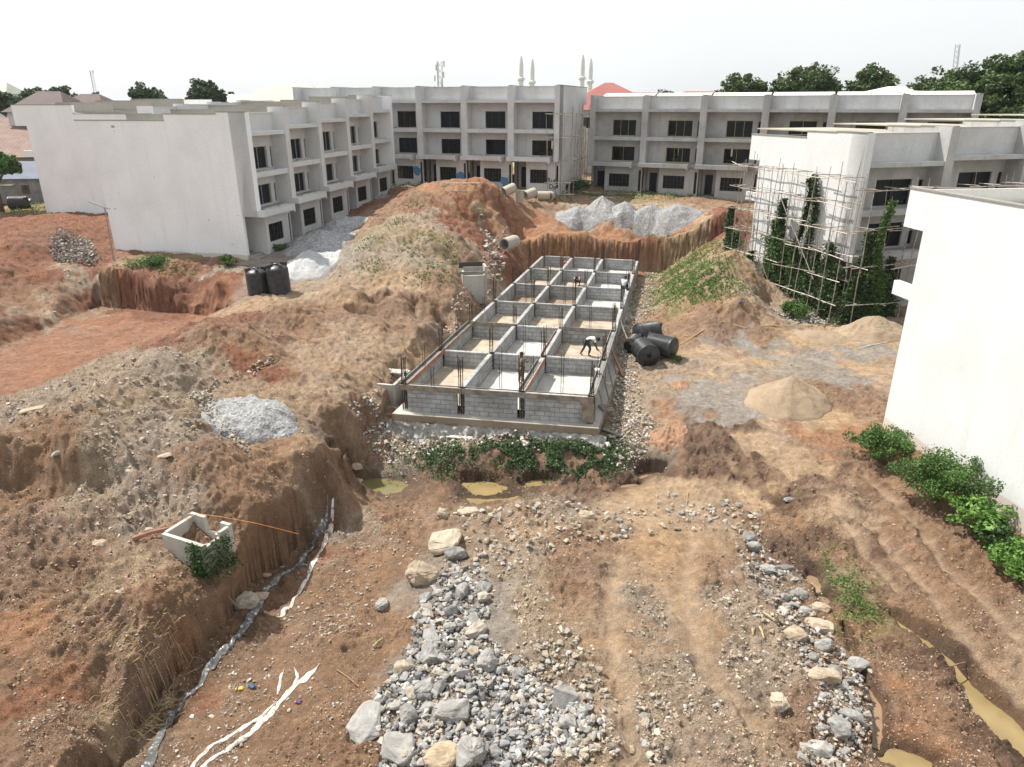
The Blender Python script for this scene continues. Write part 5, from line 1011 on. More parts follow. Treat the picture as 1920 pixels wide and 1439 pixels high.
# street lamp standing by the red earth
c = G(213, 488, 2.8); tip = Vector(PY(196, 390, c.y)); e = empty('street_lamp', c, 0, 'slim leaning solar street lamp between the two left white gables', 'street lamp')
hgt = tip.z-c.z; lx_ = tip.x-c.x
MB().tube([(0, 0, -.2), (lx_*.5, 0, hgt*.5), (lx_, 0, hgt)], .06, 8, .04).build('post', M['metal'], e); MB().beam((lx_-1.05, 0, hgt+.45), (lx_+.35, 0, hgt-.1), .3, .05).build('solar_panel', M['metal'], e)
# rubble pile under the lamp as loose stones comes with the stones below

# ---------------------------------------------------------------- hut and houses beyond
def hiproof(x0, x1, y0, y1, z, h_, inset, ov=.5):
    a = [(x0-ov, y0-ov, z), (x1+ov, y0-ov, z), (x1+ov, y1+ov, z), (x0-ov, y1+ov, z)]; ym = (y0+y1)/2
    return MB().add(a+[(x0+inset, ym, z+h_), (x1-inset, ym, z+h_)], [(0,1,5,4),(1,2,5),(2,3,4,5),(3,0,4),(3,2,1,0)])
def house(px, py_ridge, Y, w_, d_, roofm, label, zg=4.2, rh=2.2, inset=None, wallm='cement_pale', rz=0, windows=2, roofz=None):
    x, y, zt = PY(px, py_ridge, Y); e = empty('house', (x, y, zg), rz, label, 'house'); inset = w_*.3 if inset is None else inset; wh = zt-zg-rh
    hl = [(-w_/2+w_*(k+.5)/windows-.6, -w_/2+w_*(k+.5)/windows+.6, wh-2.2, wh-.9) for k in range(windows)]
    MB().wall(-w_/2, w_/2, 0, wh, -d_/2, -d_/2+.2, hl).build('front_wall', M[wallm], e); MB().box((-w_/2, -d_/2+.2, 0), (-w_/2+.2, d_/2, wh)).build('side_wall', M[wallm], e); MB().box((w_/2-.2, -d_/2+.2, 0), (w_/2, d_/2, wh)).build('side_wall', M[wallm], e); MB().box((-w_/2+.2, d_/2-.2, 0), (w_/2-.2, d_/2, wh)).build('rear_wall', M[wallm], e)
    for h_ in hl: MB().box((h_[0], -d_/2+.08, h_[2]), (h_[1], -d_/2+.12, h_[3])).build('window', M['glass'], e)
    hiproof(-w_/2, w_/2, -d_/2, d_/2, wh, rh, inset).build('roof', M[roofm], e); return e
house(545, 158, 120, 14, 11, 'roof_green', 'unfinished block house with a pale green hipped roof behind the left building', rh=2.8, wallm='cement_dark')
house(600, 170, 150, 12, 10, 'roof_brown', 'dark roofed house right of the green hipped roof', rh=2.2)
house(640, 176, 155, 10, 9, 'roof_red', 'red roofed house mostly hidden behind the centre background building', rh=2.2)
house(1142, 156, 104, 13.5, 10, 'roof_red', 'red hipped roof house behind the gap between the grey buildings', rh=3.4, inset=6.2)
house(1205, 174, 135, 14, 9, 'roof_red', 'lower red roofed house right of the big red hipped roof', rh=2)
house(1320, 172, 150, 18, 9, 'roof_red', 'distant red roof house left of the three round trees', rh=2)
house(92, 172, 104, 7.5, 8, 'roof_brown', 'house with a brown tiled hipped roof above the far left gable', rh=2.6)
house(168, 177, 108, 6.5, 7, 'roof_brown', 'lower brown tiled house right of the first brown roof at left', rh=2.0)
house(455, 178, 145, 15, 8, 'roof_white', 'low house with a white roof left of the green hipped roof', rh=1.6)
house(400, 178, 150, 15, 8, 'roof_white', 'small pale roofed house behind the left trees', rh=1.6)
house(1700, 163, 100, 12, 8, 'roof_white', 'long pale roof showing behind the right grey building', rh=1.2)
house(5, 156, 150, 4, 6, 'roof_green', 'pale green roofed house at the far left edge', rh=2)
# rusty roofed shed, blue roofed shed and hut beyond the far left gable
x, y, z = PY(8, 270, 96); e = empty('shed', (x, y, 3.6), R(10), 'large shed with a rusty orange roof at the left edge', 'shed')
MB().add([(-9, -6, 4.2), (9, -6, 4.2), (9, 7, 8.6), (-9, 7, 8.6), (-9, -6, 4.1), (9, -6, 4.1), (9, 7, 8.5), (-9, 7, 8.5)], [(0,1,2,3),(7,6,5,4),(0,4,5,1),(1,5,6,2),(2,6,7,3),(3,7,4,0)]).build('roof', M['roof_rust'], e); MB().box((-8.8, -5.6, 0), (8.8, -5.4, 4.1)).build('front_wall', M['cement_dark'], e); MB().box((-8.8, 6.6, 0), (8.8, 6.8, 8.3)).build('rear_wall', M['cement_dark'], e)
x, y, z = PY(25, 300, 84); e = empty('shed', (x, y, 3.4), R(4), 'low block shed with a blue grey ribbed roof at left', 'shed')
MB().add([(-6, -2.5, 2.7), (6, -2.5, 2.7), (6, 3, 4.2), (-6, 3, 4.2), (-6, -2.5, 2.62), (6, -2.5, 2.62), (6, 3, 4.12), (-6, 3, 4.12)], [(0,1,2,3),(7,6,5,4),(0,4,5,1),(1,5,6,2),(2,6,7,3),(3,7,4,0)]).build('roof', M['roof_blue'], e); MB().wall(-5.8, 5.8, 0, 2.6, -2.3, -2.1, [(1.4, 2.3, 1, 2)]).build('front_wall', M['block'], e); MB().box((-5.8, 2.6, 0), (5.8, 2.8, 4)).build('rear_wall', M['block'], e)
c = G(18, 385, 3.3); e = empty('hut', (c.x-1.6, c.y+2.6, c.z-.1), R(-12), 'small tan hut with a white tin roof and an open shutter at left', 'hut')
MB().wall(-3, 3, 0, 2.3, -2, -1.85, [(1.4, 2.4, 1.1, 1.8)]).build('front_wall', M['sand_fill'], e); MB().box((2.85, -1.85, 0), (3, 2, 2.3)).build('side_wall', M['sand_fill'], e); MB().box((-3, -1.85, 0), (-2.85, 2, 2.3)).build('side_wall', M['sand_fill'], e); MB().box((-2.85, 1.85, 0), (2.85, 2, 2.3)).build('rear_wall', M['sand_fill'], e)
MB().add([(-3.4, -2.6, 2.3), (3.4, -2.6, 2.3), (3.4, 2.4, 3.3), (-3.4, 2.4, 3.3), (-3.4, -2.6, 2.22), (3.4, -2.6, 2.22), (3.4, 2.4, 3.22), (-3.4, 2.4, 3.22)], [(0,1,2,3),(7,6,5,4),(0,4,5,1),(1,5,6,2),(2,6,7,3),(3,7,4,0)]).build('roof', M['roof_white'], e)
MB().add([(1.35, -2.03, 1.85), (2.45, -2.03, 1.85), (2.45, -2.55, 1.5), (1.35, -2.55, 1.5)], [(0,1,2,3)]).build('shutter', M['metal'], e); MB().box((1.4, -1.93, 1.1), (2.4, -1.9, 1.8)).build('window', M['glass'], e)
# chimneys and radio masts
def chimney(px, pt, Y, label):
    x, y, zt = PY(px, pt, Y); zg = 4.5; H_ = zt-zg; r_ = .0034*Y; e = empty('chimney', (x, y, zg), 0, label, 'chimney', 'tall white flue chimneys')
    MB().lathe([(r_*1.15, 0), (r_, H_*.3), (r_*.9, H_-.045*Y*.5), (r_*.9, H_-.013*Y), (r_*.75, H_-.006*Y), (r_*.3, H_)], 16).build('shaft', M['mast_white'], e, True)
    for zz in (H_-.030*Y, H_-.068*Y): MB().lathe([(r_*.9, zz), (r_*1.45, zz+.002*Y), (r_*1.45, zz+.004*Y), (r_*.9, zz+.005*Y)], 16).build('platform', M['mast_white'], e)
chimney(977, 106, 190, 'white chimney, first from the left behind the centre building'); chimney(998, 112, 200, 'shorter white chimney, second from the left'); chimney(1093, 104, 180, 'tallest and widest white chimney beside the red roof'); chimney(1108, 111, 195, 'thin white chimney nearest the red roof ridge')
def mast(px, pt, Y, w_, label, px2=None, dishes=6, zg=4.5):
    x, y, zt = PY(px, pt, Y); H_ = zt-zg; e = empty('radio_mast', (x, y, zg), 0, label, 'mast'); mb = MB(); lean = 0 if px2 is None else (PY(px2, 200, Y)[0]-x)/((zt-13.6))
    def c_(k, z): a_ = k*2*math.pi/3+.3; return (w_*math.cos(a_)+(H_-z)*lean, w_*math.sin(a_), z)
    for k in range(3): mb.tube([c_(k, 0), c_(k, H_)], w_*.10, 5)
    N_ = int(H_/(w_*1.8))
    for i_ in range(N_):
        for k in range(3): mb.tube([c_(k, H_*i_/N_), c_((k+1) % 3, H_*(i_+1)/N_)], w_*.06, 4)
    mb.build('lattice', M['metal'], e)
    for i_ in range(dishes):
        z = H_-w_*1.2*(i_*.9+.6); a_ = i_*2.3; bx = MB().box((-.25*w_, -.2*w_, -w_*.9), (.25*w_, .2*w_, w_*.9)); bx.v = [(x_+w_*1.6*math.cos(a_)+(H_-z)*lean, y_+w_*1.6*math.sin(a_), z_+z) for x_, y_, z_ in bx.v]; bx.build('antenna_panel', M['mast_white'], e)
mast(823, 116, 190, .75, 'white radio mast with panels behind the centre building', dishes=9); mast(1797, 84, 170, .55, 'thin lattice mast rising above the trees at right', px2=1784, dishes=0); mast(170, 133, 260, .5, 'very faint thin mast above the left trees', dishes=2)

# humid air
hm = MB().box((-2700, -80, -4.0), (2700, 2700, 48)).build('haze', None); m, n, b = new_mat('humid_air'); n.nodes.remove(b); pv = n.nodes.new('ShaderNodeVolumePrincipled'); pv.inputs['Density'].default_value = .00013; pv.inputs['Color'].default_value = (.93, .96, 1, 1); pv.inputs['Anisotropy'].default_value = .3
n.links.new(pv.outputs[0], n.nodes['Material Output'].inputs['Volume']); hm.data.materials.append(m); tag(hm, 'thin bright haze over the whole site', 'haze', kind='stuff')

# ---------------------------------------------------------------- stones
def hullmesh(seed, box, npt=16, flat=1.):
    rs = np.random.RandomState(seed); p = rs.uniform(-1, 1, (npt, 3)); p /= (np.abs(p)**2.5).sum(1, keepdims=True)**(1/2.5); p *= rs.uniform(.78, 1, (npt, 1)); p *= np.array(box)/2; p[:, 2] *= flat
    bm = bmesh.new(); [bm.verts.new(v) for v in p]; bmesh.ops.convex_hull(bm, input=bm.verts); bmesh.ops.triangulate(bm, faces=bm.faces)
    loose_ = [v for v in bm.verts if not v.link_faces]; bmesh.ops.delete(bm, geom=loose_, context='VERTS'); bm.verts.index_update()
    V_ = np.array([v.co[:] for v in bm.verts]); F_ = np.array([[v.index for v in f.verts] for f in bm.faces]); bm.free(); return V_, F_
def rockmat(name, cols, edge):
    m, n, b = new_mat(name); co = coords(n); oi = n.nodes.new('ShaderNodeObjectInfo')
    add = n.nodes.new('ShaderNodeVectorMath'); add.operation = 'ADD'; n.links.new(co, add.inputs[0]); n.links.new(oi.outputs['Location'], add.inputs[1])
    t = node(n, 'ShaderNodeTexNoise', Scale=3.5, Detail=9, Roughness=.65); n.links.new(add.outputs[0], t.inputs[0]); t2 = node(n, 'ShaderNodeTexNoise', Scale=18, Detail=6, Roughness=.7); n.links.new(add.outputs[0], t2.inputs[0])
    r = ramp(n, oi.outputs['Random'], cols); r1 = ramp(n, t.outputs[0], [(.35, (.75, .73, .70)), (.7, (1.2, 1.2, 1.2))]); c = mixc(n, 1.0, r.outputs[0], r1.outputs[0], 'MULTIPLY')
    r2 = ramp(n, t.outputs[0], [(.52, (0, 0, 0)), (.72, (.7, .7, .7))]); c = mixc(n, r2.outputs[0], c, edge); n.links.new(c, b.inputs['Base Color']); b.inputs['Roughness'].default_value = .9
    sm = n.nodes.new('ShaderNodeMath'); sm.operation = 'ADD'; n.links.new(t.outputs[0], sm.inputs[0]); n.links.new(t2.outputs[0], sm.inputs[1]); bump(n, b, sm.outputs[0], .55, .04); return m
M['rock_grey'] = rockmat('granite_grey', [(0, (.19, .187, .182)), (.5, (.31, .305, .295)), (.85, (.25, .247, .24)), (1, (.42, .40, .37))], (.40, .375, .33))
M['rock_tan'] = rockmat('granite_tan', [(0, (.40, .31, .215)), (.5, (.44, .38, .30)), (1, (.34, .27, .20))], (.50, .36, .20))
M['rock_mix'] = rockmat('granite_mixed', [(0, (.42, .36, .28)), (.45, (.37, .36, .35)), (.8, (.44, .38, .30)), (1, (.30, .28, .26))], (.42, .33, .23))
def rockobj(name, loc, box, mat, seed, rot=None, detail=True, npt=26):
    V_, F_ = hullmesh(seed, box, npt); bm = bmesh.new(); vs = [bm.verts.new(v) for v in V_]
    for f in F_: bm.faces.new([vs[i_] for i_ in f])
    bmesh.ops.dissolve_limit(bm, angle_limit=R(9), verts=bm.verts, edges=bm.edges)
    if detail:
        bmesh.ops.bevel(bm, geom=list(bm.edges), offset=min(box)*.05, segments=1, affect='EDGES', profile=.6); bmesh.ops.triangulate(bm, faces=bm.faces)
        bmesh.ops.subdivide_edges(bm, edges=bm.edges, cuts=2, use_grid_fill=True)
        for v in bm.verts:
            s_ = min(box)*.09; v.co += v.co.normalized()*s_*(float(pnoise(v.co.x*3/max(box)*2+seed, v.co.y*6/max(box)+v.co.z*5/max(box), 3))+.5*float(pnoise(v.co.x*9/max(box)*2, v.co.z*14/max(box)+v.co.y*11, 4)))
    me_ = bpy.data.meshes.new(name); bm.to_mesh(me_); bm.free(); me_.materials.append(mat); o = bpy.data.objects.new(name, me_); COL.objects.link(o); o.location = loc; o.rotation_euler = rot or (0, 0, 0); return o
BOUL = [(833,1022,-1.4,1.25,1.35,.62,'tan','largest pale flat topped boulder left of the rock platform',-.35),(852,1046,-1.4,.85,.6,.45,'grey','grey boulder touching the front of the largest pale boulder',.3),
 (795,1085,-1.5,1.05,.8,.75,'tan','rounded orange tan boulder below the largest pale one',.2),(717,1138,-1.7,.42,.38,.36,'grey','lone grey stone on the wet mud flat',.3),
 (690,1360,-1.65,.85,1.15,.35,'grey','flat grey slab stone at the lower left end of the rubble',-.3),(748,1410,-1.6,.80,1.05,.45,'grey','oval pale grey boulder at the bottom edge, left of the rubble',.1),
 (828,1425,-1.5,.9,.7,.45,'tan','wedge shaped brown and grey boulder at the bottom edge',.5),(880,1420,-1.4,.75,.75,.6,'grey','blocky pale grey boulder at the bottom edge, right of the wedge one',.2),
 (832,968,-1.5,.45,.5,.4,'tan','orange stone standing at the top of the boulder row',0),(878,964,-1.5,.8,.45,.3,'tan','low tan slab beside the orange stone',.15),(1100,972,-1.3,.55,.4,.35,'tan','pale pinkish stone on the far edge of the platform',0),
 (850,1340,-1.4,.95,.55,.45,'grey','long grey stone in the lower middle of the rubble',.1),(810,1235,-1.45,.62,.75,.55,'grey','large dark grey faceted stone in the left of the rubble',.2),(913,1250,-1.3,.5,.75,.55,'grey','tall grey stone leaning in the middle of the rubble',-.2),(800,1300,-1.5,.7,.6,.45,'grey','dark rounded stone on the left rim of the rubble',.4),
 (1404,1012,-1.3,.5,.45,.3,'grey','pale stone at the far tip of the right stone row',0),(1412,1030,-1.3,.5,.5,.38,'grey','light grey stone just below the far tip of the right stone row',.5),(1440,1072,-1.3,.85,.42,.28,'grey','flat grey slab in the middle of the right stone row',-.1),(1472,1068,-1.4,.7,.25,.22,'grey','thin dark slab at the puddle side of the right stone row',0),
 (1497,1118,-1.4,.5,.45,.3,'grey','dark flat stone beside the first reddish puddle',-.4),(1540,1145,-1.5,.65,.4,.3,'tan','streaked stone between the reddish puddle and the right row',-.2),(1508,1150,-1.4,.5,.35,.25,'grey','small pale slab left of the streaked stone',.5),
 (1537,1178,-1.5,.85,.5,.35,'tan','long streaked boulder on the right stone row',-.3),(1490,1195,-1.35,.7,.6,.42,'tan','blocky tan boulder on the right stone row',.2),(1548,1215,-1.5,.6,.4,.35,'grey','round grey stone below the streaked boulder',0),(1600,1250,-1.6,.75,.4,.3,'grey','mottled white and grey rock by the ditch',0),
 (1545,1275,-1.4,.8,.45,.4,'tan','tan ledge shaped boulder near the ditch',-.2),(1463,1325,-1.25,.5,.5,.42,'tan','upright tan stone standing alone on the lower platform',.1),(1590,1345,-1.5,.75,.35,.25,'grey','flat grey slab on the lower right row',-.4),(1575,1370,-1.5,.5,.6,.35,'grey','pale grey leaning stone on the lower right row',.3),
 (1530,1410,-1.4,.8,.45,.35,'grey','brown grey boulder at the lower right edge of the rubble',-.2),(1478,940,-1.1,.35,.22,.2,'grey','small white oval stone in the dark mud at right',0),(1415,967,-1.2,.6,.2,.16,'grey','long narrow block half buried in dark mud',-.6),
 (662,835,.1,.6,.4,.3,'tan','pale block, upper of two on the bank above the puddle',-.6),(665,858,-.8,.6,.5,.35,'tan','pale block, lower of two on the bank above the puddle',-.6),(65,770,2.5,.95,.45,.16,'tan','large flat slab on the left spoil ridge',.4),(120,893,1.8,.55,.3,.15,'grey','white slab above the dark hollow at left',.5),(310,858,2.0,.45,.4,.18,'tan','pale flat stone on the left spoil slope',0),
 (190,1022,.9,.5,.4,.2,'tan','brown stone left of the catch basin',.2),(487,985,.3,.3,.2,.15,'tan','small stone on the path to the channel',0),(490,1122,-1.7,.5,.3,.25,'tan','brown lump at the edge of the channel',.3),(453,1075,-.5,.75,.6,.6,'mix','rounded clod of earth and rock on the channel lip',0)]
rn = 0
for i_, (px, py, z0, a_, b_, h_, mt, lb, yaw) in enumerate(BOUL):
    c = G(px, py, z0); o = rockobj('boulder', (c.x, c.y, c.z+h_*.28), (a_*1.28, b_*1.28, h_*1.2), M['rock_'+mt], 300+i_, (random.uniform(-.12, .12), random.uniform(-.12, .12), yaw)); tag(o, lb, 'boulder')
protos = {}
for mt in ('grey', 'tan', 'mix'): protos[mt] = [rockobj('stone', (0, 0, -500), (1, random.uniform(.6, .95), random.uniform(.45, .75)), M['rock_'+mt], 400+k+{'grey': 0, 'tan': 20, 'mix': 40}[mt], npt=14+k % 5) for k in range(7)]
used = set()
def inpoly(x, y, poly):
    c = False; j = len(poly)-1
    for i_ in range(len(poly)):
        if (poly[i_][1] > y) != (poly[j][1] > y) and x < (poly[j][0]-poly[i_][0])*(y-poly[i_][1])/(poly[j][1]-poly[i_][1])+poly[i_][0]: c = not c
        j = i_
    return c
placed = []; STN = []
def stones(poly, n_, smin, smax, mts, label, group, z0, gap=.62, pw=1.6, lift=0.):
    k = 0; tries = 0; xs = [p[0] for p in poly]; ys = [p[1] for p in poly]
    while k < n_ and tries < n_*60:
        tries += 1; px, py = random.uniform(min(xs), max(xs)), random.uniform(min(ys), max(ys))
        if not inpoly(px, py, poly): continue
        x, y, _ = P(px, py, z0); s_ = smin+(smax-smin)*random.random()**pw
        if any((x-a_)**2+(y-b_)**2 < (gap*(s_+t_)*.5)**2 for a_, b_, t_ in placed): continue
        placed.append((x, y, s_)); mt = random.choice(mts); src = random.choice(protos[mt]); z = hz(x, y)
        if id(src) in used: o = src.copy(); COL.objects.link(o)
        else: o = src; used.add(id(src))
        s3 = (s_*random.uniform(.8, 1.2), s_*random.uniform(.75, 1.1), s_*random.uniform(.75, 1.2)); o.scale = s3; o.location = (x, y, z+s_*.08+lift*random.random()); o.rotation_euler = (random.uniform(-.5, .5), random.uniform(-.5, .5), random.uniform(0, 6.3))
        tag(o, label, 'stone', group); STN.append((o, x, y, label)); k += 1
for px, py, z0, a_, b_, h_, *_r in BOUL: x, y, _ = P(px, py, z0); placed.append((x, y, (a_+b_)/2))
RUB = [(790,1120),(850,1060),(905,1075),(915,1150),(905,1200),(960,1250),(1010,1300),(1090,1330),(1125,1400),(1110,1439),(700,1439),(720,1400),(705,1330),(690,1300),(740,1260),(775,1200)]
G1 = 'loose grey stones of the central rubble bank'
stones(RUB, 104, .28, 1.0, ['grey', 'grey', 'grey', 'mix'], 'grey broken stone', G1, -1.35, .70, lift=.12)
G2 = 'stones along the right rim of the platform'
RIM = [(1385,1000),(1430,1000),(1450,1060),(1500,1080),(1505,1120),(1550,1160),(1590,1220),(1625,1250),(1630,1330),(1600,1439),(1500,1439),(1530,1340),(1545,1290),(1500,1240),(1440,1150),(1400,1110)]
stones(RIM, 50, .24, .66, ['grey', 'mix', 'grey'], 'grey rim stone', G2, -1.4, .66)
G3 = 'stones on the far rim of the platform'
stones([(1230,925),(1290,930),(1400,950),(1440,980),(1380,1005),(1320,1000),(1240,975)], 26, .18, .42, ['grey', 'mix'], 'small grey stone', G3, -1.3)
G4 = 'tan stones behind the pale boulder'
stones([(850,950),(960,945),(1090,950),(1130,990),(1000,1010),(900,1050),(870,1010)], 34, .14, .40, ['tan', 'mix', 'tan'], 'tan stone', G4, -1.4)
G5 = 'stones in the lower rubble'
stones([(1040,1330),(1200,1300),(1260,1439),(1100,1439)], 24, .14, .36, ['mix', 'tan'], 'small tan stone', G5, -1.15)
G6 = 'stones on the left spoil slopes'
stones([(240,680),(330,700),(420,790),(390,860),(340,990),(200,1040),(120,1000),(200,860),(120,800)], 34, .12, .38, ['mix', 'tan'], 'pale spoil slope stone', G6, 2.2, 1.2)
# each stone is named from the landmark stone nearest to it
LM = [(833,1022,-1.4,'the largest pale boulder'),(795,1085,-1.5,'the orange tan boulder'),(717,1138,-1.7,'the lone mud flat stone'),(690,1360,-1.65,'the flat grey slab stone'),(748,1410,-1.6,'the oval boulder at the bottom edge'),(880,1420,-1.4,'the blocky bottom edge boulder'),(850,1340,-1.4,'the long grey rubble stone'),(810,1235,-1.45,'the large dark faceted stone'),(913,1250,-1.3,'the tall leaning rubble stone'),
 (878,964,-1.5,'the low tan slab'),(1100,972,-1.3,'the pale pinkish stone'),(1404,1012,-1.3,'the far tip of the right row'),(1440,1072,-1.3,'the flat slab of the right row'),(1497,1118,-1.4,'the dark flat stone by the puddle'),(1537,1178,-1.5,'the long streaked boulder'),(1600,1250,-1.6,'the mottled rock by the ditch'),(1463,1325,-1.25,'the upright lone tan stone'),(1590,1345,-1.5,'the flat lower right slab'),(1530,1410,-1.4,'the brown grey lower right boulder'),(1290,960,-1.3,'the small peg in the sand'),
 (310,858,2.0,'the pale flat spoil stone'),(120,893,1.8,'the white slab above the hollow'),(65,770,2.5,'the big flat ridge slab'),(380,1010,.5,'the concrete catch basin'),(475,780,1.5,'the round light gravel heap')]
LMW = [(*P(a, b, c)[:2], t) for a, b, c, t in LM]; ORD = ['nearest', 'second nearest', 'third nearest', 'fourth nearest', 'fifth nearest', 'sixth nearest', 'seventh nearest', 'eighth nearest', 'ninth nearest', 'tenth nearest', 'eleventh nearest', 'twelfth nearest', 'thirteenth nearest', 'fourteenth nearest', 'fifteenth nearest', 'sixteenth nearest', 'seventeenth nearest', 'eighteenth nearest', 'nineteenth nearest', 'twentieth nearest']+['outlying']*40
DIRN = ['right of', 'behind and right of', 'behind', 'behind and left of', 'left of', 'before and left of', 'before', 'before and right of']; secs = {}
for o, x, y, lb in STN:
    d_, q = min(((x-a_)**2+(y-b_)**2, i_) for i_, (a_, b_, t_) in enumerate(LMW)); a_, b_, t_ = LMW[q]; k = int(round(math.atan2(y-b_, x-a_)/(math.pi/4))) % 8; secs.setdefault((lb, q, k), []).append((d_, o))
for (lb, q, k), ls in secs.items():
    for r_, (d_, o) in enumerate(sorted(ls, key=lambda t: t[0])): o['label'] = f"{ORD[r_]} {lb} {DIRN[k]} {LMW[q][2]}"
# the rest of the stones, too many to count
for mt in protos:
    for o in protos[mt]:
        if id(o) not in used: bpy.data.objects.remove(o)
HV = [hullmesh(600+k, (1, .8, .6), 10) for k in range(14)]
def rubble(name, x, y, s_, base, label, seed, sink=.15, cat='rubble', lift=None):
    tk = np.ones(len(x), bool)
    for pl_, wd_, dp_ in RUTW: tk &= seg_dist(x, y, pl_) > wd_*1.15
    if lift is not None: lift = lift[tk]
    if len(base) == len(x): base = np.asarray(base)[tk]
    x, y, s_ = x[tk], y[tk], s_[tk]
    rs = np.random.RandomState(seed); n_ = len(x); z = terrain(x, y)+(0 if lift is None else lift); VV = []; FF = []; CC = []; off = 0; which = rs.randint(0, len(HV), n_)
    base = np.asarray(base)
    col = (base if len(base) == n_ else base[rs.randint(0, len(base), n_)])*rs.uniform(.75, 1.2, (n_, 1))
    for k, (hv, hf) in enumerate(HV):
        idx = np.where(which == k)[0]
        if not len(idx): continue
        a_ = rs.uniform(0, 2*np.pi, len(idx)); t_ = rs.uniform(-.6, .6, len(idx)); ca, sa, ct, st = np.cos(a_), np.sin(a_), np.cos(t_), np.sin(t_)
        v = hv[None]*s_[idx, None, None]*rs.uniform(.7, 1.3, (len(idx), 1, 3)); X = v[..., 0]*ct[:, None]-v[..., 2]*st[:, None]; Zv = v[..., 0]*st[:, None]+v[..., 2]*ct[:, None]; Y = v[..., 1]
        XX_ = X*ca[:, None]-Y*sa[:, None]+x[idx, None]; YY_ = X*sa[:, None]+Y*ca[:, None]+y[idx, None]; ZZ_ = Zv+z[idx, None]+s_[idx, None]*sink
        VV.append(np.stack([XX_, YY_, ZZ_], -1).reshape(-1, 3)); FF.append((hf[None]+(np.arange(len(idx))*len(hv))[:, None, None]+off).reshape(-1, 3)); CC.append(np.repeat(col[idx], len(hv), 0)); off += len(idx)*len(hv)
    o = np_obj(name, np.concatenate(VV), np.concatenate(FF), M['chip'], None, False, np.concatenate(CC)); return tag(o, label, cat, kind='stuff')
m, n, b = new_mat('stone_chips'); a = n.nodes.new('ShaderNodeAttribute'); a.attribute_name = 'Col'; t = node(n, 'ShaderNodeTexNoise', Scale=14, Detail=5); n.links.new(coords(n), t.inputs[0])
r = ramp(n, t.outputs[0], [(.3, (.8, .8, .8)), (.7, (1.15, 1.15, 1.15))]); n.links.new(mixc(n, 1.0, a.outputs['Color'], r.outputs[0], 'MULTIPLY'), b.inputs['Base Color']); b.inputs['Roughness'].default_value = .92; M['chip'] = m
rs = np.random.RandomState(5); N_ = 140000; inv = rs.uniform(1/90, 1/9.5, N_); y_ = 1/inv; x_ = rs.uniform(-1, 1, N_)*(y_*.80+1.5)
S_ = soil(x_, y_); keep = (rs.rand(N_) < np.clip(S_[:, 5]*(.35+.8*np.clip(fbm(x_, y_, .5, 3, 201), -.4, 1)), .01, 1)) & ~inside_found(x_, y_, .0); x_, y_, S_ = x_[keep], y_[keep], S_[keep]
sz = np.clip(.0011*np.hypot(x_, y_)*1.4, .02, .12)+.16*rs.rand(len(x_))**7*np.clip(S_[:, 5], .3, 1.6)
rubble('rubble', x_, y_, sz+.015, [(.36, .30, .23), (.42, .36, .29), (.30, .26, .22), (.38, .36, .33), (.28, .20, .14)], 'small stones and clods strewn over the soil', 6)
HV2 = HV; HV = [hullmesh(660+k, (1, .85, .7), 7) for k in range(10)]
rs = np.random.RandomState(15); N_ = 210000; inv = rs.uniform(1/75, 1/9.5, N_); y_ = 1/inv; x_ = rs.uniform(-1, 1, N_)*(y_*.80+1.5); S_ = soil(x_, y_)
keep = (rs.rand(N_) < np.clip(S_[:, 3]*(.75+.6*fbm(x_, y_, .9, 3, 211)), .04, 1)) & ~inside_found(x_, y_, .0)
for cx, cy, cz, a_, b_, ro in PUDW: keep &= np.hypot((x_-cx)/a_, (y_-cy)/b_) > 1.15
x_, y_, S_ = x_[keep], y_[keep], S_[keep]; dd_ = np.hypot(x_, y_)
rubble('clods', x_, y_, .0016*dd_*rs.uniform(.5, 1.3, len(x_))+.10*rs.rand(len(x_))**8*S_[:, 3], S_[:, :3]*np.array([.95, .885, .815])*rs.uniform(.75, 1.2, (len(x_), 1)), 'crumbly clods of earth lying over the churned soil', 16, sink=.1, cat='soil clods')
HV = HV2
def fill(poly, n_, smin, smax, base, label, seed, z0, pw=2.2, lift=.08, name='rubble'):
    rs = np.random.RandomState(seed); xs = [p[0] for p in poly]; ys = [p[1] for p in poly]; X = []; Y = []
    while len(X) < n_:
        px, py = rs.uniform(min(xs), max(xs)), rs.uniform(min(ys), max(ys))
        if inpoly(px, py, poly): x, y, _ = P(px, py, z0); X.append(x+rs.normal(0, .12)); Y.append(y+rs.normal(0, .12))
    return rubble(name, np.array(X), np.array(Y), smin+(smax-smin)*rs.rand(n_)**pw, base, label, seed+1, lift=rs.rand(n_)*lift)
GREY = [(.31, .31, .31), (.24, .24, .24), (.40, .385, .36), (.19, .19, .19), (.38, .33, .27)]; MIX = [(.37, .32, .25), (.33, .31, .28), (.42, .36, .28), (.28, .24, .19)]
fill(RUB, 5200, .04, .34, GREY, 'smaller grey stones filling the central rubble bank', 71, -1.35, 3.6)
fill([(940,1230),(1060,1180),(1180,1290),(1260,1439),(1060,1439),(1100,1350),(1000,1300)], 1200, .03, .30, MIX, 'tan and grey stones spilling right from the rubble bank', 72, -1.15, 4)
fill(RIM, 1500, .05, .22, MIX+GREY, 'smaller stones between the blocks of the right rim', 73, -1.4, 2.6)
fill([(850,950),(1130,945),(1440,950),(1400,1010),(1250,1000),(1100,1020),(980,1080),(900,1060)], 750, .03, .34, MIX, 'stones along the far edge of the platform', 74, -1.3, 3)
fill([(1190,1060),(1260,1060),(1290,1200),(1340,1330),(1290,1400),(1230,1330),(1170,1250),(1180,1120)], 520, .02, .15, MIX, 'gravel between the two wheel tracks', 75, -1.1, 3.5)
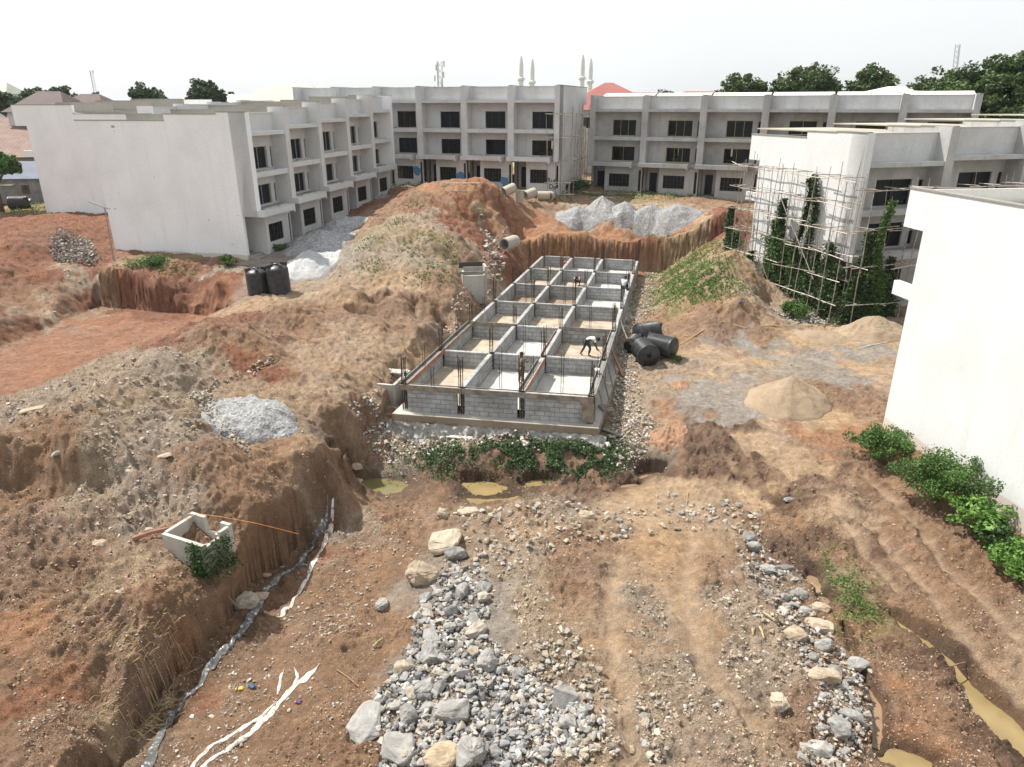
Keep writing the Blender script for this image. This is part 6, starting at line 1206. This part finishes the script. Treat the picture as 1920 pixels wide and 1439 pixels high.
fill([(98,478),(130,468),(165,469),(184,477),(178,487),(140,490),(100,487)], 900, .08, .32, [(.27, .26, .24), (.20, .19, .18), (.34, .32, .29)], 'broken concrete lumps tipped on the edge of the red pit', 76, 2.8, 1.5, .55)
fill([(1150,640),(1190,560),(1220,500),(1235,520),(1215,600),(1190,680),(1200,760),(1230,780),(1200,830),(1140,830),(1150,740)], 3000, .05, .24, [(.43, .40, .35), (.36, .32, .27), (.48, .45, .40)], 'broken pale concrete along the right side of the foundation', 77, -.1, 2.6, .12)
fill([(690,800),(750,790),(900,815),(1150,835),(1190,850),(900,850),(700,850),(660,830)], 1400, .06, .30, [(.50, .48, .44), (.40, .37, .32), (.33, .29, .24)], 'broken stones along the foot of the footing', 78, -1.1, 2.3, .1)
fill([(905,448),(925,455),(945,485),(925,490),(908,468)], 110, .2, .7, [(.45, .42, .38), (.36, .33, .29)], 'broken slabs beside the open concrete pipe', 79, 2.5, 1.6, .3)
fill([(930,500),(960,490),(970,500),(930,560),(890,600),(840,650),(830,640),(880,580)], 700, .06, .3, [(.38, .30, .25), (.32, .22, .17), (.42, .37, .33)], 'rubble in the trench left of the foundation', 80, .1, 2, .1)
fill([(1440,600),(1500,612),(1580,612),(1600,605),(1570,598),(1480,600)], 900, .08, .28, [(.46, .44, .41), (.38, .35, .31)], 'rubble strip below the scaffold', 81, .4, 2, .15)
fill([(520,1150),(560,1080),(620,1000),(700,960),(760,1000),(700,1100),(690,1200),(560,1230)], 700, .03, .14, MIX+[(.14, .11, .09), (.5, .48, .46)], 'pebbles and litter on the wet mud', 82, -1.85, 3, .02)
fill([(400,800),(440,835),(470,850),(420,800),(400,770),(380,760),(480,700),(540,690),(400,740),(360,770)], 420, .06, .26, MIX, 'stones around the light gravel heap', 83, 1.7, 2)
# litter: small coloured scraps
for i_, (px, py, c_, s_, lb) in enumerate([(470,1290,(.05,.09,.16),.28,'crumpled dark blue cloth on the mud beside the channel'),(452,1292,(.55,.40,.08),.2,'crumpled yellow plastic scrap beside the dark blue cloth'),(560,1318,(.10,.05,.14),.22,'dark purple bag scrap beside the white runoff'),(360,1345,(.7,.7,.7),.16,'white plastic scrap on the channel edge'),(385,560,(.6,.6,.6),.2,'pale scrap on the red pit rim'),(708,1035,(.6,.45,.08),.1,'tiny yellow scrap on the mud flat'),(1390,565,(.08,.08,.18),.35,'blue and white bag lying on the right mound')]):
    c = G(px, py, -1.5 if py > 900 else 2); M['scrap%d' % i_] = plain('scrap_cloth', c_, .7, var=.4); o = rockobj('litter', (c.x, c.y, c.z+s_*.15), (s_, s_*.8, s_*.5), M['scrap%d' % i_], 700+i_, npt=18); tag(o, lb, 'litter')
for i_, (a_, b_, w_, lb) in enumerate([((632,1258),(672,1287),.02,'thin reddish stick on the mud near the boulders'),((1432,1152),(1452,1168),.03,'bent dry stick, upper of three on the platform'),((1424,1178),(1432,1200),.04,'short upright dry stick, right of three on the platform'),((1410,1182),(1412,1192),.04,'shortest dry stick on the platform'),((1775,1257),(1812,1238),.025,'dark branch lying across the yellow puddle'),((1290,925),(1287,948),.02,'reddish peg standing in the sand'),((700,1215),(718,1200),.03,'dry stick beside the left of the rubble')]):
    p, q = G(*a_), G(*b_); o = MB().tube([(0, 0, .04), (q-p)*.5+Vector((0, 0, .09)), (q-p)+Vector((0, 0, .05))], w_, 6, w_*.6).build('stick', M['straw' if i_ not in (0, 4) else 'board_red']); o.location = p; tag(o, lb, 'stick')

# ---------------------------------------------------------------- water
def watermat(name, c, rough=.025, glare_mix=None, amt=.5):
    m, n, b = new_mat(name); co = coords(n); t = node(n, 'ShaderNodeTexNoise', Scale=1.1, Detail=5); n.links.new(co, t.inputs[0])
    r = ramp(n, t.outputs[0], [(.3, tuple(x*.8 for x in c)), (.7, tuple(x*1.15 for x in c))]); out = r.outputs[0]
    if glare_mix:
        f = node(n, 'ShaderNodeTexNoise', Scale=7, Detail=9, Roughness=.7); n.links.new(coords(n), f.inputs[0]); rf = ramp(n, f.outputs[0], [(amt-.06, (0, 0, 0)), (amt+.05, (1, 1, 1))]); out = mixc(n, rf.outputs[0], out, glare_mix)
    n.links.new(out, b.inputs['Base Color']); b.inputs['Roughness'].default_value = rough; b.inputs['IOR'].default_value = 1.33
    t2 = node(n, 'ShaderNodeTexNoise', Scale=5, Detail=3); n.links.new(co, t2.inputs[0]); bump(n, b, t2.outputs[0], .04, .02); return m
M['muddy_water'] = watermat('muddy_yellow_water', (.24, .18, .085)); M['green_water'] = watermat('murky_green_water', (.16, .14, .06)); M['red_water'] = watermat('reddish_water', (.26, .175, .11)); M['drain_water'] = watermat('grey_drain_water', (.12, .12, .12), .1, (.50, .50, .50), .58); M['glare_mix'] = watermat('painted_glare_runoff', (.66, .64, .62), .35, (.42, .30, .20), .53)  # drain and runoff: sun glare painted into the water colour as pale patches
for i_, (cx, cy, cz, a_, b_, ro) in enumerate(PUDW):
    vs = [(0, 0, 0)]; N_ = 28
    for k in range(N_): t = 2*math.pi*k/N_; X, Y = a_*1.35*math.cos(t), b_*1.35*math.sin(t); vs.append((X*math.cos(ro)-Y*math.sin(ro), X*math.sin(ro)+Y*math.cos(ro), 0))
    o = MB().add(vs, [(0, k+1, (k+1) % N_+1) for k in range(N_)]).build('puddle', M['green_water' if i_ == 0 else 'red_water' if i_ in (4, 5, 6, 7, 13) else 'muddy_water']); o.location = (cx, cy, cz-.055+i_*.0004); o['kind'] = 'structure'
for pl, cz, wds in DITW:
    a_ = np.array(pl); d_ = np.gradient(a_, axis=0); d_ /= np.linalg.norm(d_, axis=1, keepdims=True); w_ = np.array(wds)[:, None]*1.9; nr_ = np.stack([-d_[:, 1], d_[:, 0]], 1)
    vs = [(*v, 0) for v in np.concatenate([a_-nr_*w_-a_[0], a_+nr_*w_-a_[0]])]; N_ = len(a_)
    o = MB().add(vs, [(k, k+1, N_+k+1, N_+k) for k in range(N_-1)]).build('ditch_water', M['muddy_water' if wds[-1] > .3 else 'red_water']); o.location = (*a_[0], cz-.06); o['kind'] = 'structure'
def ribbon(name, pl, wd, mat, z_off, seed, taper=True, ww=.5):
    ww = ww*.7
    pts = [np.array(a_, float) for a_ in pl]; out = []
    for p, q in zip(pts[:-1], pts[1:]):
        for t in np.linspace(0, 1, 14, endpoint=False): out.append(p+(q-p)*t)
    out.append(pts[-1]); out = np.array(out); d = np.gradient(out, axis=0); d /= np.linalg.norm(d, axis=1, keepdims=True); nr = np.stack([-d[:, 1], d[:, 0]], 1); n_ = len(out); s_ = np.arange(n_)
    w1 = wd*(1+ww*pnoise(s_*.10, s_*0+.3, seed)*2); w2 = wd*(1+ww*pnoise(s_*.11, s_*0+.7, seed+1)*2); cn = out+nr*(wd*.8*pnoise(s_*.05, s_*0, seed+2))[:, None]
    if taper: tp = np.clip(np.minimum(s_/10, (n_-1-s_)/10+.5), .15, 1); w1 = w1*tp; w2 = w2*tp
    cols_ = [cn+nr*(w1*f_)[:, None] if f_ < 0 else cn+nr*(w2*f_)[:, None] for f_ in (-1, -.5, 0, .5, 1)]; V_ = np.stack(cols_, 1); z = terrain(V_[..., 0], V_[..., 1]); z = np.maximum(z, z.mean(1, keepdims=True)*.3+z*.7)+z_off
    z[:, 0] -= .02; z[:, -1] -= .02
    V_ = np.concatenate([V_, z[..., None]], -1).reshape(-1, 3); i_ = np.arange(n_-1)[:, None]*5+np.arange(4)[None]; F_ = np.stack([i_, i_+1, i_+6, i_+5], -1).reshape(-1, 4)
    o = np_obj(name, V_, F_, M[mat], None, True); o['kind'] = 'structure'; return o
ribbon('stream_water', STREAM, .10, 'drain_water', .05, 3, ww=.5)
ribbon('runoff', [P(a, b, -2)[:2] for a, b in [(636,975),(618,1005),(606,1040),(590,1065),(570,1098),(550,1125),(535,1150),(520,1170)]], .07, 'glare_mix', .04, 5, ww=.8)  # pale runoff strands carry the glare in their colour
ribbon('runoff', [P(a, b, -1.9)[:2] for a, b in [(600,1255),(580,1275),(555,1290),(530,1315),(505,1345),(470,1375),(440,1400),(400,1425),(370,1445),(340,1470)]], .075, 'glare_mix', .03, 7, ww=.9)
ribbon('runoff', [P(a, b, -1.9)[:2] for a, b in [(520,1320),(490,1350),(455,1368),(420,1390),(390,1405),(365,1430),(350,1450)]], .05, 'glare_mix', .03, 9, ww=.9)
ribbon('runoff', [P(a, b, -1.9)[:2] for a, b in [(553,1262),(558,1280),(550,1296),(538,1308)]], .05, 'glare_mix', .03, 11)
ribbon('runoff', [P(a, b, -1.9)[:2] for a, b in [(535,1265),(527,1285),(520,1310)]], .045, 'glare_mix', .03, 13)

# ---------------------------------------------------------------- people
M['skin'] = plain('dark_skin', (.07, .035, .022), .55, var=.1); M['hair'] = plain('black_hair', (.01, .008, .007), .8)
def cloth(name, c): M[name] = plain(name, c, .85, var=.2, scale=9); return name
def skinned(name, verts, edges, radii, mat, parent, sub=1):
    me_ = bpy.data.meshes.new(name); me_.from_pydata([tuple(v) for v in verts], edges, []); o = bpy.data.objects.new(name, me_); COL.objects.link(o)
    md = o.modifiers.new('skin', 'SKIN'); md.use_smooth_shade = True; s_ = o.modifiers.new('sub', 'SUBSURF'); s_.levels = sub; s_.render_levels = sub
    for i_, r_ in enumerate(radii): me_.skin_vertices[0].data[i_].radius = (r_, r_) if not isinstance(r_, tuple) else r_
    me_.skin_vertices[0].data[0].use_root = True
    dg = bpy.context.evaluated_depsgraph_get(); m2 = bpy.data.meshes.new_from_object(o.evaluated_get(dg)); o.modifiers.clear(); o.data = m2; m2.materials.clear(); m2.materials.append(M[mat]); o.parent = parent; return o
def person(px, py, z0, yaw, pose, shirt, trouser, label, hat=None, loc=None):
    """pose: joints (x right, y forward, z up) in metres; keys pel chest neck head, sh/el/ha L R, hip/kn/an L R"""
    c = Vector(loc) if loc is not None else Vector(P(px, py, z0)); e = empty('person', c, yaw, label, 'person'); J = {k: Vector(v) for k, v in pose.items()}
    vs = []; ed = []; ra = []
    def add(v, r_, par=None):
        vs.append(v); ra.append(r_)
        if par is not None: ed.append((par, len(vs)-1))
        return len(vs)-1
    pel = add(J['pel'], .135); ch = add(J['pel'].lerp(J['chest'], .55), .125, pel); c2 = add(J['chest'], .15, ch); nk = add(J['neck'], .055, c2); hd0 = add(J['neck'].lerp(J['head'], .55), .07, nk); hd = add(J['head'], .095, hd0); top = add(J['head']+(J['head']-J['neck']).normalized()*.09, .075, hd)
    for s_ in 'LR':
        sh = add(J['sh'+s_], .062, c2); el = add(J['el'+s_], .043, sh); wr = add(J['ha'+s_], .028, el); d = (J['ha'+s_]-J['el'+s_]).normalized(); pm = add(J['ha'+s_]+d*.07, .034, wr); sx = Vector((0, 0, 1)).cross(d); sx = sx.normalized() if sx.length > .1 else Vector((1, 0, 0))
        for q in range(4):
            f0 = add(J['ha'+s_]+d*.12+sx*(.026*(q-1.5)), .011, pm); add(J['ha'+s_]+d*(.17+.012*(q in (1, 2)))+sx*(.028*(q-1.5))-Vector((0, 0, .025)), .009, f0)
        f0 = add(J['ha'+s_]+d*.06+sx*.05, .011, pm); add(J['ha'+s_]+d*.10+sx*.07-Vector((0, 0, .02)), .009, f0)
        hp = add(J['hip'+s_], .095, pel); kn = add(J['kn'+s_], .060, hp); an = add(J['an'+s_], .040, kn); add(J['an'+s_]+Vector((0, .16, -.045)), .036, an)
    skinned('body', vs, ed, ra, 'skin', e)
    # shirt, sleeves and trousers follow the same bones a little larger
    v2 = [J['pel'].lerp(J['chest'], -.05), J['pel'].lerp(J['chest'], .55), J['chest'], J['neck'].lerp(J['chest'], .45)]+[J['sh'+s_] for s_ in 'LR']+[J['sh'+s_].lerp(J['el'+s_], .8) for s_ in 'LR']
    skinned('shirt', v2, [(0, 1), (1, 2), (2, 3), (2, 4), (2, 5), (4, 6), (5, 7)], [.15, .145, .172, .085, .08, .08, .062, .062], shirt, e)
    v3 = [J['pel']]; e3 = []; r3 = [.155]
    for s_ in 'LR':
        b_ = len(v3); v3 += [J['hip'+s_], J['kn'+s_], J['an'+s_].lerp(J['kn'+s_], .12)]; e3 += [(0, b_), (b_, b_+1), (b_+1, b_+2)]; r3 += [.115, .078, .058]
    skinned('trousers', v3, e3, r3, trouser, e)
    hdir = (J['head']-J['neck']).normalized(); mp = Matrix.Translation(J['head']+hdir*.035)@hdir.to_track_quat('Z', 'Y').to_matrix().to_4x4()
    MB().lathe([(.112, -.02), (.112, .03), (.095, .08), (.05, .115), (0, .12)], 16, mp).build('hat' if hat else 'hair', M[hat or 'hair'], e, True)
    fr = Vector((0, 1, 0)); f_ = (fr-hdir*fr.dot(hdir)).normalized(); sd_ = f_.cross(hdir)
    for q in (-1, 1): MB().lathe([(0, -.012), (.011, 0), (0, .012)], 8, Matrix.Translation(J['head']+f_*.088+sd_*.032*q+hdir*.01)).build('eye', M['mast_white'], e)
    MB().tube([J['head']+f_*.085+hdir*.005, J['head']+f_*.118-hdir*.03], .012, 6, .018).build('nose', M['skin'], e); MB().tube([J['head']+f_*.09-hdir*.055-sd_*.022, J['head']+f_*.09-hdir*.055+sd_*.022], .007, 5).build('mouth', M['frame'], e)
    return e
def stand(**k):
    b_ = dict(pel=(0, 0, .92), chest=(0, .02, 1.30), neck=(0, .02, 1.47), head=(0, .05, 1.60), shL=(-.19, .02, 1.40), shR=(.19, .02, 1.40), elL=(-.25, .05, 1.12), elR=(.25, .05, 1.12), haL=(-.24, .2, .90), haR=(.24, .2, .90), hipL=(-.09, 0, .88), hipR=(.09, 0, .88), knL=(-.11, .04, .48), knR=(.11, .04, .48), anL=(-.12, 0, .08), anR=(.12, 0, .08)); b_.update(k); return b_
cloth('white_shirt', (.68, .68, .66)); cloth('dark_trousers', (.03, .032, .04)); cloth('plaid_shirt', (.20, .17, .14)); cloth('plaid_trousers', (.13, .10, .08)); cloth('red_shirt', (.45, .05, .07)); cloth('pink_shirt', (.55, .30, .32)); cloth('pale_shirt', (.55, .58, .60)); cloth('brown_trousers', (.12, .07, .05))
bend = stand(pel=(0, 0, .90), chest=(0, .36, 1.06), neck=(0, .52, 1.04), head=(0, .66, .98), shL=(-.18, .42, 1.02), shR=(.18, .42, 1.02), elL=(-.2, .48, .75), elR=(.2, .5, .74), haL=(-.12, .6, .48), haR=(.14, .62, .46), hipL=(-.1, .02, .87), hipR=(.1, .02, .87), knL=(-.13, -.06, .47), knR=(.14, .22, .48), anL=(-.15, -.28, .08), anR=(.14, .12, .08))
person(1098, 668, .38, R(-80), bend, 'white_shirt', 'dark_trousers', 'worker in a white shirt bending over with a tool in a right hand cell')
c = Vector(P(1098, 668, .38)); o = MB().tube([(0, 0, .02), (.45, .05, .62)], .018, 6).box((-.1, -.09, 0), (.03, .09, .05)).build('shovel', M['board_red']); o.location = (c.x+.95, c.y+.0, .40); o.rotation_euler = (0, 0, R(170)); tag(o, 'short handled shovel held by the bending worker', 'shovel')
person(976, 722, .38, R(-50), stand(elR=(.22, .28, 1.2), haR=(.12, .45, 1.32), elL=(-.22, .26, 1.18), haL=(-.1, .45, 1.25)), 'plaid_shirt', 'plaid_trousers', 'worker in a dark plaid shirt standing in the near middle cell by the steel bars')
sit = stand(pel=(0, 0, .12), chest=(0, .12, .48), neck=(0, .2, .63), head=(0, .3, .72), shL=(-.18, .15, .57), shR=(.18, .15, .57), elL=(-.24, .36, .42), elR=(.24, .36, .42), haL=(-.12, .55, .36), haR=(.12, .55, .36), hipL=(-.1, .02, .1), hipR=(.1, .02, .1), knL=(-.16, .42, .28), knR=(.16, .42, .28), anL=(-.16, .5, -.12), anR=(.16, .5, -.12))
p = FQ(.965, .66, 1.3); person(0, 0, 0, R(-25), {k: Vector(v)+Vector((0, 0, .08)) for k, v in sit.items()}, 'pale_shirt', 'dark_trousers', 'worker in a pale shirt squatting on the right foundation wall', loc=(p.x, p.y, 1.28))
crouch = stand(pel=(0, 0, .38), chest=(0, .28, .62), neck=(0, .42, .68), head=(0, .54, .70), shL=(-.18, .32, .63), shR=(.18, .32, .63), elL=(-.22, .5, .45), elR=(.22, .5, .45), haL=(-.1, .62, .3), haR=(.1, .62, .3), hipL=(-.1, .02, .36), hipR=(.1, .02, .36), knL=(-.17, .36, .46), knR=(.17, .36, .46), anL=(-.15, .1, .08), anR=(.15, .1, .08))
p = FQ(.50, .80, .40); person(0, 0, 0, R(160), crouch, 'pink_shirt', 'dark_trousers', 'worker in a pink shirt crouching in a far middle cell', loc=p)
p = FQ(.29, .965, .40); person(0, 0, 0, R(30), crouch, 'red_shirt', 'brown_trousers', 'worker in a red shirt crouching in the farthest left cell', loc=p)
p = FQ(-.06, .045, 0); person(0, 0, 0, R(-60), stand(), 'white_shirt', 'dark_trousers', 'worker in white standing outside the near left foundation wall', loc=(p.x, p.y, -.25), hat='white_shirt')
p = FQ(1.0, .10, 1.34); o = rockobj('cement_bag', (p.x-.1, p.y, 1.46), (.42, .3, .26), M['white_shirt'], 801, npt=20); tag(o, 'white bag resting on the right foundation wall beside steel bars', 'bag')
# poles and pipes lying in front of the centre background building
random.seed(21); ORDW = 'first second third fourth fifth sixth seventh eighth ninth tenth eleventh twelfth thirteenth fourteenth fifteenth sixteenth seventeenth eighteenth nineteenth twentieth'.split()
for k in range(20):
    px = 742+22*k+random.uniform(-8, 8); py = 352+14*(px-740)/440+random.uniform(-4, 8); a_ = G(px, py, 4.9); L = random.uniform(2, 4.5); an = random.uniform(-.5, .2)
    o = MB().tube([(-L/2*math.cos(an), -L/2*math.sin(an), .1), (L/2*math.cos(an), L/2*math.sin(an), .14)], .05, 6).build('fallen_pole', M[random.choice(['pole', 'pole_pale'])]); o.location = a_; tag(o, ORDW[k]+' weathered pole from the left, lying before the grey background buildings', 'pole', 'poles lying along the background buildings')
